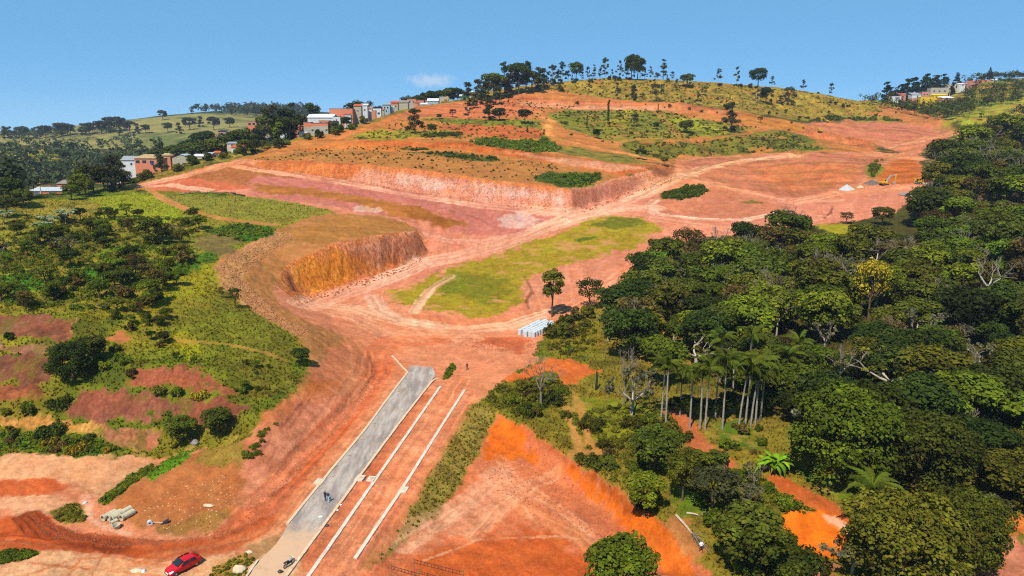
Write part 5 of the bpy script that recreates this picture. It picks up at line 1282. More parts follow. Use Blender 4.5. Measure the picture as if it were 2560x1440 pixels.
# ================================================================== PEOPLE
def person_mat(name, hair, skin, top, legs, shoes, zs):
    m = bpy.data.materials.new(name); m.use_nodes = True; nt = m.node_tree; bs = nt.nodes['Principled BSDF']; bs.inputs['Roughness'].default_value = .85
    tc = nt.nodes.new('ShaderNodeTexCoord'); sp = nt.nodes.new('ShaderNodeSeparateXYZ'); dv = nt.nodes.new('ShaderNodeMath'); dv.operation = 'DIVIDE'; dv.inputs[1].default_value = 2.0
    cr = nt.nodes.new('ShaderNodeValToRGB'); cr.color_ramp.interpolation = 'CONSTANT'
    e = cr.color_ramp.elements; e[0].position = 0; e[0].color = (*shoes, 1); e[1].position = zs[0] / 2; e[1].color = (*legs, 1)
    for zz, c in ((zs[1], top), (zs[2], skin), (zs[3], hair)):
        k = e.new(zz / 2); k.color = (*c, 1)
    nt.links.new(tc.outputs['Object'], sp.inputs[0]); nt.links.new(sp.outputs['Z'], dv.inputs[0]); nt.links.new(dv.outputs[0], cr.inputs[0]); nt.links.new(cr.outputs[0], bs.inputs['Base Color'])
    return m
def person(loc, rz, lab, cols, stride=.18, arm=(.1, -.1), lean=0.0, h=1.72):
    """one skinned figure facing +X"""
    Vp, Ep, Rp = [], [], []
    def add(p, r, par):
        Vp.append(p); Rp.append(r)
        if par is not None: Ep.append((par, len(Vp) - 1))
        return len(Vp) - 1
    pel = add((0, 0, .95), (.15, .12), None); wa = add((.01 + lean * .1, 0, 1.10), (.15, .105), pel); ch = add((.02 + lean * .25, 0, 1.30), (.18, .12), wa); nk0 = add((.01 + lean * .3, 0, 1.45), (.08, .08), ch); nk = add((.02 + lean * .33, 0, 1.52), (.055, .055), nk0)
    hd0 = add((.03 + lean * .35, 0, 1.58), (.085, .09), nk); hd = add((.03 + lean * .35, 0, 1.66), (.085, .10), hd0); add((.02 + lean * .35, 0, 1.74), (.06, .07), hd); add((.12 + lean * .35, 0, 1.63), (.018, .02), hd)
    for s, st in ((1, stride), (-1, -stride)):
        hp = add((0, s * .10, .88), (.10, .10), pel); kn = add((.05 + st * .55, s * .11, .50), (.065, .065), hp); an = add((st - .03, s * .11, .09), (.042, .042), kn); ft = add((st + .06, s * .115, .045), (.045, .04), an); add((st + .17, s * .12, .035), (.04, .03), ft)
    for s, a in ((1, arm[0]), (-1, arm[1])):
        sh = add((.01 + lean * .28, s * .19, 1.40), (.065, .065), ch); el = add((.0 + a * .5 + lean * .25, s * .25, 1.13), (.045, .045), sh); wr = add((.08 + a + lean * .2, s * .25, .90), (.03, .03), el); pm = add((.09 + a + lean * .2, s * .25, .84), (.035, .022), wr)
        for q, (dx, dy, dz) in enumerate(((.03, 0, -.085), (.012, .004, -.095), (-.008, .004, -.09), (-.026, 0, -.07))):
            k1 = add((.09 + a + dx + lean * .2, s * (.25 - dy), .84 + dz * .6), (.010, .010), pm); add((.09 + a + dx * 1.1 + lean * .2, s * (.24 - dy), .84 + dz), (.009, .009), k1)
        th = add((.135 + a + lean * .2, s * .235, .82), (.011, .011), pm); add((.15 + a + lean * .2, s * .23, .79), (.010, .010), th)
    me = bpy.data.meshes.new('person'); me.from_pydata(Vp, Ep, []); o = bpy.data.objects.new('person', me); COL.objects.link(o)
    sk = o.modifiers.new('skin', 'SKIN'); sk.use_smooth_shade = True
    for i, r in enumerate(Rp):
        me.skin_vertices[0].data[i].radius = r
        me.skin_vertices[0].data[i].use_root = (i == 0)
    md = o.modifiers.new('round', 'SUBSURF'); md.levels = 1; md.render_levels = 1
    me.materials.append(cols)
    o.location = loc; o.rotation_euler = (0, 0, rz); o.scale = (h / 1.8,) * 3
    return tag(o, lab, 'person')
zs = (.10, .98, 1.50, 1.66)
SK = (.35, .17, .10)
pm1 = person_mat('clothes_dark', (.012, .01, .01), SK, (.012, .010, .012), (.02, .014, .018), (.01, .01, .01), zs)
pm2 = person_mat('clothes_navy_jeans', (.03, .02, .012), SK, (.012, .018, .07), (.22, .40, .62), (.03, .02, .02), zs)
pm3 = person_mat('clothes_black', (.01, .01, .01), SK, (.015, .012, .018), (.012, .012, .02), (.01, .01, .01), zs)
pm4 = person_mat('clothes_blue', (.02, .015, .01), SK, (.03, .07, .22), (.05, .08, .2), (.02, .02, .02), zs)
pm5 = person_mat('clothes_white_shirt', (.015, .012, .01), (.12, .06, .04), (.72, .72, .74), (.03, .035, .05), (.02, .02, .02), zs)
road_up = math.atan2((LK[0] - LK[3]).y, (LK[0] - LK[3]).x)
def roadpt(px, py):
    p = onground(px, py); p.z = max(smooth_z(p.to_2d()) + .10, gz(p.x, p.y) + .03); return p
person(roadpt(814, 1254), road_up - .2, 'person in dark clothes walking on the asphalt street beside a companion in jeans', pm1, .08, (.05, .1))
person(roadpt(821, 1257), road_up + .1, 'person in navy top and light blue jeans walking on the asphalt street', pm2, .22, (-.1, .12))
person(onground(1168, 924), 2.2, 'person in black standing on the dirt beyond the street end', pm3, .1, (.15, .1), .2)
person(onground(1627, 475), 0.5, 'person in blue walking on the haul road below the long cut face', pm4, .2, (.1, -.1))
person(onground(1753, 1378), 1.9, 'person in white shirt and dark trousers walking up the path at the pit edge', pm5, .22, (.15, -.1), .25)

# ================================================================== SMALL THINGS BY THE STREET
M_BIKE = mat_plain('motorcycle_black', (.02, .02, .024), .4, 0, .2, 3)
M_BIKE2 = mat_plain('motorcycle_grey', (.35, .35, .4), .35, .4, .1, 3)
q = roadpt(724, 1416)
t = empty('motorcycle', q, math.radians(60)); tag(t, 'dark motorcycle parked against the right kerb at the lower end of the street', 'motorcycle')
for xx in (-.62, .62):
    w = MB()
    for k in range(16):
        a0, a1 = 2 * math.pi * k / 16, 2 * math.pi * (k + 1) / 16
        w.tube([(.27 * math.cos(a0), .27 * math.sin(a0), 0), (.27 * math.cos(a1), .27 * math.sin(a1), 0)], .045, 6, False)
    wo = w.build('wheel', M_TYRE, t); wo.location = (xx, 0, .31); wo.rotation_euler = (math.pi / 2, 0, 0)
    MB().lathe([(0, -.03), (.22, -.02), (.22, .02), (0, .03)], 12).build('rim', M_RIM, wo)
MB().prism([(-.35, .35), (.3, .35), (.35, .6), (-.2, .62)], -.13, .13).build('engine', M_BIKE, t, bevel=.03)
MB().prism([(-.05, .62), (.4, .66), (.36, .88), (.05, .88)], -.14, .14).build('fuel_tank', M_BIKE2, t, bevel=.05)
MB().prism([(-.85, .74), (-.05, .66), (-.05, .8), (-.8, .86)], -.13, .13).build('seat', M_BIKE, t, bevel=.04)
MB().tube([(.62, 0, .31), (.42, 0, .98)], .035, 6).build('fork', M_STEEL, t)
MB().tube([(.34, -.36, 1.03), (.44, -.1, 1.0), (.44, .1, 1.0), (.34, .36, 1.03)], .02, 6).build('handlebar', M_BIKE, t)
MB().lathe([(0, -.05), (.09, -.05), (.1, .05), (0, .07)], 10, (.55, 0, .88)).build('headlight', M_LAMP, t)
boulder('refuse_bag', (.32, .24, .22), M_BIKE, 'black refuse bag lying on the street below the motorcycle', 'bag', roadpt(701, 1433) + Vector((0, 0, .15)), 11)
boulder('refuse_bag', (.3, .22, .14), M_BIKE, 'black refuse bag on the red soil between kerb and concrete strip', 'bag', onground(818, 1316) + Vector((0, 0, .12)), 12)
boulder('paper_sack', (.35, .2, .06), M_LAMP, 'white paper sack lying on the asphalt street', 'sack', roadpt(801, 1294) + Vector((0, 0, .06)), 13)
boulder('paper_sack', (.3, .2, .06), M_LAMP, 'white paper sack on the soil against the right kerb of the street', 'sack', onground(850, 1264) + Vector((0, 0, .1)), 14)
boulder('paper_sack', (.25, .2, .06), M_LAMP, 'small white paper sack below another on the soil beside the right kerb', 'sack', onground(842, 1276) + Vector((0, 0, .1)), 15)

# lattice frames at the lower edge
M_RUST = mat_plain('rusty_steel', alb(86, 54, 34), .8, 0, .3, 3)
M_POLE = mat_plain('timber_pole', alb(196, 142, 92), .9, 0, .25, 3)
def lattice(name, a, b, depth, step, lab, z_up=0.0):
    """ladder beam between two timber posts; a, b are 3-D points of its top chord ends"""
    t = empty(name, (a[0], a[1], gz(a[0], a[1]))); tag(t, lab, 'frame', 'lattice frames at the pit mouth')
    A = Vector(a) - t.location; B = Vector(b) - t.location; D = Vector((0, 0, -depth))
    for o0 in (Vector(), D): MB().tube([A + o0, B + o0], .035, 5).build('chord', M_RUST, t)
    n = int((B - A).length / step)
    for k in range(n + 1):
        c = A + (B - A) * (k / n); MB().tube([c, c + D], .025, 4).build('rung', M_RUST, t)
    for e in (A, B):
        g = gz(t.location.x + e.x, t.location.y + e.y) - t.location.z
        MB().tube([Vector((e.x, e.y, g - .3)), e + Vector((0, 0, .35))], [.07, .05], 6).build('post', M_POLE, t)
    return t
def at_h(px, py, Y): return PY(px, py, Y)
lattice('lattice_frame', at_h(978, 1415, 70), at_h(1046, 1434, 69.5), .36, .38, 'rusty ladder-like steel lattice on timber posts beside the end of the grass strip')
lattice('lattice_frame', at_h(1034, 1399, 71.5), at_h(1158, 1430, 70.5), .42, .42, 'longer rusty steel lattice on timber posts across the mouth of the pit')
lattice('lattice_frame', at_h(1048, 1428, 69.2), at_h(1096, 1442, 69.0), .28, .30, 'short black steel lattice standing before the longer one', 0)

# dead wood
M_DEAD = mat_plain('dead_wood', alb(206, 186, 158), .9, 0, .25, 2)
M_DEADG = mat_plain('grey_dead_wood', alb(150, 134, 112), .9, 0, .3, 2)
M_BURNT = mat_plain('burnt_wood', (.02, .017, .015), .9, 0, .3, 2)
M_BARK = mat_plain('bark', alb(120, 96, 70), .95, 0, .3, 2)
M_BARKP = mat_plain('pale_bark', alb(196, 182, 158), .9, 0, .22, 2)
# ================================================================== HOUSES
def wall_mat(name, rgb, brick=False):
    m = mat_plain(name, rgb, .9, 0, .12, .8)
    if brick:
        nt = m.node_tree; bs = nt.nodes['Principled BSDF']
        tc = nt.nodes.new('ShaderNodeTexCoord'); bt = nt.nodes.new('ShaderNodeTexBrick'); bt.inputs['Scale'].default_value = 2.2
        rgb = np.array(rgb); bt.inputs['Color1'].default_value = (*rgb, 1); bt.inputs['Color2'].default_value = (*(rgb * .82), 1); bt.inputs['Mortar'].default_value = (*(rgb * .75 + .10), 1); bt.inputs['Mortar Size'].default_value = .02
        mp = nt.nodes.new('ShaderNodeMapping'); mp.inputs['Rotation'].default_value = (math.pi / 2, 0, 0)
        nt.links.new(tc.outputs['Object'], mp.inputs[0]); nt.links.new(mp.outputs[0], bt.inputs['Vector']); nt.links.new(bt.outputs['Color'], bs.inputs['Base Color'])
    return m
WM = {'brick': wall_mat('brick_wall', alb(250, 142, 92), True), 'brick2': wall_mat('pink_brick_wall', alb(232, 150, 128), True), 'white': wall_mat('white_wall', alb(236, 236, 234)), 'grey': wall_mat('block_wall', alb(198, 186, 164)),
      'beige': wall_mat('beige_wall', alb(204, 190, 164)), 'blue': wall_mat('pale_blue_wall', alb(176, 196, 206)), 'yellow': wall_mat('yellow_wall', alb(252, 206, 10)), 'cream': wall_mat('cream_wall', alb(222, 206, 176))}
RM = {'metal': mat_plain('sheet_metal_roof', alb(204, 212, 216), .5, 0, .1, .5), 'greyroof': mat_plain('fibre_cement_roof', alb(160, 164, 166), .8, 0, .15, .5), 'tile': mat_plain('clay_tile_roof', alb(214, 92, 50), .85, 0, .2, 1.2), 'tan': mat_plain('tan_tile_roof', alb(190, 160, 112), .85, 0, .2, 1),
      'dark': mat_plain('dark_roof', alb(52, 56, 66), .8, 0, .2, 1), 'slab': mat_plain('roof_slab', alb(150, 138, 124), .9, 0, .2, 1), 'white': mat_plain('white_roof', alb(244, 244, 246), .6, 0, .05, 1), 'yellow': mat_plain('yellow_roof', alb(252, 204, 8), .7, 0, .05, 1)}
M_WIN = mat_plain('window_dark', (.02, .023, .03), .3)
M_FRAME = mat_plain('window_frame', alb(214, 208, 200), .7)
M_TANK = mat_plain('blue_water_tank', alb(30, 110, 210), .5)
WORDS = {'brick': 'orange brick', 'brick2': 'pink brick', 'white': 'white', 'grey': 'grey block', 'beige': 'plain beige', 'blue': 'pale blue', 'yellow': 'bright yellow', 'cream': 'cream'}
def house(lab, px, top, base, w, Y, wall, roof='slab', rtype='flat', depth=.8, wins=(), band=None, rot=0.0, door=None, tank=None, stilt=2.5):
    """px centre, top and base rows, width in photo pixels; Y = distance. wins: (x -.5...5, z 0...1, w m, h m)"""
    X, _, zt = PY(px, top, Y); zb = PY(px, base, Y)[2]
    g = min(gz(X - w * Y / FPX / 2, Y), gz(X + w * Y / FPX / 2, Y), gz(X, Y), zb)
    W = w * Y / FPX; H = zt - zb; D = max(3.0, W * depth)
    t = empty('house', (X, Y, zb), rot); tag(t, lab, 'house')
    rh = 0 if rtype == 'flat' else min(H * .35, W * .25)
    wh = H - rh if rtype != 'flat' else H - .2
    bot = min(g - zb - .5, -stilt if stilt else 0)
    zz = wh if band is None else wh * band[1]
    MB().box(0, D / 2, (bot + zz) / 2, W, D, zz - bot).build('wall', WM[wall], t)
    if band: MB().box(0, D / 2, (wh + zz) / 2 + .001, W - .03, D - .03, wh - zz).build('upper_wall', WM[band[0]], t)
    e = .35
    if rtype == 'flat': MB().box(0, D / 2, wh + .1, W + .2, D + .2, .2).build('roof', RM[roof], t)
    elif rtype == 'shed':
        MB().add([(-W / 2 - e, -e, wh), (W / 2 + e, -e, wh), (W / 2 + e, D + e, wh + rh), (-W / 2 - e, D + e, wh + rh), (-W / 2 - e, -e, wh + .12), (W / 2 + e, -e, wh + .12), (W / 2 + e, D + e, wh + rh + .12), (-W / 2 - e, D + e, wh + rh + .12)],
                 [(3, 2, 1, 0), (4, 5, 6, 7), (0, 1, 5, 4), (1, 2, 6, 5), (2, 3, 7, 6), (3, 0, 4, 7)]).build('roof', RM[roof], t)
    elif rtype == 'gable':      # ridge along X
        MB().add([(-W / 2 - e, -e, wh - .05), (W / 2 + e, -e, wh - .05), (W / 2 + e, D / 2, wh + rh), (-W / 2 - e, D / 2, wh + rh), (W / 2 + e, D + e, wh - .05), (-W / 2 - e, D + e, wh - .05),
                  (-W / 2 - e, -e, wh + .08), (W / 2 + e, -e, wh + .08), (W / 2 + e, D / 2, wh + rh + .13), (-W / 2 - e, D / 2, wh + rh + .13), (W / 2 + e, D + e, wh + .08), (-W / 2 - e, D + e, wh + .08)],
                 [(0, 1, 2, 3), (3, 2, 4, 5), (6, 7, 8, 9), (9, 8, 10, 11), (0, 1, 7, 6), (4, 5, 11, 10), (0, 3, 9, 6), (3, 5, 11, 9), (1, 2, 8, 7), (2, 4, 10, 8)]).build('roof', RM[roof], t)
        for s in (-1, 1): MB().add([(s * (W / 2 - .02), 0, wh - .1), (s * (W / 2 - .02), D, wh - .1), (s * (W / 2 - .02), D / 2, wh + rh - .02)], [(0, 1, 2)]).build('gable_wall', WM[wall], t)
    elif rtype == 'front':      # gable facing the viewer
        MB().add([(-W / 2 - e, -e, wh), (0, -e, wh + rh), (W / 2 + e, -e, wh), (-W / 2 - e, D + e, wh), (0, D + e, wh + rh), (W / 2 + e, D + e, wh)], [(0, 1, 4, 3), (1, 2, 5, 4)]).build('roof', RM[roof], t)
        MB().add([(-W / 2, .01, wh - .1), (W / 2, .01, wh - .1), (0, .01, wh + rh - .05)], [(0, 1, 2)]).build('gable_wall', WM[wall], t)
    elif rtype == 'hip':
        MB().add([(-W / 2 - e, -e, wh), (W / 2 + e, -e, wh), (W / 2 + e, D + e, wh), (-W / 2 - e, D + e, wh), (-W * .25, D / 2, wh + rh), (W * .25, D / 2, wh + rh)], [(0, 1, 5, 4), (2, 3, 4, 5), (1, 2, 5), (3, 0, 4), (3, 2, 1, 0)]).build('roof', RM[roof], t)
    for (wx, wz, ww, whh) in wins:
        f = MB().box(wx * W, -.02, wz * wh, ww + .16, .08, whh + .16).build('window', M_FRAME, t); MB().box(wx * W, -.075, wz * wh, ww, .04, whh).build('pane', M_WIN, f)
    if door is not None:
        MB().box(door * W, -.03, 1.0, .9, .08, 2.0).build('door', M_WIN, t)
    if tank is not None:
        tk = MB().lathe([(.0, 0), (.55, 0), (.65, .9), (.5, 1.05), (0, 1.1)], 12).build('water_tank', M_TANK, t); tk.location = tank
    return t
H = house
H('low brick house with long sheet-metal roof beside the dark trees at the valley edge', 116, 471, 490, 88, 288, 'brick', 'metal', 'shed', .4, ((-.3, .5, 1.4, 1.0), (.1, .5, 1.2, 1.0)), tank=(-3.5, -1.2, .2))
H('tall narrow orange brick house rising behind the low metal-roofed house', 157, 452, 486, 30, 300, 'brick', 'slab', 'shed', .9, ((.2, .7, 1.0, .9),))
H('white house with grey-blue tiled roof beside the orange brick bungalow', 322, 391, 418, 40, 345, 'white', 'greyroof', 'gable', .8, ((.1, .45, .9, 1.0), (.38, .45, .7, .8)))
H('orange brick bungalow with tan hipped roof and two wide dark windows', 366, 386, 414, 62, 338, 'brick', 'tan', 'hip', .6, ((-.38, .55, 1.9, 1.3), (-.12, .55, 1.9, 1.3), (.18, .5, 1.9, 1.4)), tank=(2.6, -1.0, .3))
H('narrow brick tower of a house right behind the hipped-roof bungalow', 413, 383, 408, 22, 352, 'brick', 'tan', 'hip', .9, ((.1, .6, .8, .8),))
H('shed with pale gabled metal roof among bushes below the ridge track', 450, 385, 408, 42, 352, 'grey', 'metal', 'front', .9)
H('long white-roofed shed between bushes under the ridge track', 500, 386, 400, 38, 360, 'cream', 'white', 'shed', .5)
H('pale house standing low behind the roadside tree with white walls', 282, 418, 436, 30, 330, 'white', 'metal', 'shed', .8, ((.0, .5, .8, .8),))
H('small pink brick house far down the wooded slope', 536, 336, 352, 20, 520, 'brick2', 'slab', 'flat', .8, ((-.2, .5, 1.2, 1.2), (.2, .5, 1.2, 1.2)))
H('house with dark shaded side and brick front on the wooded slope', 554, 324, 342, 18, 530, 'brick2', 'dark', 'shed', 1.2, ((0, .6, 1.6, 1.0),))
H('white two-storey house on the wooded slope beside a dark gable', 563, 334, 350, 12, 515, 'white', 'greyroof', 'gable', .9, ((.1, .5, 1.2, 1.2),))
H('white house with terracotta roof edge and dark windows by the ridge track', 591, 362, 388, 26, 385, 'white', 'tile', 'shed', .8, ((-.25, .6, .7, .8), (.08, .6, 1.1, 1.0)), tank=None)
H('long low house with blue-grey roof behind the white one by the ridge track', 588, 355, 366, 42, 402, 'cream', 'greyroof', 'shed', .4, ((-.2, .4, 1.0, .8),), tank=(1.5, 1.0, 2.4))
H('tall orange brick house with two dark upper windows among the trees', 629, 303, 336, 22, 470, 'brick', 'slab', 'flat', .9, ((-.25, .82, 1.8, 1.4), (.22, .82, 1.8, 1.4), (0, .3, 1.2, 1.2)))
H('orange brick house corner showing between tree crowns', 670, 304, 330, 12, 470, 'brick', 'slab', 'shed', 1.0)
H('stepped grey concrete house between the tree trunks', 663, 335, 358, 20, 430, 'grey', 'slab', 'flat', .8, ((0, .5, 2.0, 1.2),))
H('white and pink house at the foot of the trees by the ridge track', 665, 354, 376, 20, 400, 'white', 'greyroof', 'shed', .8, ((-.2, .5, 1.0, .8), (.2, .3, 1.2, 1.0)))
H('pale green house glimpsed behind the trees left of the tall brick house', 619, 333, 350, 12, 440, 'cream', 'greyroof', 'shed', 1.0)
H('grey block house with orange brick upper storey beside the ridge track', 768, 305, 336, 19, 406, 'grey', 'slab', 'flat', 1.0, (), ('brick', .60))
H('wide grey block house with orange band and dark roof edge at the ridge track', 798, 307, 336, 41, 404, 'grey', 'dark', 'flat', .5, ((-.42, .38, 1.2, .9), (-.15, .42, .4, .4), (.4, .38, 1.0, .8)), ('brick', .74))
H('small orange brick annex left of the grey block house', 754, 313, 336, 9, 412, 'brick', 'slab', 'shed', 1.5)
H('low white wall building at the foot of the block houses', 757, 330, 338, 18, 398, 'white', 'metal', 'shed', .5)
H('warehouse with large white sheet-metal roof behind the block houses', 800, 285, 310, 62, 432, 'white', 'white', 'gable', .7)
H('brick house front below the large white roof', 810, 301, 312, 26, 420, 'brick', 'slab', 'flat', .6, ((-.3, .5, .9, .7), (.2, .5, .9, .7)))
H('small white house with dark roof edge above the bushes', 841, 291, 312, 18, 425, 'white', 'dark', 'flat', .9, ((.0, .6, .5, .9),))
H('cream house with slab roof beside the bushes on the ridge', 833, 303, 320, 18, 412, 'cream', 'dark', 'flat', .8, ((.2, .5, .8, .7),))
H('long orange brick building on the skyline of the ridge', 852, 271, 294, 56, 446, 'brick', 'slab', 'flat', .5, ((.3, .35, 1.2, .9),))
H('grey tower house with terracotta roof above the banana plants', 893, 260, 292, 18, 452, 'grey', 'tile', 'shed', .9, ((.05, .55, .7, .8),))
H('white house with sloping roof beside the grey tower house', 909, 259, 282, 17, 462, 'white', 'white', 'shed', 1.0, ((.1, .4, 1.0, .8),))
H('low white house with red roof edge by the street pole', 922, 268, 286, 14, 470, 'white', 'tile', 'shed', .8, ((0, .5, .8, .8),))
H('dark-windowed house right of the street pole', 942, 270, 290, 20, 468, 'white', 'dark', 'flat', .8, ((-.2, .6, 1.6, 1.2), (.2, .35, 1.4, 1.1)))
H('pale blue tall house on the crest with red end wall', 965, 257, 286, 18, 492, 'blue', 'greyroof', 'shed', .9, ((-.2, .7, .8, 1.0), (.2, .7, .8, 1.0), (0, .35, .9, 1.0)))
H('grey house with brick gable and blue awning on the crest', 985, 252, 276, 18, 505, 'grey', 'tile', 'shed', .9, ((.2, .55, 1.0, .8),), ('brick', .7))
H('plain beige blank-walled block on the crest', 1007, 250, 271, 24, 520, 'beige', 'slab', 'shed', .8)
H('grey house with brick upper room beside the blank beige block', 1029, 247, 263, 22, 535, 'grey', 'slab', 'flat', .8, ((-.25, .55, 1.6, 1.0), (.2, .55, 1.4, .8)), ('brick', .7))
H('half-built brick walls on the crest', 1050, 250, 261, 18, 545, 'brick2', 'slab', 'flat', .6)
H('small dark shed with white roof on the red slope', 1059, 257, 269, 15, 530, 'blue', 'white', 'shed', .8, ((.2, .5, 1.2, 1.4),))
H('pale blue barn with white gabled roof on the crest', 1082, 246, 263, 26, 535, 'blue', 'white', 'gable', .6)
H('grey corrugated shed behind the barn on the crest', 1110, 241, 256, 22, 565, 'grey', 'greyroof', 'flat', .6)
# small infill houses along the ridge
H('tiny white hut among the bushes below the ridge track', 474, 390, 404, 14, 362, 'white', 'tile', 'front', 1.0, ((0, .45, .8, .8),))
H('small orange brick hut behind the long white-roofed shed', 522, 382, 396, 13, 380, 'brick', 'metal', 'shed', 1.0, ((.1, .5, .9, .8),))
H('small grey hut with tiled roof beside the hut of brick', 542, 378, 392, 14, 384, 'grey', 'tile', 'gable', .9, ((0, .5, .9, .8),))
H('narrow pink house between tree crowns left of the grey concrete house', 645, 330, 350, 12, 436, 'brick2', 'tile', 'shed', 1.0, ((0, .6, .9, .9),))
H('white house with metal roof glimpsed behind the tall ridge trees', 706, 318, 340, 16, 428, 'white', 'metal', 'gable', .9, ((-.2, .5, .9, .9), (.25, .5, .9, .9)))
H('orange brick house with tiled roof glimpsed right of the tall ridge trees', 738, 312, 338, 16, 424, 'brick', 'tile', 'gable', .9, ((0, .5, 1.0, .9),))
H('small white extension with orange tiles before the long brick building', 868, 282, 300, 16, 436, 'white', 'tile', 'shed', .9, ((0, .5, .9, .8),))
H('little brick room standing between the pole and the dark-windowed house', 934, 276, 292, 9, 462, 'brick', 'slab', 'flat', 1.0)
H('low cream house before the pale blue tall house on the crest', 953, 272, 288, 11, 482, 'cream', 'tile', 'gable', 1.0, ((0, .5, .9, .8),))
H('white lean-to below the grey house with brick gable', 978, 266, 279, 10, 496, 'white', 'metal', 'shed', 1.0)
H('small brick hut with tiled roof beside the half-built walls', 1041, 254, 265, 9, 528, 'brick', 'tile', 'gable', 1.0)
H('tiny white hut between half-built walls and barn on the crest', 1068, 250, 261, 9, 548, 'white', 'tile', 'shed', 1.0)
# right-hand hill
H('white house with dark upper floor at the end of the far hillside row', 2242, 240, 251, 22, 752, 'white', 'dark', 'flat', .7, ((.1, .6, 5, 1.0),))
H('pink brick house beside the white end house on the far hill', 2258, 233, 246, 15, 760, 'brick2', 'tile', 'shed', .8, ((0, .5, 1.4, 1.2),))
H('tall white house with grey roof on the far hill', 2293, 231, 252, 22, 752, 'brick2', 'greyroof', 'shed', .8, ((.1, .75, 1.2, 1.2),), ('white', .42))
H('pink brick house between white and yellow houses on the far hill', 2315, 229, 246, 18, 760, 'brick2', 'slab', 'flat', .8, ((-.2, .6, 1.4, 1.2), (.2, .6, 1.2, 1.2)))
H('bright yellow house with flat front on the far hill', 2320, 242, 254, 34, 740, 'yellow', 'yellow', 'flat', .5, ((-.3, .5, 1.5, 1.0), (.2, .5, 1.5, 1.0)))
H('bright yellow house higher up beside the grey long house on the far hill', 2353, 234, 246, 34, 752, 'yellow', 'yellow', 'shed', .5, ((-.3, .4, 1.5, 1.2), (0, .4, 1.5, 1.2)))
H('long grey house above the yellow houses on the far hill', 2350, 219, 233, 42, 775, 'beige', 'greyroof', 'flat', .4, ((-.3, .4, 1.8, 1.4), (0, .4, 1.8, 1.4), (.3, .4, 1.8, 1.4)))
H('brick house with white roof below the yellow houses on the far hill', 2372, 240, 254, 28, 742, 'brick2', 'white', 'shed', .7, ((.1, .45, 2, 1.2),))
H('cream house at the left of the upper row on the far hill', 2378, 211, 220, 14, 785, 'cream', 'tan', 'shed', .8, ((0, .5, 1.4, 1.2),))
H('pale green tall house in the upper row on the far hill', 2392, 210, 222, 13, 782, 'cream', 'greyroof', 'flat', .9, ((0, .65, 1.6, 1.4), (0, .3, 1.6, 1.4)))
H('white-roofed house in the upper row on the far hill', 2408, 207, 216, 18, 788, 'white', 'white', 'shed', .7, ((0, .5, 1.4, 1.2),))
H('pink brick house next to the white roof in the upper row on the far hill', 2421, 205, 215, 12, 788, 'brick2', 'slab', 'flat', .9, ((0, .5, 1.4, 1.2),))
H('house with wide red tiled roof on the crest of the far hill', 2440, 201, 211, 28, 795, 'brick2', 'tile', 'hip', .6, ((.2, .3, 1.6, 1.2),))
H('orange brick house beside the red tiled roof on the far crest', 2465, 199, 208, 22, 800, 'brick', 'tile', 'flat', .6, ((0, .5, 1.6, 1.2),))
H('small white house on the far crest beyond the tall conifer', 2490, 197, 206, 12, 800, 'white', 'white', 'shed', .9, ((0, .5, 1.4, 1.2),))
H('pink house at the far end of the crest row', 2538, 198, 206, 16, 805, 'brick2', 'tile', 'shed', .8, ((0, .5, 1.4, 1.2),))
H('pale green shed on the slope below the far crest', 2505, 227, 235, 26, 770, 'cream', 'metal', 'shed', .5)
H('small cream hut low on the far slope', 2518, 243, 249, 14, 745, 'cream', 'tan', 'shed', .8)
# street poles
for px, py, top, Y, lab in ((929, 297, 264, 452, 'white concrete street pole on the ridge beside the houses'), (2376, 244, 224, 750, 'street pole between the yellow houses and the brick house on the far hill'), (98, 480, 455, 285, 'thin pole beside the low metal-roofed house at the valley edge')):
    X, _, zt = PY(px, top, Y); g = gz(X, Y)
    t = empty('street_pole', (X, Y, g)); tag(t, lab, 'pole')
    MB().tube([(0, 0, -.5), (0, 0, zt - g)], [.22, .15], 8).build('shaft', M_STRIP, t)
    MB().box(0, 0, zt - g - .7, 2.0, .14, .14).build('cross_arm', M_DEADG, t)
# survey stakes on the cut benches
for px, py in ((635, 437), (693, 388), (721, 447)):
    p = onground(px, py); t = empty('survey_stake', p); tag(t, 'white-topped survey stake standing on the bare bench', 'stake', 'survey stakes on the benches')
    MB().tube([(0, 0, -.2), (0, 0, 1.3)], .06, 5).build('shaft', M_TIMBER, t); MB().box(0, -.05, 1.25, .35, .04, .35).build('marker', M_WHITE, t)
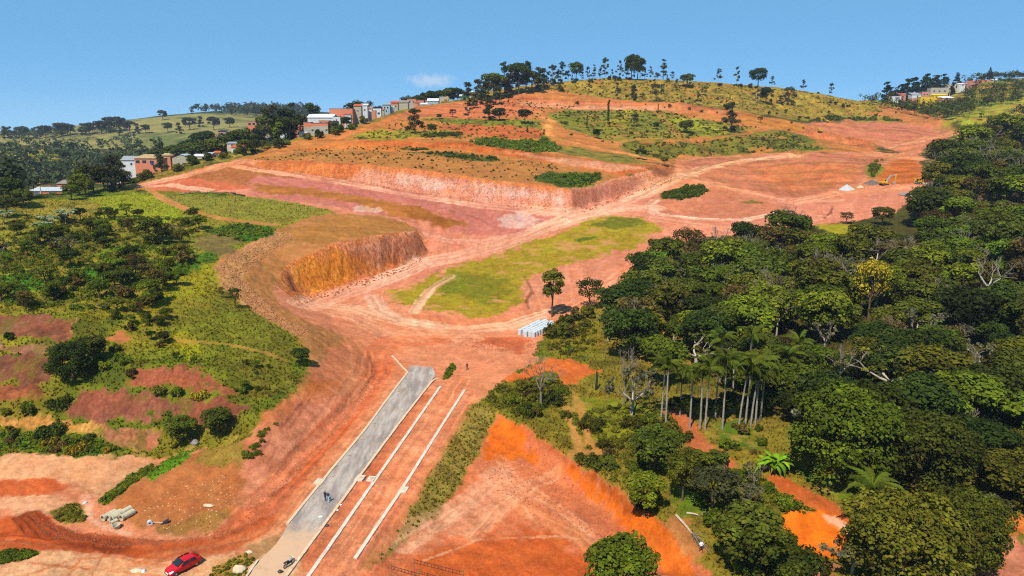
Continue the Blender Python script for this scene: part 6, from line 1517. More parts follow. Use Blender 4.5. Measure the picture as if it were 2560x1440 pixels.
# ================================================================== VEGETATION
def leaf_mat(name, rgb, var=.38, trans=.28):
    m = bpy.data.materials.new(name); m.use_nodes = True; nt = m.node_tree; bs = nt.nodes['Principled BSDF']; out = nt.nodes['Material Output']
    bs.inputs['Roughness'].default_value = .8; bs.inputs['Specular IOR Level'].default_value = .08
    at = nt.nodes.new('ShaderNodeAttribute'); at.attribute_name = 'Col'; oi = nt.nodes.new('ShaderNodeObjectInfo')
    mr = nt.nodes.new('ShaderNodeMapRange'); mr.inputs['To Min'].default_value = 1 - var; mr.inputs['To Max'].default_value = 1 + var
    hs = nt.nodes.new('ShaderNodeHueSaturation'); hs.inputs['Color'].default_value = (*rgb, 1)
    mh = nt.nodes.new('ShaderNodeMapRange'); mh.inputs['To Min'].default_value = .485; mh.inputs['To Max'].default_value = .515
    mm = nt.nodes.new('ShaderNodeMath'); mm.operation = 'MULTIPLY'; mm.inputs[1].default_value = 7.31; fr = nt.nodes.new('ShaderNodeMath'); fr.operation = 'FRACT'
    vm = nt.nodes.new('ShaderNodeVectorMath'); vm.operation = 'MULTIPLY'
    tr = nt.nodes.new('ShaderNodeBsdfTranslucent'); mx = nt.nodes.new('ShaderNodeMixShader'); mx.inputs[0].default_value = trans
    k = nt.links.new
    k(oi.outputs['Random'], mr.inputs['Value']); k(mr.outputs[0], hs.inputs['Value']); k(oi.outputs['Random'], mm.inputs[0]); k(mm.outputs[0], fr.inputs[0]); k(fr.outputs[0], mh.inputs['Value']); k(mh.outputs[0], hs.inputs['Hue'])
    k(hs.outputs[0], vm.inputs[0]); k(at.outputs['Color'], vm.inputs[1]); k(vm.outputs[0], bs.inputs['Base Color']); k(vm.outputs[0], tr.inputs['Color'])
    k(bs.outputs[0], mx.inputs[1]); k(tr.outputs[0], mx.inputs[2]); k(mx.outputs[0], out.inputs['Surface'])
    return m
LM = {k: leaf_mat('foliage_' + k, c) for k, c in {'dark': (.054, .066, .005), 'deep': (.029, .043, .004), 'mid': (.086, .108, .005), 'olive': (.088, .086, .006), 'bright': (.080, .112, .006), 'brown': (.080, .056, .011), 'grey': (.11, .10, .05), 'yellow': (.23, .16, .008),
                                                   'silver': (.22, .30, .16), 'euca': (.066, .068, .020), 'eucad': (.040, .050, .016), 'conifer': (.014, .026, .007), 'palm': (.075, .092, .006), 'banana': (.15, .27, .008), 'far': (.036, .046, .017)}.items()}

def quads(cen, nor, size, rng, aspect=.75):
    n = len(cen); nor = nor / (np.linalg.norm(nor, axis=1, keepdims=True) + 1e-9)
    r = rng.normal(size=(n, 3)); a = np.cross(nor, r); a /= np.linalg.norm(a, axis=1, keepdims=True) + 1e-9; b = np.cross(nor, a)
    a = a * size[:, None]; b = b * (size * aspect)[:, None]
    k = rng.uniform(.7, 1.2, (n, 4, 1))
    V = np.stack([cen - a * k[:, 0], cen + b * k[:, 1], cen + a * k[:, 2], cen - b * k[:, 3]], 1).reshape(-1, 3)
    return V, np.arange(4 * n).reshape(-1, 4)
def leaf_cloud(blobs, n, leaf, rng, up=.45, shell=.72, jit=.55):
    B = np.array(blobs, float); w = (B[:, 3] * B[:, 4] * B[:, 5]) ** .66; w /= w.sum()
    i = rng.choice(len(B), n, p=w); d = rng.normal(size=(n, 3)); d /= np.linalg.norm(d, axis=1, keepdims=True)
    d[:, 2] = np.where((d[:, 2] < -.35) & (rng.random(n) < .7), -d[:, 2], d[:, 2])
    r = rng.uniform(shell, 1.08, n)
    cen = B[i, :3] + d * r[:, None] * B[i, 3:6]
    nor = d + np.array([0, 0, up]) + rng.normal(size=(n, 3)) * jit
    Vq, Fq = quads(cen, nor, leaf * rng.uniform(.4, 1.5, n), rng)
    bv = rng.uniform(.62, 1.36, len(B))[i]; lv = rng.uniform(.66, 1.34, n)
    c = np.repeat((bv * lv)[:, None] * np.stack([rng.uniform(.9, 1.18, n), np.ones(n), rng.uniform(.8, 1.2, n)], 1), 4, 0)
    return Vq, Fq, c
def proto_mesh(name, V_, F_, c, mat):
    o = mesh_np(name, V_, F_, mat, col=c); me = o.data; bpy.data.objects.remove(o); return me
def tube_mesh(name, mb, mat):
    o = mb.build(name, mat); me = o.data; bpy.data.objects.remove(o); return me
PROTO = {}
def broad(key, seed, rx=4.4, rz=3.3, zc=6.9, nb=30, n=4800, leaf=.29, br=(.85, 1.75), trunk_r=.24, flat=1.0, limbs=6, up=.45, low=.6, drop=.75):
    rng = np.random.default_rng(seed); bl = []
    for k in range(nb):
        a = 2.4 * k + rng.uniform(-.5, .5); rad = math.sqrt((k + .5) / nb) * .80; el = math.sqrt(max(0, 1 - rad * rad)) * rng.uniform(.45, .9) - .15
        r = rng.uniform(*br); bl.append((rx * rad * math.cos(a), rx * rad * math.sin(a) * rng.uniform(.85, 1.1), zc + rz * el, r, r, r * .9 * flat))
    for k in range(int(nb * low)):
        a = rng.uniform(0, 6.28); r = rng.uniform(*br) * .9; q_ = rng.uniform(.1, 1.0); bl.append((rx * (.82 - .25 * q_) * math.cos(a), rx * (.82 - .25 * q_) * math.sin(a), zc - rz * q_ * drop, r, r, r * .95 * flat))
    Vq, Fq, c = leaf_cloud(bl, n, leaf, rng, up)
    tm = MB(); top = zc - rz * .1
    tm.tube([(0, 0, -.8), (.05, .03, top * .35), (rng.uniform(-.3, .3), rng.uniform(-.3, .3), top * .75), (rng.uniform(-.4, .4), rng.uniform(-.4, .4), top)], [trunk_r * 1.25, trunk_r, trunk_r * .75, trunk_r * .45], 7)
    for k in range(limbs):
        b = bl[int(rng.integers(0, len(bl)))]; s = top * rng.uniform(.4, .75)
        tm.tube([(0, 0, s), (b[0] * .5, b[1] * .5, s + (b[2] - s) * .55), (b[0] * .9, b[1] * .9, b[2])], [trunk_r * .5, trunk_r * .32, trunk_r * .12], 5)
    PROTO[key] = [('trunk', tube_mesh(key + '_trunk', tm, M_BARK)), ('crown', proto_mesh(key + '_crown', Vq, Fq, c, LM['dark']))]
for i, kw in enumerate((dict(), dict(rx=5.0, rz=2.6, zc=7.0, nb=20), dict(rx=3.8, rz=3.9, zc=6.6, nb=15), dict(rx=4.6, rz=3.6, zc=6.8, nb=34, br=(.9, 1.6), n=4600), dict(rx=4.2, rz=2.6, zc=7.2, nb=18, n=3000, flat=.85))):
    broad('broad%d' % i, 100 + i, **kw)
broad('big0', 150, rx=6.2, rz=5.0, zc=6.6, nb=60, n=15000, leaf=.21, br=(.95, 1.7), trunk_r=.4, low=.9, drop=.95)
broad('big1', 151, rx=6.4, rz=4.8, zc=6.2, nb=52, n=14000, leaf=.21, br=(1.0, 1.8), trunk_r=.4, low=.9, drop=.98)
broad('round', 152, rx=3.6, rz=3.6, zc=6.5, nb=36, n=7000, leaf=.20, br=(.9, 1.4), trunk_r=.2, limbs=8, low=.5, drop=.7)
broad('tall', 153, rx=2.9, rz=4.0, zc=9.0, nb=30, n=3600, leaf=.24, br=(.6, 1.1), trunk_r=.2, limbs=14)
broad('thin', 154, rx=3.8, rz=2.8, zc=6.6, nb=20, n=1500, leaf=.24, br=(.7, 1.3), trunk_r=.18, limbs=14)
broad('thin2', 155, rx=3.4, rz=3.4, zc=6.2, nb=22, n=1300, leaf=.24, br=(.6, 1.1), trunk_r=.18, limbs=16)
# eucalyptus: bare lower trunk, flattish separate clumps
def euca(key, seed, n=900, bushy=False, hgt=14):
    rng = np.random.default_rng(seed); bl = []; tm = MB(); lean = rng.uniform(-.6, .6)
    tm.tube([(0, 0, -1), (lean * .3, 0, hgt * .4), (lean, 0, hgt * .75), (lean * 1.2, .2, hgt * .97)], [.26, .2, .13, .05], 6)
    for k in range(14 if not bushy else 22):
        f = rng.uniform(.22, .97) if not bushy else rng.uniform(.06, .95); rad = rng.uniform(.3, 2.6) * (1.25 - .7 * f) * 1.35; a = rng.uniform(0, 6.28); zz = hgt * f; r = rng.uniform(.8, 1.55) * (1.2 if bushy else 1)
        c = (lean * f + rad * math.cos(a), rad * math.sin(a), zz); bl.append((*c, r, r, r * .8))
        tm.tube([(lean * f * .8, 0, zz - 1.6), (lean * f + rad * .6 * math.cos(a), rad * .6 * math.sin(a), zz - .4), c], [.08, .05, .02], 4)
    bl.append((lean * 1.2, .2, hgt * .97, 1.0, 1.0, .8))
    Vq, Fq, c = leaf_cloud(bl, n, .27, rng, .3, .35, .8)
    PROTO[key] = [('trunk', tube_mesh(key + '_trunk', tm, M_BARKP if not bushy else M_BARK)), ('crown', proto_mesh(key + '_crown', Vq, Fq, c, LM['euca']))]
for i in range(4): euca('euca%d' % i, 200 + i, 2000)
euca('eucab0', 210, 4200, True); euca('eucab1', 211, 3800, True, 12)
def slim(key, seed):
    rng = np.random.default_rng(seed); tm = MB().tube([(0, 0, -1), (.1, 0, 6), (0, .1, 13.5)], [.2, .14, .04], 6)
    bl = [(rng.uniform(-.4, .4), rng.uniform(-.4, .4), zz, rng.uniform(.5, .95), rng.uniform(.5, .95), .9) for zz in np.linspace(2.5, 13.6, 11)]
    Vq, Fq, c = leaf_cloud(bl, 700, .36, rng, .3, .4, .8); PROTO[key] = [('trunk', tube_mesh(key + '_trunk', tm, M_BARK)), ('crown', proto_mesh(key + '_crown', Vq, Fq, c, LM['euca']))]
slim('slim', 220)
def conifer(key, seed, R=3.0, hgt=14, n=1500, leaf=.45):
    rng = np.random.default_rng(seed); tm = MB().tube([(0, 0, -1), (0, 0, hgt * .95)], [.3, .05], 6); bl = []
    for zz in np.linspace(1.4, hgt - .5, 13):
        rr = R * (1 - zz / hgt) ** .8 + .25
        for k in range(max(2, int(rr * 2.6))):
            a = rng.uniform(0, 6.28); s = rng.uniform(.5, 1.0) * rr; b = .45 + .28 * rr; bl.append((s * .75 * math.cos(a), s * .75 * math.sin(a), zz + rng.uniform(-.4, .4), b, b, b * .6))
    Vq, Fq, c = leaf_cloud(bl, n, leaf, rng, .2, .5, .6); PROTO[key] = [('trunk', tube_mesh(key + '_trunk', tm, M_BARK)), ('crown', proto_mesh(key + '_crown', Vq, Fq, c, LM['conifer']))]
conifer('conifer0', 230, n=2600, leaf=.34); conifer('conifer1', 231, 2.2, 15, 2200, .34); conifer('conifer2', 232, 4.3, 13, 3600, .36)
def branchy(key, seed, hgt=9, spread=4.0, fork=.4, flat=1.0, mat=None, depth=4, leaves=0, leafmat='grey', lean=0.0):
    rng = np.random.default_rng(seed); tm = MB(); tw = MB(); tips = []
    def grow(p, d, L, r, k):
        q = p + d * L; mid = p + d * L * .5 + Vector(rng.normal(size=3)) * L * .06
        (tm if k >= depth - 1 else tw).tube([p, mid, q], [r, r * .82, r * .62], 6 if k >= depth - 1 else 4, False)
        if k == 0: tips.append(q); return
        nch = int(rng.integers(2, 4)) if k > 1 else 3
        for _ in range(nch):
            nd = (d + Vector(rng.normal(size=3)) * .55 + Vector((0, 0, .16))).normalized()
            nd.z = max(nd.z * flat, .05); nd.normalize()
            grow(q, nd, L * rng.uniform(.58, .82), r * .6, k - 1)
    t0 = Vector((lean * .4, 0, hgt * fork)); tm.tube([(0, 0, -.8), (0, 0, hgt * fork * .5), t0], [.30, .25, .22], 7, False)
    for k in range(4):
        a = k * 1.57 + rng.uniform(-.5, .5); grow(t0, Vector((math.cos(a) * spread / hgt * 1.5, math.sin(a) * spread / hgt * 1.5, .8 * flat)).normalized(), hgt * .27, .16, depth - 1)
    parts = [('trunk', tube_mesh(key + '_trunk', tm, mat or M_BARKP)), ('twigs', tube_mesh(key + '_twigs', tw, mat or M_DEADG))]
    if leaves:
        bl = [(v.x, v.y, v.z, .45, .45, .35) for v in tips]; Vq, Fq, c = leaf_cloud(bl, leaves, .24, rng, .3, .2, .9); parts.append(('crown', proto_mesh(key + '_crown', Vq, Fq, c, LM[leafmat])))
    PROTO[key] = parts
branchy('bare0', 300, 9, 4.0); branchy('bare1', 301, 8, 6.5, .42, .82, leaves=360, leafmat='olive'); branchy('bare2', 302, 8, 3.0, .3, leaves=420, leafmat='grey'); branchy('bare3', 303, 9, 2.4, .35, mat=M_DEADG); branchy('bare4', 304, 7, 4.2, .25, .8, leaves=700, leafmat='grey')
branchy('bare5', 305, 8, 6.5, .38, .82, mat=M_DEAD, leaves=300, leafmat='olive')
# shrubs
def shrub(key, seed, n=1100, leaf=.15, rx=1.5, hz=1.5, nb=9, spiky=False):
    rng = np.random.default_rng(seed); bl = []
    for k in range(nb):
        a = rng.uniform(0, 6.28); rad = rx * math.sqrt(rng.random()) * .75; r = rng.uniform(.45, .8) * rx * .62; bl.append((rad * math.cos(a), rad * math.sin(a), hz * rng.uniform(.25, .8) * (1.15 - .5 * rad / rx), r, r, r * .85))
    Vq, Fq, c = leaf_cloud(bl, n, leaf, rng, .4, .55, .6)
    tm = MB()
    for k in range(5):
        b = bl[k]; tm.tube([(b[0] * .15, b[1] * .15, -.4), (b[0] * .8, b[1] * .8, b[2])], [.06, .02], 4)
    PROTO[key] = [('stem', tube_mesh(key + '_stem', tm, M_BARK)), ('foliage', proto_mesh(key + '_foliage', Vq, Fq, c, LM['mid']))]
for i in range(4): shrub('shrub%d' % i, 400 + i, hz=(1.4, 1.9, 1.2, 2.3)[i])
shrub('lowshrub', 410, 800, .13, 1.4, .8, 10)
# cecropia: pale hand-shaped leaves in umbrellas on few arms
rng = np.random.default_rng(420); tm = MB().tube([(0, 0, -.5), (.1, 0, 4.2)], [.16, .1], 6); bl = []
for k in range(8):
    a = k * .785; q = (2.3 * math.cos(a) * rng.uniform(.6, 1.2), 2.0 * math.sin(a) * rng.uniform(.6, 1.2), 5.2 + rng.uniform(-.5, .7)); tm.tube([(.1, 0, 3.2), (q[0] * .6, q[1] * .6, 4.6), q], [.08, .06, .04], 5); bl.append((*q, 1.0, 1.0, .25))
Vq, Fq, c = leaf_cloud(bl, 420, .42, rng, 1.2, .3, .35); PROTO['cecropia'] = [('trunk', tube_mesh('cecropia_trunk', tm, M_BARKP)), ('crown', proto_mesh('cecropia_crown', Vq, Fq, c, LM['silver']))]
# palm fronds and banana leaves are parts of their own
def frond_mesh(L=3.0, droop=1.5, seed=0):
    rng = np.random.default_rng(seed); V_, F_, c = [], [], []
    pts = [Vector((L * s * (1 - .12 * s), 0, .75 * math.sin(s * 2.2) * .9 - droop * s ** 2.2)) for s in np.linspace(0, 1, 9)]
    for i in range(8):
        a, b = pts[i], pts[i + 1]; k = len(V_)
        V_ += [a + Vector((0, -.03, 0)), a + Vector((0, .03, 0)), b + Vector((0, .03, 0)), b + Vector((0, -.03, 0))]; F_.append((k, k + 1, k + 2, k + 3)); c += [1.3] * 4
        for s in (-1, 1):
            for j in range(3):
                p_ = a + (b - a) * (j / 3); k = len(V_); ll = .75 * (1 - .45 * abs(i / 8 - .35)) * rng.uniform(.8, 1.15)
                e = p_ + Vector((.25, s * ll * .65, -ll * .75)); V_ += [p_, p_ + Vector((.14, 0, 0)), e + Vector((.06, 0, 0)), e]; F_.append((k, k + 1, k + 2, k + 3)); c += [rng.uniform(.7, 1.2)] * 4
    return proto_mesh('frond', np.array([tuple(v) for v in V_]), np.array(F_), np.repeat(np.array(c)[:, None], 3, 1), LM['palm'])
FROND = [frond_mesh(3.0, 1.7, 1), frond_mesh(2.7, 2.4, 2), frond_mesh(3.1, .9, 3)]
M_PALMT = mat_plain('palm_trunk', alb(176, 164, 144), .9, 0, .25, 2)
def palm(loc, h, lab, group, s=1.0, lean=(0, 0), nf=13):
    t = empty('palm_tree', loc, random.uniform(0, 6)); tag(t, lab, 'palm', group)
    lx, ly = lean; c_, s_ = math.cos(-t.rotation_euler.z), math.sin(-t.rotation_euler.z); lx, ly = lx * c_ - ly * s_, lx * s_ + ly * c_
    MB().tube([(0, 0, -.6), (lx * .3, ly * .3, h * .4), (lx * .7, ly * .7, h * .75), (lx, ly, h)], [.19, .15, .13, .12], 7).build('trunk', M_PALMT, t)
    for k in range(nf):
        o = bpy.data.objects.new('frond', FROND[k % 3 if k % 5 else 2]); COL.objects.link(o); o.parent = t; o.location = (lx, ly, h)
        o.rotation_euler = (0, random.uniform(-.65, .25) if k % 3 else random.uniform(-1.0, -.5), k * 2.4 + random.uniform(-.2, .2)); o.scale = (s * 1.02,) * 3
    MB().tube([(lx, ly, h - .9), (lx + .25, ly + .1, h - .6), (lx + .1, ly, h)], [.12, .1, .05], 5).build('fruit_stalk', M_POLE, t)
    return t
def blade_mesh(L, W, droop, seed):
    V_, F_ = [], []; rng = np.random.default_rng(seed); n = 9; prev = None
    for i in range(n):
        s = i / (n - 1); w = W * math.sin(math.pi * (.08 + .9 * s) ** .8) * rng.uniform(.85, 1.1); p_ = (L * s * (1 - .25 * s), L * (.75 * s - droop * s ** 2.3)); V_ += [(p_[0], -w, p_[1] - .12 * w), (p_[0], 0, p_[1] + .06), (p_[0], w, p_[1] - .12 * w)]
        if i: k = i * 3; F_ += [(k - 3, k - 2, k + 1, k), (k - 2, k - 1, k + 2, k + 1)]
    c = np.repeat(rng.uniform(.8, 1.2, len(V_))[:, None], 3, 1); return proto_mesh('leaf', np.array(V_), np.array(F_), c, LM['banana'])
BLADE = [blade_mesh(2.6, .34, .75, 5), blade_mesh(2.3, .30, .45, 6), blade_mesh(2.8, .36, 1.0, 7)]
def banana(loc, lab, s=1.0, n=16, group=None, mat=None):
    t = empty('banana_plant', loc); tag(t, lab, 'banana plant', group); t.scale = (s,) * 3
    for j, (ox, oy) in enumerate(((0, 0), (.7, .3), (-.6, .35))):
        MB().tube([(ox * .6, oy * .6, -.4), (ox, oy, 1.5 - .2 * j)], [.16, .1], 7).build('stem', M_POLE, t)
        for k in range(n // 3):
            o = bpy.data.objects.new('leaf', BLADE[k % 3]); COL.objects.link(o); o.parent = t; o.location = (ox, oy, 1.5 - .2 * j); o.rotation_euler = (0, random.uniform(-.25, .5), k * 6.28 / (n // 3) + j + random.uniform(-.3, .3))
    return t

NAMES = {'broad0': 'rounded_tree', 'broad1': 'spreading_tree', 'broad2': 'upright_tree', 'broad3': 'dense_tree', 'broad4': 'open_tree', 'broad': 'broadleaf_tree', 'big': 'broadleaf_tree', 'round': 'round_tree', 'tall': 'broadleaf_tree', 'thin': 'sparse_tree', 'euca': 'eucalyptus_tree', 'slim': 'slender_tree', 'conifer': 'conifer_tree', 'bare': 'bare_tree', 'shrub': 'shrub', 'lowshrub': 'shrub', 'cecropia': 'cecropia_tree'}
H0 = {'broad': 10.6, 'big': 12.0, 'round': 10.2, 'tall': 13.2, 'thin': 9.8, 'euca': 14.6, 'eucab': 14.4, 'slim': 14.3, 'conifer': 14.3, 'bare': 9.5, 'shrub': 1.9, 'lowshrub': 1.0, 'cecropia': 5.6}
OV = {}
def stem_of(key): return key.rstrip('0123456789')
def plant(key, loc, h, lab, cat='tree', group=None, leaf=None, wide=1.0, rz=None):
    st = stem_of(key); t = empty(NAMES.get(key) or NAMES.get(st, NAMES.get('euca' if st.startswith('euca') else st, 'tree')), loc, random.uniform(0, 6.28) if rz is None else rz)
    if st in ('shrub', 'lowshrub'): wide *= .68
    s = h / H0.get(st, 10); t.scale = (s * wide, s * wide, s); tag(t, lab, cat, group)
    for nm, me in PROTO[key]:
        o = bpy.data.objects.new(nm, me); COL.objects.link(o); o.parent = t
        if nm == 'twigs': o['kind'] = 'stuff'
        if leaf and nm in ('crown', 'foliage'):
            o.material_slots[0].link = 'OBJECT'; o.material_slots[0].material = LM[leaf]
    return t
def plant_px(key, px, base, top, lab, leaf=None, cat='tree', group=None, wide=1.0, ymin=40, Y=None, rz=None):
    if Y is None: loc = onground(px, base, ymin)
    else:
        X, _, _ = PY(px, base, Y); loc = Vector((X, Y, gz(X, Y)))
    h = max(.35, PY(px, top, loc.y)[2] - loc.z)
    return plant(key, loc, h, lab, cat, group, leaf, wide, rz)
def pick(*a): return random.choice(a)

# --- the wood on the right
W_POLY = world_line([(1530, 800), (1580, 735), (1640, 690), (1720, 660), (1850, 640), (1990, 625), (2060, 650), (2180, 655), (2290, 645), (2300, 560), (2330, 500), (2345, 455), (2350, 410), (2420, 392), (2480, 372), (2640, 330), (2760, 500), (2900, 1000), (2820, 1200), (2450, 1220), (2240, 1190), (2150, 1140), (1990, 1060), (1920, 1000), (1800, 980), (1700, 960), (1640, 920), (1560, 900)], True, 40)
rng = np.random.default_rng(77); cand = []
bx0, bx1, by0, by1 = W_POLY[:, 0].min(), W_POLY[:, 0].max(), W_POLY[:, 1].min(), min(W_POLY[:, 1].max(), 560)
q = np.stack([rng.uniform(bx0, bx1, 26000), rng.uniform(by0, by1, 26000)], 1); q = q[seg_dist(q[:, 0], q[:, 1], W_POLY, True)[1]]
q = q[q[:, 0] < q[:, 1] * 1.02 + 8]
acc = []; gridd = {}
for (qx, qy) in q:
    r = 4.5 + max(0, qy - 120) * .0185; c = (int(qx // 8), int(qy // 8)); ok = True
    for dx in (-2, -1, 0, 1, 2):
        for dy in (-2, -1, 0, 1, 2):
            for (ox, oy) in gridd.get((c[0] + dx, c[1] + dy), ()):
                if (ox - qx) ** 2 + (oy - qy) ** 2 < r * r: ok = False
    if ok: gridd.setdefault(c, []).append((qx, qy)); acc.append((qx, qy, r))
WOOD = {'dark': ('dark green broadleaf tree in the wood beside the cleared site', ('broad0', 'broad1', 'broad2', 'broad3', 'broad4'), 'dark'), 'deep': ('very dark dense broadleaf tree in the wood', ('broad0', 'broad1', 'broad3'), 'deep'), 'mid': ('mid green broadleaf tree in the wood', ('broad0', 'broad2', 'broad3', 'broad4'), 'mid'),
        'olive': ('olive yellowish broadleaf tree in the wood', ('broad1', 'broad2', 'broad3', 'broad4'), 'olive'), 'brown': ('brownish thin-crowned tree in the wood', ('thin', 'broad4', 'thin2'), 'brown'), 'grey': ('grey leafless twiggy tree standing among green crowns of the wood', ('bare0', 'bare2', 'bare3', 'bare4'), None), 'bright': ('bright green tree standing out among the darker wood', ('broad2', 'broad4'), 'bright')}
n_w = 0
# singled-out trees keep the ground before them free of taller neighbours
SPECIAL = [hit(*s) for s in ((1668, 968), (1738, 935), (2215, 1010), (1940, 850), (2095, 985), (2170, 800), (2060, 880), (1665, 760), (1700, 705))]
def crowds(a, b):
    for sx_, sy_ in SPECIAL:
        dx_, dy_ = a - sx_, b - sy_; L_ = math.hypot(sx_, sy_); f_ = -(dx_ * sx_ + dy_ * sy_) / L_; s_ = abs(dx_ * sy_ - dy_ * sx_) / L_
        if math.hypot(dx_, dy_) < 4.5 or (0 < f_ < 13 and s_ < 5): return True
    return False
for (qx, qy, r) in acc:
    if crowds(qx, qy): continue
    u = rng.random() + .28 * float(fbm(np.array(qx), np.array(qy), 45, 2, 91))
    k = 'deep' if u < .22 else 'dark' if u < .47 else 'mid' if u < .60 else 'olive' if u < .74 else 'brown' if u < .86 else 'grey' if u < 1.02 else 'bright'
    lab, protos, lf = WOOD[k]; key = protos[int(rng.integers(0, len(protos)))]
    h = (r * 1.3 + 2.8) * rng.uniform(.62, 1.38)
    if k == 'grey': h *= .95
    plant(key, (qx, qy, gz(qx, qy) - .2), h, lab, 'tree', k + ' trees of the wood', lf, rng.uniform(.95, 1.25)); n_w += 1
    if rng.random() < .22 and k != 'grey':
        qx2, qy2 = qx + rng.uniform(-3, 3), qy + rng.uniform(-3, 1); plant(('bare0', 'bare2', 'bare3', 'bare4')[int(rng.integers(0, 4))], (qx2, qy2, gz(qx2, qy2) - .2), h * rng.uniform(.95, 1.15), WOOD['grey'][0], 'tree', 'grey trees of the wood', None, rng.uniform(.6, .9))
print('wood trees', n_w)
# singled-out trees
P_ = plant_px
P_('tall', 1380, 792, 664, 'lone tall tree with bare lower trunk beside the white concrete rings', 'olive', wide=1.0)
P_('thin', 1473, 772, 692, 'spreading small-crowned tree at the wood edge beyond the lone tall tree', 'deep', wide=1.15)
P_('round', 1706, 1252, 1122, 'round-crowned brownish tree on a pale forked trunk on the grassy slope', 'olive', wide=.85)
P_('broad3', 1635, 1180, 1068, 'dark rounded bushy tree behind the round-crowned tree', 'dark', wide=1.15)
P_('big0', 2095, 1200, 955, 'large dense mango-like tree above the orange washout', 'mid', wide=1.02)
P_('big1', 2290, 1215, 1010, 'large dark dense tree beside the large mango-like tree', 'dark', wide=1.1)
P_('big1', 2250, 1470, 1225, 'large olive dense tree overhanging the shaded washout', 'olive', wide=1.1)
P_('big0', 2400, 1420, 1220, 'broad olive tree at the bare soil on the right', 'olive', wide=.9)
P_('broad3', 1870, 1430, 1268, 'dark green tree below the orange washout near the path', 'dark', wide=1.15)
t = plant('round', (11.6, 65, gz(11.6, 65)), 11.2, 'dense deep green tree with rounded top standing at the lower edge of the pit', 'tree', None, 'mid', 1.0)
P_('broad2', 1668, 968, 845, 'lime green round tree at the front of the wood left of the palms', 'bright', wide=.95)
P_('bare5', 1738, 935, 795, 'pale leafless umbrella-shaped tree behind the palms', None, wide=1.2)
P_('bare1', 2215, 1010, 848, 'pale forked umbrella tree with bare white limbs in the wood', None, wide=1.35)
P_('bare2', 2060, 880, 790, 'grey twiggy tree with a few leaves deep in the wood', None, wide=.9)
P_('bare0', 1665, 760, 690, 'pale forked dead tree near the upper part of the wood', None, wide=.8)
P_('bare4', 1700, 705, 640, 'grey leafless crown near the upper edge of the wood', None, wide=1.3)
P_('bare0', 1940, 850, 738, 'grey bare tree with upright brush-like twigs in the wood', None, wide=.7)
P_('bare0', 2095, 985, 862, 'silver-grey leafless tree in the wood left of the forked umbrella tree', None, wide=.8)
P_('thin', 2170, 800, 640, 'tall thin tree speckled with yellow leaves above the wood', 'yellow', wide=.7)
P_('bare3', 1352, 1022, 885, 'twin grey dead trunks rising from bushes beside the dirt opening', None, wide=.8)
P_('bare4', 1580, 1035, 850, 'tangle of grey dead branches before the wood', None, wide=.8)
P_('bare3', 1560, 1010, 865, 'upright pale dead tree before the wood beside the tangled one', None, wide=.6)
P_('bare2', 1885, 1225, 1150, 'small grey leafless tree below the banana plant', None, wide=1.0)
P_('broad4', 1780, 1290, 1165, 'grey-green leaning tree beside the round-crowned tree', 'euca', wide=1.1)
P_('thin2', 1870, 1290, 1205, 'pale grey twiggy bush-like tree between leaning tree and path', 'grey', wide=1.0)
P_('broad2', 1610, 1290, 1180, 'small bright green tree on the pit rim beside the blackened bush', 'mid', wide=1.0)
P_('bare4', 2130, 1435, 1300, 'white dead tree with sprawling limbs in front of the large olive tree', None, wide=1.1)
P_('broad4', 2460, 1330, 1235, 'grey-green tree at the edge of the bare soil', 'euca', wide=1.0)
P_('broad2', 2360, 1440, 1370, 'small bright green tree at the lower right by the bare soil', 'bright', wide=1.1)
P_('broad3', 2520, 1260, 1130, 'olive tree above the bare soil on the right', 'olive', wide=1.2)
P_('thin', 2115, 560, 528, 'thin brownish tree at the wood edge beside the yellow clearing', 'olive', wide=1.5)
P_('broad0', 2205, 565, 515, 'rounded olive tree standing on the yellow clearing', 'olive', wide=1.2)
P_('broad1', 2300, 560, 490, 'bright green tree at the corner of wood and stone spread', 'mid', wide=1.1)
P_('broad0', 1605, 720, 628, 'dark tree jutting from the wood over the bare slope', 'deep', wide=1.0)
P_('broad1', 1780, 640, 590, 'dark flat-crowned tree on the upper wood edge', 'dark', wide=1.1)
P_('broad0', 1855, 640, 552, 'tallest dark tree on the upper edge of the wood facing the haul road', 'deep', wide=.95)
P_('broad0', 2000, 625, 552, 'dark bush-like tree on the upper edge of the wood by the clearing', 'dark', wide=1.0)
M_T = (1490, 975)
o = MB().tube([(0, 0, -.4), (.05, 0, 1.2), (.12, .05, 2.6), (.05, .0, 3.9)], [.28, .24, .2, .13], 7).build('burnt_trunk', M_BURNT); o.location = onground(*M_T); tag(o, 'charred black trunk stump standing at the front of the wood', 'trunk')
# palms
PAL = [(1652, 1058, 905), (1664, 1066, 900), (1724, 1072, 915), (1750, 1072, 925), (1762, 1076, 905), (1788, 1046, 905), (1806, 1072, 890), (1846, 1070, 918), (1862, 1072, 900), (1876, 1066, 928), (1888, 1062, 895), (1900, 1052, 905), (1700, 1040, 930), (1830, 1030, 885)]
for i, (px, py, top) in enumerate(PAL):
    l = onground(px, py); h = PY(px, top, l.y)[2] - l.z - 1.0; palm(l, h, 'tall slender palm with drooping fronds in the grove before the wood', 'palms of the grove', random.uniform(.9, 1.15), (random.uniform(-.2, .9) if px > 1830 else random.uniform(-.3, .3), random.uniform(-.3, .3)))
for px, py, top in ((1870, 960, 830), (1990, 940, 850), (1960, 1000, 880), (1800, 960, 840)):
    l = onground(px, py); h = PY(px, top, l.y)[2] - l.z - .6; palm(l, h, 'palm crown half sunk among the broadleaf crowns behind the grove', 'palms inside the wood', 1.1)
l = onground(2165, 1345); palm(l, PY(2165, 1212, l.y)[2] - l.z - .4, 'single palm with hanging dead fronds above the shaded washout', None, 1.15, nf=16)
l = onground(1936, 1184); banana(l, 'bright green banana clump below the large mango-like tree', 1.2, 30)
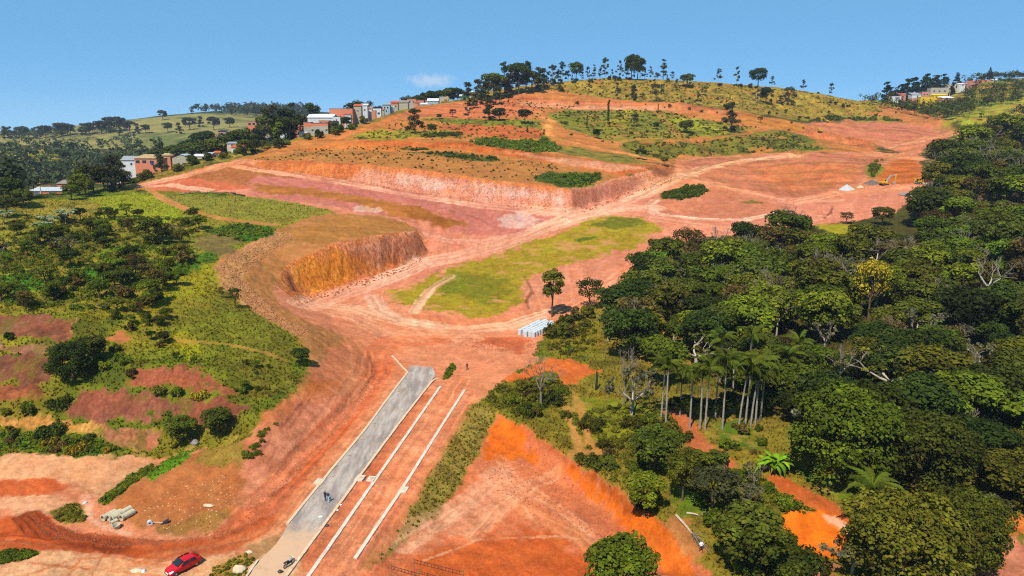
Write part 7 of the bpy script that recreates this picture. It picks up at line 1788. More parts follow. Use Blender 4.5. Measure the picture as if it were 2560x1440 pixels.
l = onground(2330, 850); banana(l + Vector((0, 0, 3)), 'yellow-green banana-like plant among the crowns of the wood', .9)
for px, py in ((885, 314), (876, 312)):
    l = onground(px, py); banana(l, 'tall banana clump on the ridge before the grey tower house', 2.0, 18, 'banana clumps on the ridge')
for px in (1690, 1712, 1738, 1768, 1798, 1822, 1850, 1880, 1905):  # very dark low trees added to stand for the shade behind the palms
    P_(pick('broad3', 'broad0', 'broad2'), px, 1040 + random.uniform(-6, 6), 990 + random.uniform(-14, 10), 'low dark tree added for the dark shade behind the palm trunks', 'deep', group='understory behind the palms', wide=1.1)
for px, b, tp, k in ((305, 462, 402, 'eucab1'), (340, 446, 412, 'broad2'), (392, 432, 398, 'thin'), (478, 410, 386, 'broad0'), (520, 402, 380, 'broad3'), (612, 388, 346, 'broad2'), (640, 382, 336, 'eucab0'), (835, 330, 300, 'broad3'), (866, 322, 290, 'broad0')):
    P_(k, px, b, tp, 'tree standing between the ridge track and the houses', pick('mid', 'dark', 'euca'), group='trees before the ridge houses', wide=1.15)
# fallen trees
def fallen(name, a, b, r, lab, seed, br=True, wood=None):
    A = onground(*a); B = onground(*b); t = empty(name, A); tag(t, lab, 'fallen tree'); D = B - A; A_ = Vector((0, 0, r)); rngf = np.random.default_rng(seed)
    MB().tube([A_, A_ + D * .35 + Vector((0, 0, .1)), A_ + D * .62], [r, r * .8, r * .55], 7).build('trunk', wood or M_DEAD, t)
    tw = MB()
    for k in range(10 if br else 3):
        s = A_ + D * rngf.uniform(.5, .64); e = A_ + D * rngf.uniform(.8, 1.1) + Vector((*(rngf.normal(size=2) * D.length * .1), rngf.uniform(.1, .9))); tw.tube([s, (s + e) / 2 + Vector((0, 0, .25)), e], [r * .4, r * .22, .03], 5)
    tw.build('branches', wood or M_DEADG, t); return t
fallen('fallen_tree', (1690, 1292), (1760, 1372), .2, 'fallen bleached tree with splayed branches across the path', 1)
fallen('fallen_tree', (1716, 1288), (1768, 1296), .15, 'bleached log lying in the grass above the fallen tree', 2, False)
fallen('fallen_tree', (2015, 1425), (2048, 1436), .15, 'bleached log beside the shaded washout', 3, False)
fallen('fallen_tree', (448, 486), (486, 483), .3, 'grey dead tree at the left end of the branch heap on the grassed shelf', 4, True, M_DEADG)
fallen('fallen_tree', (520, 486), (492, 482), .3, 'dark dead tree in the middle of the branch heap on the grassed shelf', 5, True, M_BARK)
fallen('fallen_tree', (530, 484), (572, 487), .3, 'dead tree lying beside the middle of the branch heap', 14, True, M_BARK)
fallen('fallen_tree', (612, 490), (575, 484), .3, 'dark dead tree at the right end of the branch heap', 15, True, M_BURNT)
fallen('fallen_tree', (1416, 797), (1444, 804), .15, 'pale log lying in the grass near the lone tall tree', 6, False)

# --- hill and ridge trees
rng_w = np.random.default_rng(88)
SKY = 'eucalyptus standing on the skyline of the grassy hill'
for px, b, tp in ((1262, 236, 152), (1290, 230, 160), (1315, 228, 150), (1380, 214, 160), (1405, 204, 152), (1470, 197, 165), (1485, 198, 160), (1513, 193, 142), (1548, 192, 150), (1600, 195, 158), (1625, 194, 165), (1658, 197, 146), (1795, 206, 170), (1842, 206, 165), (2008, 224, 198), (2078, 233, 206), (1680, 199, 178), (1930, 213, 189), (1420, 202, 175), (1395, 208, 172), (1455, 199, 178), (1500, 196, 168), (1530, 194, 172), (1565, 194, 165), (1612, 195, 172), (1640, 196, 180), (1668, 198, 184), (1367, 216, 178), (1430, 203, 186), (1585, 196, 176)):
    P_(pick('euca0', 'euca1', 'euca2', 'euca3'), px, b, tp, SKY, pick('eucad', 'euca', 'eucad'), group='skyline eucalyptus', wide=rng_w.uniform(.8, 1.3))
for px, b, tp in ((1172, 254, 205), (1195, 250, 190), (1215, 250, 195), (1235, 248, 180), (1250, 244, 185), (1275, 240, 175), (1330, 230, 175), (1345, 222, 168), (1360, 222, 170), (1240, 262, 215), (1205, 262, 222), (1185, 270, 225)):
    P_(pick('eucab0', 'eucab1', 'broad2'), px, b, tp, 'bushy dark tree in the grove at the left shoulder of the hill', pick('eucad', 'dark', 'euca'), group='grove on the shoulder of the hill', wide=1.2)
P_('broad2', 1297, 236, 154, 'tall dense dark tree rising out of the grove on the hill', 'deep', wide=1.0)
P_('broad0', 1440, 198, 153, 'round dense tree on the hill skyline', 'dark', wide=.95)
P_('broad2', 1578, 200, 133, 'tallest dark tree on the hill skyline beside wispy eucalyptus', 'deep', wide=.75)
P_('broad0', 1594, 200, 142, 'dense tree leaning against the tallest one on the skyline', 'dark', wide=.9)
P_('broad3', 1895, 210, 168, 'wide dense clump-like tree on the right part of the skyline', 'deep', wide=1.15)
P_('broad1', 1717, 218, 182, 'low wide dark tree just below the skyline', 'dark', wide=1.2)
for px, b, tp in ((1540, 247, 205), (1583, 246, 208), (1640, 253, 205), (1690, 226, 196), (1745, 263, 232), (1890, 255, 213), (1970, 258, 214), (1400, 228, 192), (1470, 232, 200), (1355, 232, 195), (1950, 262, 235), (1605, 250, 232), (1760, 240, 215)):
    P_(pick('euca0', 'euca2', 'thin2', 'eucab1'), px, b, tp, 'sparse grey-green tree on the pasture below the hilltop', pick('euca', 'eucad'), group='sparse trees on the hill pasture', wide=1.2)
P_('broad2', 1914, 260, 216, 'dense dark tree on the pasture below the hilltop', 'deep', wide=1.0)
for px, b, tp, k in ((1520, 310, 250, 'slim'), (1467, 325, 290, 'slim'), (1585, 315, 282, 'thin2'), (1645, 285, 260, 'slim'), (1550, 292, 272, 'thin2')):
    P_(k, px, b, tp, 'slender upright tree on the upper grassed bench' if k == 'slim' else 'thin grey tree on the upper grassed bench', 'euca', group='slender bench trees' if k == 'slim' else 'thin bench trees', wide=1.1)
P_('eucab0', 1828, 330, 254, 'tall ragged tree at the right end of the grassed bench', 'euca', wide=1.05)
P_('broad3', 1716, 333, 298, 'wide dark bushy tree on the lower grassed bench', 'dark', wide=1.4)
P_('broad0', 1640, 324, 305, 'small dark round tree on the lower grassed bench', 'deep', wide=1.2)
P_('broad0', 1492, 346, 321, 'small dark round tree above the curving dirt track', 'deep', wide=1.1)
P_('broad1', 1602, 398, 370, 'dark spreading tree at the lower end of the curving dirt track', 'deep', wide=1.15)
P_('broad4', 1660, 415, 391, 'flat-topped small tree on the brink of the long cut face', 'dark', wide=1.2)
P_('eucab1', 1038, 333, 262, 'ragged brownish tree standing alone on the bench below the houses', 'brown', wide=1.15)
P_('broad3', 1080, 335, 308, 'bushy dark tree beside the ragged brownish tree', 'dark', wide=1.2)
P_('eucab0', 1222, 301, 245, 'tall brownish clump-like tree in the middle of the bench', 'euca', wide=1.4); P_('broad3', 1248, 302, 268, 'low dark tree against the tall brownish clump', 'eucad', wide=1.3)
P_('euca3', 1170, 297, 252, 'thin forked tree left of the brownish clump on the bench', 'euca', wide=1.2)
P_('broad4', 1312, 310, 270, 'dark open tree where the curving dirt track begins', 'deep', wide=1.2)
P_('thin', 1132, 292, 271, 'small dark tree on the red slope below the sheds', 'deep', wide=1.2); P_('broad0', 1098, 297, 284, 'small bushy tree on the edge of the red slope', 'dark', wide=1.3); P_('conifer1', 1318, 331, 314, 'small pointed tree beside the curving dirt track', 'eucad', wide=1.3); P_('thin', 1900, 308, 290, 'small round tree on the orange slope above the haul track', 'deep', wide=1.2)
for px in np.concatenate([rng_w.uniform(1340, 1640, 18), rng_w.uniform(1640, 2080, 7)]):
    px = float(px); b = np.interp(px, (1350, 1500, 1650, 1800, 1950, 2100), (212, 198, 201, 209, 220, 242)) + rng_w.uniform(-2, 6)
    P_(pick('shrub1', 'shrub3', 'shrub0'), px, b, b - rng_w.uniform(4, 11), 'dark scrub clump along the crest of the hill', pick('eucad', 'euca', 'dark'), 'shrub', 'scrub along the crest', 1.3)
# pasture shrubs
rng = np.random.default_rng(5)
for k in range(52):
    px = rng.uniform(1380, 2240); top_y = 195 + max(0, (px - 1650)) * .12; py = rng.uniform(top_y + 6, min(top_y + 75, 290))
    P_(pick('shrub0', 'shrub1', 'shrub3'), px, py, py - rng.uniform(4, 9), 'small dark shrub dotted on the hilltop pasture', pick('eucad', 'dark', 'euca'), 'shrub', 'shrubs on the hilltop pasture', 1.1)
for k in range(30):
    px = rng.uniform(1400, 2050); py = rng.uniform(285, 385)
    P_(pick('shrub0', 'shrub1', 'lowshrub'), px, py, py - rng.uniform(4, 8), 'low green shrub on the grassed benches', pick('mid', 'dark', 'olive'), 'shrub', 'shrubs on the grassed benches', 1.3)
def rand_in(poly, n, rg=None):
    rg = rg or rng; P = np.array(poly, float); out = []
    while len(out) < n:
        a = rg.uniform(P.min(0), P.max(0))
        if seg_dist(a[None, 0], a[None, 1], P, True)[1][0]: out.append(a)
    return out
def thicket(poly, n, size, leaf, lab, seed, per=60, lf=.16, name='thicket'):
    """close growth that reads as one mass: small leafy clumps over an outlined area"""
    rg = np.random.default_rng(seed); P = world_line(poly, True, 40); q_ = rg.uniform(P.min(0), P.max(0), (n * 12, 2)); q_ = q_[seg_dist(q_[:, 0], q_[:, 1], P, True)[1]]; q_ = q_[sample_grid(GRg, q_[:, 0], q_[:, 1]) > (.4 if name == 'thicket' else -1)][:n]; zq = relief(q_[:, 0], q_[:, 1]); bl = []
    for (a, b), c in zip(q_, zq):
        r = size * rg.uniform(.55, 1.3); bl.append((a, b, c + r * .35, r, r, r * rg.uniform(.6, 1.0)))
    Vq, Fq, c = leaf_cloud(bl, per * len(bl), lf, rg, .5, .7, .5)
    return tag(mesh_np(name, Vq, Fq, LM[leaf], col=c), lab, 'thicket', None, 'stuff')
thicket([(1175, 356), (1235, 347), (1340, 354), (1368, 348), (1400, 370), (1395, 381), (1330, 382), (1200, 366)], 260, 1.1, 'bright', 'bright green thicket on the bench below the curving track', 1, 60, .34)
thicket([(1018, 372), (1060, 373), (1180, 388), (1250, 398), (1240, 403), (1120, 393), (1030, 381)], 90, .8, 'dark', 'dark strip of low growth along the bench', 2, 50, .3)
thicket([(1378, 436), (1500, 433), (1505, 442), (1455, 468), (1422, 468), (1380, 456)], 150, .8, 'bright', 'green thicket on the brink of the long cut face', 3, 50, .28)
thicket([(1988, 307), (2060, 293), (2190, 292), (2192, 301), (2100, 302)], 120, 1.1, 'dark', 'dark thicket along the top of the upper pink bowl', 4, 46, .42)
thicket([(2210, 293), (2256, 292), (2258, 303), (2212, 302)], 50, 1.2, 'mid', 'rounded green thicket above the upper pink bowl', 5, 46, .42)
thicket([(1055, 340), (1150, 330), (1158, 339), (1070, 345)], 60, .9, 'dark', 'dark low growth behind the bushy bench tree', 6, 46, .34)
thicket([(1657, 486), (1690, 473), (1720, 466), (1760, 467), (1772, 478), (1740, 493), (1700, 499), (1664, 495)], 330, .8, 'bright', 'deep green oval thicket between the haul roads', 7, 60, .26)
thicket([(2172, 408), (2212, 400), (2198, 420), (2180, 444), (2174, 438)], 60, .9, 'mid', 'green growth in the gully above the excavator', 8, 50, .3)
thicket([(0, 1374), (30, 1369), (106, 1378), (60, 1400), (0, 1411)], 130, .3, 'mid', 'green weeds in the corner of the yard', 9, 70, .1)
thicket([(140, 1300), (150, 1275), (182, 1258), (214, 1276), (220, 1305), (170, 1308)], 55, .3, 'olive', 'weeds on the hump inside the bend of the yard track', 10, 60, .1)
thicket([(248, 1256), (330, 1188), (380, 1162), (398, 1168), (340, 1204), (262, 1262)], 150, .35, 'mid', 'green hedge-like weeds along the edge of the yard mound', 11, 70, .11)
thicket([(1195, 1030), (1238, 1034), (1190, 1140), (1085, 1288), (955, 1390), (936, 1388), (1070, 1190)], 130, .12, 'olive', 'dry tufts on the grassed strip beside the street', 12, 26, .10)
thicket([(1215, 1050), (1236, 1040), (1190, 1140), (1090, 1284), (1010, 1350), (1080, 1260)], 36, .2, 'dark', 'darker weeds at the foot of the grassed strip', 13, 50, .12)
thicket([(500, 1440), (570, 1400), (640, 1370), (650, 1400), (610, 1440)], 60, .22, 'olive', 'weeds on the verge beside the red car', 14, 50, .1)
thicket([(1106, 948), (1122, 912), (1138, 912), (1140, 922), (1118, 948)], 40, .42, 'mid', 'green tufts at the end of the asphalt street', 15, 60, .13)
thicket([(352, 1192), (430, 1142), (480, 1118), (498, 1123), (450, 1164), (382, 1198)], 120, .14, 'bright', 'bright green weeds on the bank of the yard mound', 41, 40, .09)
thicket([(0, 1078), (120, 1086), (250, 1102), (300, 1122), (200, 1136), (60, 1120), (0, 1124)], 200, .42, 'mid', 'green weeds at the foot of the stepped cutting', 16, 60, .13)
thicket([(515, 582), (600, 557), (690, 571), (680, 588), (610, 603)], 160, .6, 'mid', 'deep green growth beside the spoil tip', 17, 60, .2)
thicket([(1365, 870), (1400, 800), (1485, 778), (1490, 860), (1420, 896)], 170, .5, 'olive', 'rough growth between the concrete rings and the wood', 18, 50, .17)
thicket([(1195, 960), (1290, 965), (1390, 935), (1430, 990), (1310, 1050), (1230, 1015)], 200, .5, 'olive', 'rough growth round the dead trunks', 19, 50, .15)
thicket([(1420, 1040), (1560, 1010), (1660, 1050), (1700, 1130), (1600, 1240), (1460, 1160)], 380, .45, 'olive', 'rough growth on the slope above the pit', 20, 50, .14)
thicket([(1700, 1110), (1860, 1185), (1930, 1210), (2080, 1280), (1940, 1290), (1780, 1300), (1720, 1210)], 220, .4, 'mid', 'rough growth along the washed-out path', 21, 55, .12)
thicket([(0, 640), (180, 590), (420, 600), (500, 640), (380, 770), (200, 775), (0, 770)], 560, .75, 'mid', 'tangled undergrowth of the scrub slope', 22, 55, .2)
thicket([(60, 545), (300, 540), (480, 545), (500, 590), (250, 605), (0, 630), (0, 570)], 260, .8, 'mid', 'fresh weeds across the upper scrub slope', 23, 50, .22)

for (poly_, n_, sz_, lf_, lab_) in (([(620, 400), (760, 372), (1000, 362), (1150, 374), (1400, 414), (1420, 466), (1300, 454), (1000, 416), (800, 400)], 300, .3, 'olive', 'dry weeds scattered over the lower bare bench'), ([(880, 348), (1000, 300), (1330, 300), (1380, 340), (1250, 346), (1000, 350)], 300, .6, 'olive', 'weeds scattered over the middle bench'), ([(1390, 280), (1640, 275), (1900, 320), (1700, 350), (1500, 345)], 520, .65, 'olive', 'tussocks on the upper grassed bench'), ([(1540, 364), (1800, 348), (1960, 330), (2055, 370), (1800, 388), (1640, 395)], 420, .6, 'olive', 'tussocks on the lower grassed bench'), ([(1340, 225), (1500, 198), (1800, 210), (2000, 228), (2220, 270), (2200, 295), (1900, 275), (1500, 245)], 900, .7, 'olive', 'tussocks on the hilltop pasture'), ([(1150, 262), (1300, 246), (1500, 268), (1380, 300), (1200, 295)], 160, .6, 'euca', 'weeds on the red slope below the grove')):
    thicket(poly_, n_, sz_, lf_, lab_, 60 + n_, 14, .42, 'weeds')
# around the houses on the ridge and the valley edge
VALLEY = [('broad0', 30, 515, 440, 'deep'), ('broad1', 10, 505, 450, 'deep'), ('broad3', 60, 520, 470, 'dark'), ('broad2', 200, 488, 430, 'mid'), ('broad0', 235, 482, 410, 'dark'), ('broad2', 262, 478, 420, 'dark'), ('broad3', 215, 492, 445, 'mid'), ('eucab0', 288, 480, 385, 'eucad'), ('eucab1', 300, 470, 392, 'euca'), ('broad3', 310, 470, 425, 'dark'), ('broad0', 180, 500, 460, 'mid'), ('broad1', 20, 545, 490, 'dark'), ('broad2', 45, 500, 455, 'dark')]
for key, px, b, tp, lf in VALLEY: P_(key, px, b, tp, 'dark tree at the valley edge beside the low brick houses', lf, group='trees at the valley edge', wide=1.15)
RID = [('eucab0', 690, 372, 262, 'euca', 395), ('eucab1', 715, 368, 258, 'eucad', 405), ('euca1', 735, 360, 254, 'eucad', 410), ('eucab0', 775, 345, 258, 'eucad', 440), ('broad2', 700, 365, 300, 'mid', 395), ('broad2', 725, 360, 290, 'dark', 396), ('eucab1', 655, 372, 300, 'euca', 400), ('eucab0', 640, 376, 320, 'euca', 392), ('broad3', 620, 372, 318, 'dark', 430), ('broad0', 600, 372, 325, 'deep', 440), ('broad1', 580, 372, 330, 'dark', 450),
       ('broad3', 740, 340, 285, 'deep', 440), ('broad0', 710, 345, 280, 'deep', 450), ('broad2', 680, 345, 285, 'dark', 455), ('broad1', 760, 330, 288, 'deep', 450), ('broad3', 560, 375, 340, 'dark', 440), ('broad0', 535, 380, 345, 'deep', 450), ('broad1', 510, 382, 350, 'dark', 460), ('broad2', 480, 385, 345, 'deep', 470), ('broad3', 460, 385, 355, 'dark', 450), ('broad0', 440, 388, 360, 'deep', 460), ('broad2', 500, 380, 330, 'deep', 500), ('broad0', 520, 372, 325, 'deep', 510), ('broad1', 410, 392, 365, 'dark', 470)]
for key, px, b, tp, lf, Y in RID: P_(key, px, b, tp, 'tree crowding round the houses on the ridge', lf, group='trees round the ridge houses', wide=1.2, Y=Y)
thicket([(300, 440), (340, 432), (420, 420), (440, 428), (400, 440), (330, 458)], 170, 1.4, 'mid', 'tall weeds below the orange brick bungalow', 31, 50, .4)
thicket([(430, 412), (500, 402), (580, 386), (600, 384), (590, 392), (500, 410), (440, 424)], 170, 1.3, 'olive', 'tall weeds between the ridge track and the sheds', 32, 50, .4)
thicket([(740, 344), (850, 324), (930, 298), (938, 300), (860, 330), (760, 352)], 170, 1.3, 'mid', 'tall weeds between the ridge track and the block houses', 33, 50, .4)
P_('eucab0', 403, 425, 385, 'thin dark tree before the orange brick bungalow', 'eucad', Y=325, wide=1.3)
for px, b, tp, Y in ((1075, 262, 225, 590), (1090, 260, 228, 585), (1115, 258, 220, 600), (1135, 256, 217, 600), (1050, 262, 236, 590), (1145, 254, 222, 600), (1100, 258, 224, 610)): P_(pick('broad0', 'broad2'), px, b, tp, 'round dense tree behind the sheds on the ridge', pick('dark', 'deep'), group='trees behind the sheds on the ridge', wide=1.25, Y=Y)
for px, b, tp, Y in ((890, 275, 250, 480), (905, 270, 247, 490), (1023, 258, 236, 570), (948, 285, 262, 500)): P_('thin', px, b, tp, 'small dark tree poking up between the ridge houses', 'deep', group='small trees between the ridge houses', wide=1.2, Y=Y)
P_('conifer0', 858, 318, 283, 'dark pointed tree beside the banana clumps on the ridge', 'deep', wide=1.2)
for k in range(56):      # hedge of bushes along the ridge track
    f = rng.random(); seg = [(330, 456), (420, 436), (500, 406), (600, 384), (700, 366), (790, 345), (860, 330), (930, 300)]; i = min(int(f * 7), 6); g_ = f * 7 - i; px = seg[i][0] + (seg[i + 1][0] - seg[i][0]) * g_; py = seg[i][1] + (seg[i + 1][1] - seg[i][1]) * g_
    P_(pick('shrub0', 'shrub1', 'shrub3'), px, py + rng.uniform(-4, 3), py - rng.uniform(10, 22), 'leafy bush in the hedge between ridge track and houses', pick('mid', 'olive', 'mid', 'dark', 'yellow' if rng.random() < .25 else 'olive'), 'bush', 'bushes along the ridge track', 1.2)
for px, b in ((10, 562), (130, 575), (165, 560), (112, 590)): P_('cecropia', px, b, b - 32, 'silvery umbrella-leaved tree on the scrub slope', 'silver', group='silvery trees on the scrub slope', wide=1.5)

# --- scrub slope and stepped cutting on the left
P_('big0', 185, 948, 848, 'large dark bushy tree growing on the stepped cutting', 'deep', wide=1.0); P_('broad3', 230, 905, 838, 'smaller dark tree behind the large one on the stepped cutting', 'dark', wide=1.2)
P_('broad3', 545, 1085, 1020, 'dense round bush-tree at the foot of the stepped cutting', 'dark', wide=1.25); P_('broad3', 455, 1105, 1042, 'dense dark bush-tree beside the lower red face', 'dark', wide=1.3)
P_('broad4', 752, 912, 868, 'spreading bush-tree on the brink above the roadside bank', 'deep', wide=1.3); P_('thin', 590, 770, 716, 'small open tree at the edge of the brown spoil tip', 'deep', wide=.8); P_('thin2', 555, 745, 715, 'tiny bare-stemmed tree beside the small open one', 'brown', wide=.8)
rng = np.random.default_rng(9)
SCRUB = [((0, 600), (420, 590), (520, 640), (380, 770), (0, 780), 60, (28, 60)), ((60, 540), (480, 530), (520, 600), (250, 610), (0, 600), 34, (20, 40)), ((240, 760), (400, 740), (440, 840), (400, 890), (260, 860), 16, (18, 40)), ((420, 880), (560, 880), (700, 920), (700, 960), (620, 1020), 10, (10, 22))]
kinds = (('broad0', 'dark'), ('broad1', 'mid'), ('broad3', 'mid'), ('broad4', 'deep'), ('thin', 'mid'), ('thin2', 'brown'), ('broad2', 'mid'), ('shrub3', 'mid'), ('shrub1', 'olive'), ('bare4', None), ('shrub3', 'dark'), ('shrub1', 'brown'), ('broad4', 'olive'))
for sc in SCRUB:
    for (px, py) in rand_in(sc[:-2], sc[-2]):
        key, lf = kinds[int(rng.integers(0, len(kinds)))]; bush = stem_of(key).endswith('shrub')
        nm = {'deep': 'very dark', 'dark': 'dark green', 'mid': 'fresh green', 'olive': 'olive', 'brown': 'brownish', None: 'grey leafless'}[lf]
        P_(key, px, py + 6, py + 6 - rng.uniform(*sc[-1]) * (.6 if bush else 1), '%s %s on the scrub slope left of the spoil tip' % (nm, 'bush' if bush else 'small tree'), lf, 'bush' if bush else 'tree', nm + (' bushes' if bush else ' small trees') + ' of the scrub slope', 1.2 if not bush else 1.3)
for (px, py) in rand_in([(0, 845), (60, 850), (250, 860), (420, 880), (600, 990), (640, 1000), (560, 1060), (400, 1060), (0, 1060)], 40) + rand_in([(0, 1060), (240, 1090), (420, 1120), (560, 1080), (520, 1110), (380, 1140), (0, 1120)], 26):
    hx_, hy_ = hit(px, py)
    if float(sample_grid(GRg, hx_, hy_)) < .5: continue
    P_(pick('shrub0', 'shrub1', 'lowshrub', 'shrub2'), px, py, py - rng.uniform(12, 26), 'scrubby bush on a shelf of the stepped cutting', pick('mid', 'dark', 'olive', 'brown', 'deep', 'yellow' if rng.random() < .2 else 'mid'), 'bush', 'bushes on the stepped cutting', 1.2)
for px, py in ((690, 1062), (668, 1074), (655, 1082), (651, 1090), (655, 1104), (642, 1113), (634, 1118), (612, 1133), (618, 1141), (630, 1138), (645, 1132)): P_('lowshrub', px, py, py - 6, 'small rounded green shrub on the pink roadside bank', 'mid', 'shrub', 'small shrubs on the roadside bank', 1.3)
for (poly, n, lf, lab, grp, hh) in (([(1370, 870), (1400, 800), (1480, 780), (1480, 870), (1420, 895)], 10, 'olive', 'rough bush in the grass between rings and wood', 'bushes between rings and wood', (14, 30)), ([(1190, 960), (1300, 970), (1400, 940), (1440, 990), (1330, 1050), (1240, 1020)], 14, 'mid', 'bush on the rough ground beside the dead trunks', 'bushes by the dead trunks', (14, 34)),
                                    ([(1400, 1000), (1640, 1030), (1700, 1130), (1600, 1230), (1460, 1150), (1420, 1080)], 24, 'olive', 'bush on the rough slope above the pit', 'bushes on the slope above the pit', (12, 30)), ([(1600, 1030), (1700, 1060), (1720, 1100), (1640, 1100)], 9, 'mid', 'tall grassy bush below the palms', 'bushes below the palms', (18, 38)),
                                    ([(1700, 1100), (1860, 1180), (1940, 1200), (2100, 1290), (1900, 1300), (1780, 1300), (1720, 1200)], 20, 'mid', 'bush beside the washed-out path', 'bushes along the washed-out path', (14, 40)), ([(1780, 1060), (1900, 1060), (1930, 1120), (1860, 1150), (1790, 1110)], 10, 'mid', 'green bush on the clearing before the palms', 'bushes on the palm clearing', (10, 26)),
                                    ([(1760, 1300), (1950, 1345), (2050, 1400), (2100, 1440), (1830, 1440)], 26, 'dark', 'dark bush at the foot of the washout', 'bushes below the washout', (18, 46)), ([(2080, 565), (2260, 585), (2260, 605), (2110, 595)], 8, 'olive', 'low bush on the yellow clearing', 'bushes on the yellow clearing', (8, 16)),
                                    ([(2400, 1260), (2560, 1250), (2560, 1300), (2420, 1300)], 10, 'grey', 'grey twiggy bush above the bare soil', 'grey bushes above the bare soil', (20, 50)), ([(2180, 1400), (2420, 1420), (2400, 1440), (2200, 1440)], 10, 'olive', 'bush under the large olive tree', 'bushes under the olive tree', (20, 50))):
    for (px, py) in rand_in(poly, n):
        hx_, hy_ = hit(px, py)
        if float(sample_grid(GRg, hx_, hy_)) < .45: continue
        P_(pick('shrub0', 'shrub1', 'lowshrub', 'shrub2', 'shrub3'), px, py, py - rng.uniform(*hh), lab, lf if rng.random() < .6 else pick('mid', 'olive', 'dark', 'brown'), 'bush', grp, 1.25)
P_('shrub3', 1610, 1275, 1248, 'blackened scorched bush on the rim of the pit', 'conifer', 'bush', wide=1.6)

# --- far right hill
for px, b, tp in ((2212, 264, 208), (2222, 262, 222), (2250, 250, 214), (2265, 246, 201), (2280, 244, 199), (2303, 238, 190), (2315, 236, 183), (2328, 236, 188), (2338, 236, 192), (2355, 230, 188), (2366, 230, 192), (2392, 222, 181), (2472, 206, 167), (2470, 262, 222), (2235, 256, 218), (2290, 240, 208), (2345, 234, 200), (2380, 226, 205)):
    P_(pick('conifer0', 'conifer1'), px, b, tp, 'tall dark conifer on the far hill above the coloured houses', 'conifer', group='conifers of the far hill', wide=1.35, Y=rng.uniform(775, 830))
for px, b, tp in ((2515, 204, 184), (2530, 204, 186), (2545, 203, 180), (2556, 204, 182), (2425, 214, 196), (2450, 210, 192)): P_(pick('euca0', 'broad0'), px, b, tp, 'dark tree on the crest of the far hill', 'eucad', group='trees on the far crest', wide=1.3, Y=820)
# --- distant woodland that reads as one mass
def woodland(name, polys, lab, seed, hgt=(9, 15), leaf=1.1, per=46, col='far', ymin=40):
    rngw = np.random.default_rng(seed); Vs, Fs, Cs = [], [], []; nb = 0
    for poly, n in polys:
        for (px, py) in rand_in(poly, n):
            l = onground(px, py, ymin); h = rngw.uniform(*hgt); r = h * rngw.uniform(.28, .42)
            bl = [(l.x + rngw.normal() * r * .5, l.y + rngw.normal() * r * .5, l.z + h * rngw.uniform(.45, .85), r * .75, r * .75, h * .24) for _ in range(4)]
            Vq, Fq, c = leaf_cloud(bl, per, leaf * h / 12, rngw, .5, .5, .5); Vs.append(Vq); Fs.append(Fq + nb); Cs.append(c * rngw.uniform(.7, 1.3)); nb += len(Vq)
    o = mesh_np(name, np.concatenate(Vs), np.concatenate(Fs), LM[col], col=np.concatenate(Cs)); return tag(o, lab, 'woodland', None, 'stuff')
woodland('woodland', [([(0, 345), (120, 338), (310, 318), (300, 332), (240, 340), (120, 352), (0, 360)], 90), ([(0, 375), (60, 352), (130, 355), (180, 372), (240, 395), (330, 392), (430, 385), (380, 410), (300, 440), (160, 460), (0, 470)], 190), ([(120, 350), (200, 360), (320, 345), (420, 365), (330, 385), (220, 380)], 26), ([(0, 430), (150, 440), (200, 470), (60, 500), (0, 500)], 60)], 'dark woodland filling the valley on the left', 1, (9, 16))
woodland('woodland', [([(470, 284), (560, 277), (640, 275), (800, 280), (800, 300), (640, 298), (600, 292)], 240)], 'distant dark wood on the far ridge', 2, (14, 22), 1.3, 40, 'far', 1300)
woodland('woodland', [([(2130, 254), (2225, 262), (2260, 267), (2340, 270), (2400, 262), (2440, 256), (2560, 240), (2560, 254), (2470, 272), (2380, 302), (2330, 302), (2290, 292)], 260), ([(2400, 240), (2440, 226), (2560, 216), (2560, 236), (2420, 252)], 90), ([(2390, 330), (2450, 305), (2560, 285), (2560, 330), (2450, 350)], 70), ([(2150, 246), (2240, 236), (2400, 218), (2560, 206), (2560, 212), (2400, 218), (2260, 230)], 30)], 'woodland on the slope of the far hill below the houses', 3, (5, 10), 1.0, 44, 'dark', 560)
for px, b, tp in ((265, 330, 288), (285, 328, 290), (275, 332, 296), (300, 328, 290), (255, 335, 300), (225, 336, 305), (205, 338, 308), (170, 340, 308), (155, 342, 305), (100, 345, 312), (90, 346, 318), (115, 344, 312), (407, 300, 274), (325, 332, 300), (345, 335, 308), (365, 333, 310), (420, 330, 305), (450, 335, 306), (475, 325, 292), (500, 318, 290), (535, 325, 290), (575, 320, 292), (300, 340, 318), (335, 345, 330), (480, 285, 268), (510, 284, 268), (12, 348, 315), (28, 346, 316), (42, 346, 318), (58, 345, 314)):
    P_(pick('eucab0', 'eucab1', 'broad0', 'broad2'), px, b, tp, 'dark tree on the distant pasture hills', 'far', group='trees on the distant pasture hills', wide=1.2, ymin=820)

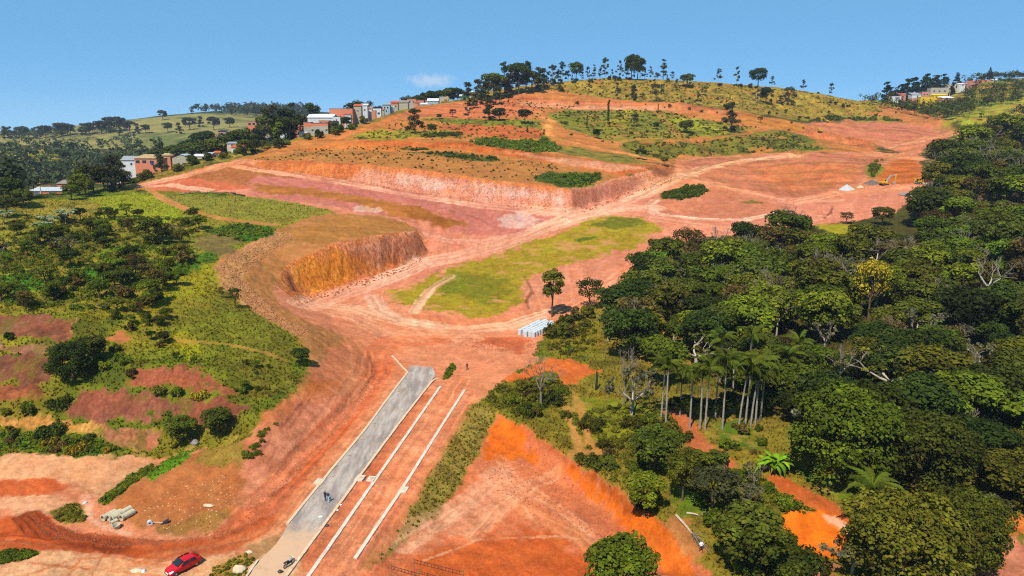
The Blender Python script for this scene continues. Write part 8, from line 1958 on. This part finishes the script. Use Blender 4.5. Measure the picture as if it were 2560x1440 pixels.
# --- grass blades and tufts (too many to count)
rng = np.random.default_rng(31); n = 150000
ty = 60 * (330 / 60) ** rng.random(n); tx = ty * rng.uniform(-.86, .86, n); g = sample_grid(GRg, tx, ty)
keep = rng.random(n) < np.clip((g - .3) * 1.4, 0, 1) * np.where(tx > ty * .25, .5, 1); tx, ty, g = tx[keep], ty[keep], g[keep]
col = sample_grid(Cg, tx, ty) * rng.uniform(.8, 1.6, (len(tx), 1)) * np.array([[1.05, 1.02, .85]]); tz_ = relief(tx, ty)
hh = rng.uniform(.14, .42, len(tx)) * np.where(g > .93, 1.15, .55); Vs, Fs = [], []
for k in range(3):
    a = rng.uniform(0, 6.28, len(tx)); w = hh * .42; dx, dy = np.cos(a) * w, np.sin(a) * w
    lx, ly = rng.normal(size=len(tx)) * hh * .4, rng.normal(size=len(tx)) * hh * .4
    Vs.append(np.stack([np.stack([tx - dx, ty - dy, tz_ - .05], 1), np.stack([tx + dx, ty + dy, tz_ - .05], 1), np.stack([tx + lx, ty + ly, tz_ + hh], 1)], 1))
Vt = np.concatenate(Vs).reshape(-1, 3); Ft = np.arange(len(Vt)).reshape(-1, 3); ct = np.repeat(np.concatenate([col] * 3), 3, 0)
GRASS = leaf_mat('grass_blades', (1, 1, 1), 0, .25)
tag(mesh_np('grass', Vt, Ft, GRASS, col=np.clip(ct, 0, .8)), 'rough grass and weeds covering the open ground', 'grass', None, 'stuff')
print('grass tufts', len(tx))
# ================================================================== HAZE
bm = bmesh.new(); bmesh.ops.create_cube(bm, size=1)
me = bpy.data.meshes.new('haze'); bm.to_mesh(me); bm.free()
hz_o = bpy.data.objects.new('haze', me); COL.objects.link(hz_o)
hz_o.scale = (7400, 3400, 190); hz_o.location = (0, 1300, 65)
tag(hz_o, kind='stuff')
hm = bpy.data.materials.new('haze'); hm.use_nodes = True; nt = hm.node_tree
for n_ in list(nt.nodes): nt.nodes.remove(n_)
ho = nt.nodes.new('ShaderNodeOutputMaterial'); hv = nt.nodes.new('ShaderNodeVolumePrincipled')
hv.inputs['Color'].default_value = (.72, .84, 1.0, 1); hv.inputs['Density'].default_value = .00006; hv.inputs['Anisotropy'].default_value = .0
nt.links.new(hv.outputs[0], ho.inputs['Volume']); me.materials.append(hm)
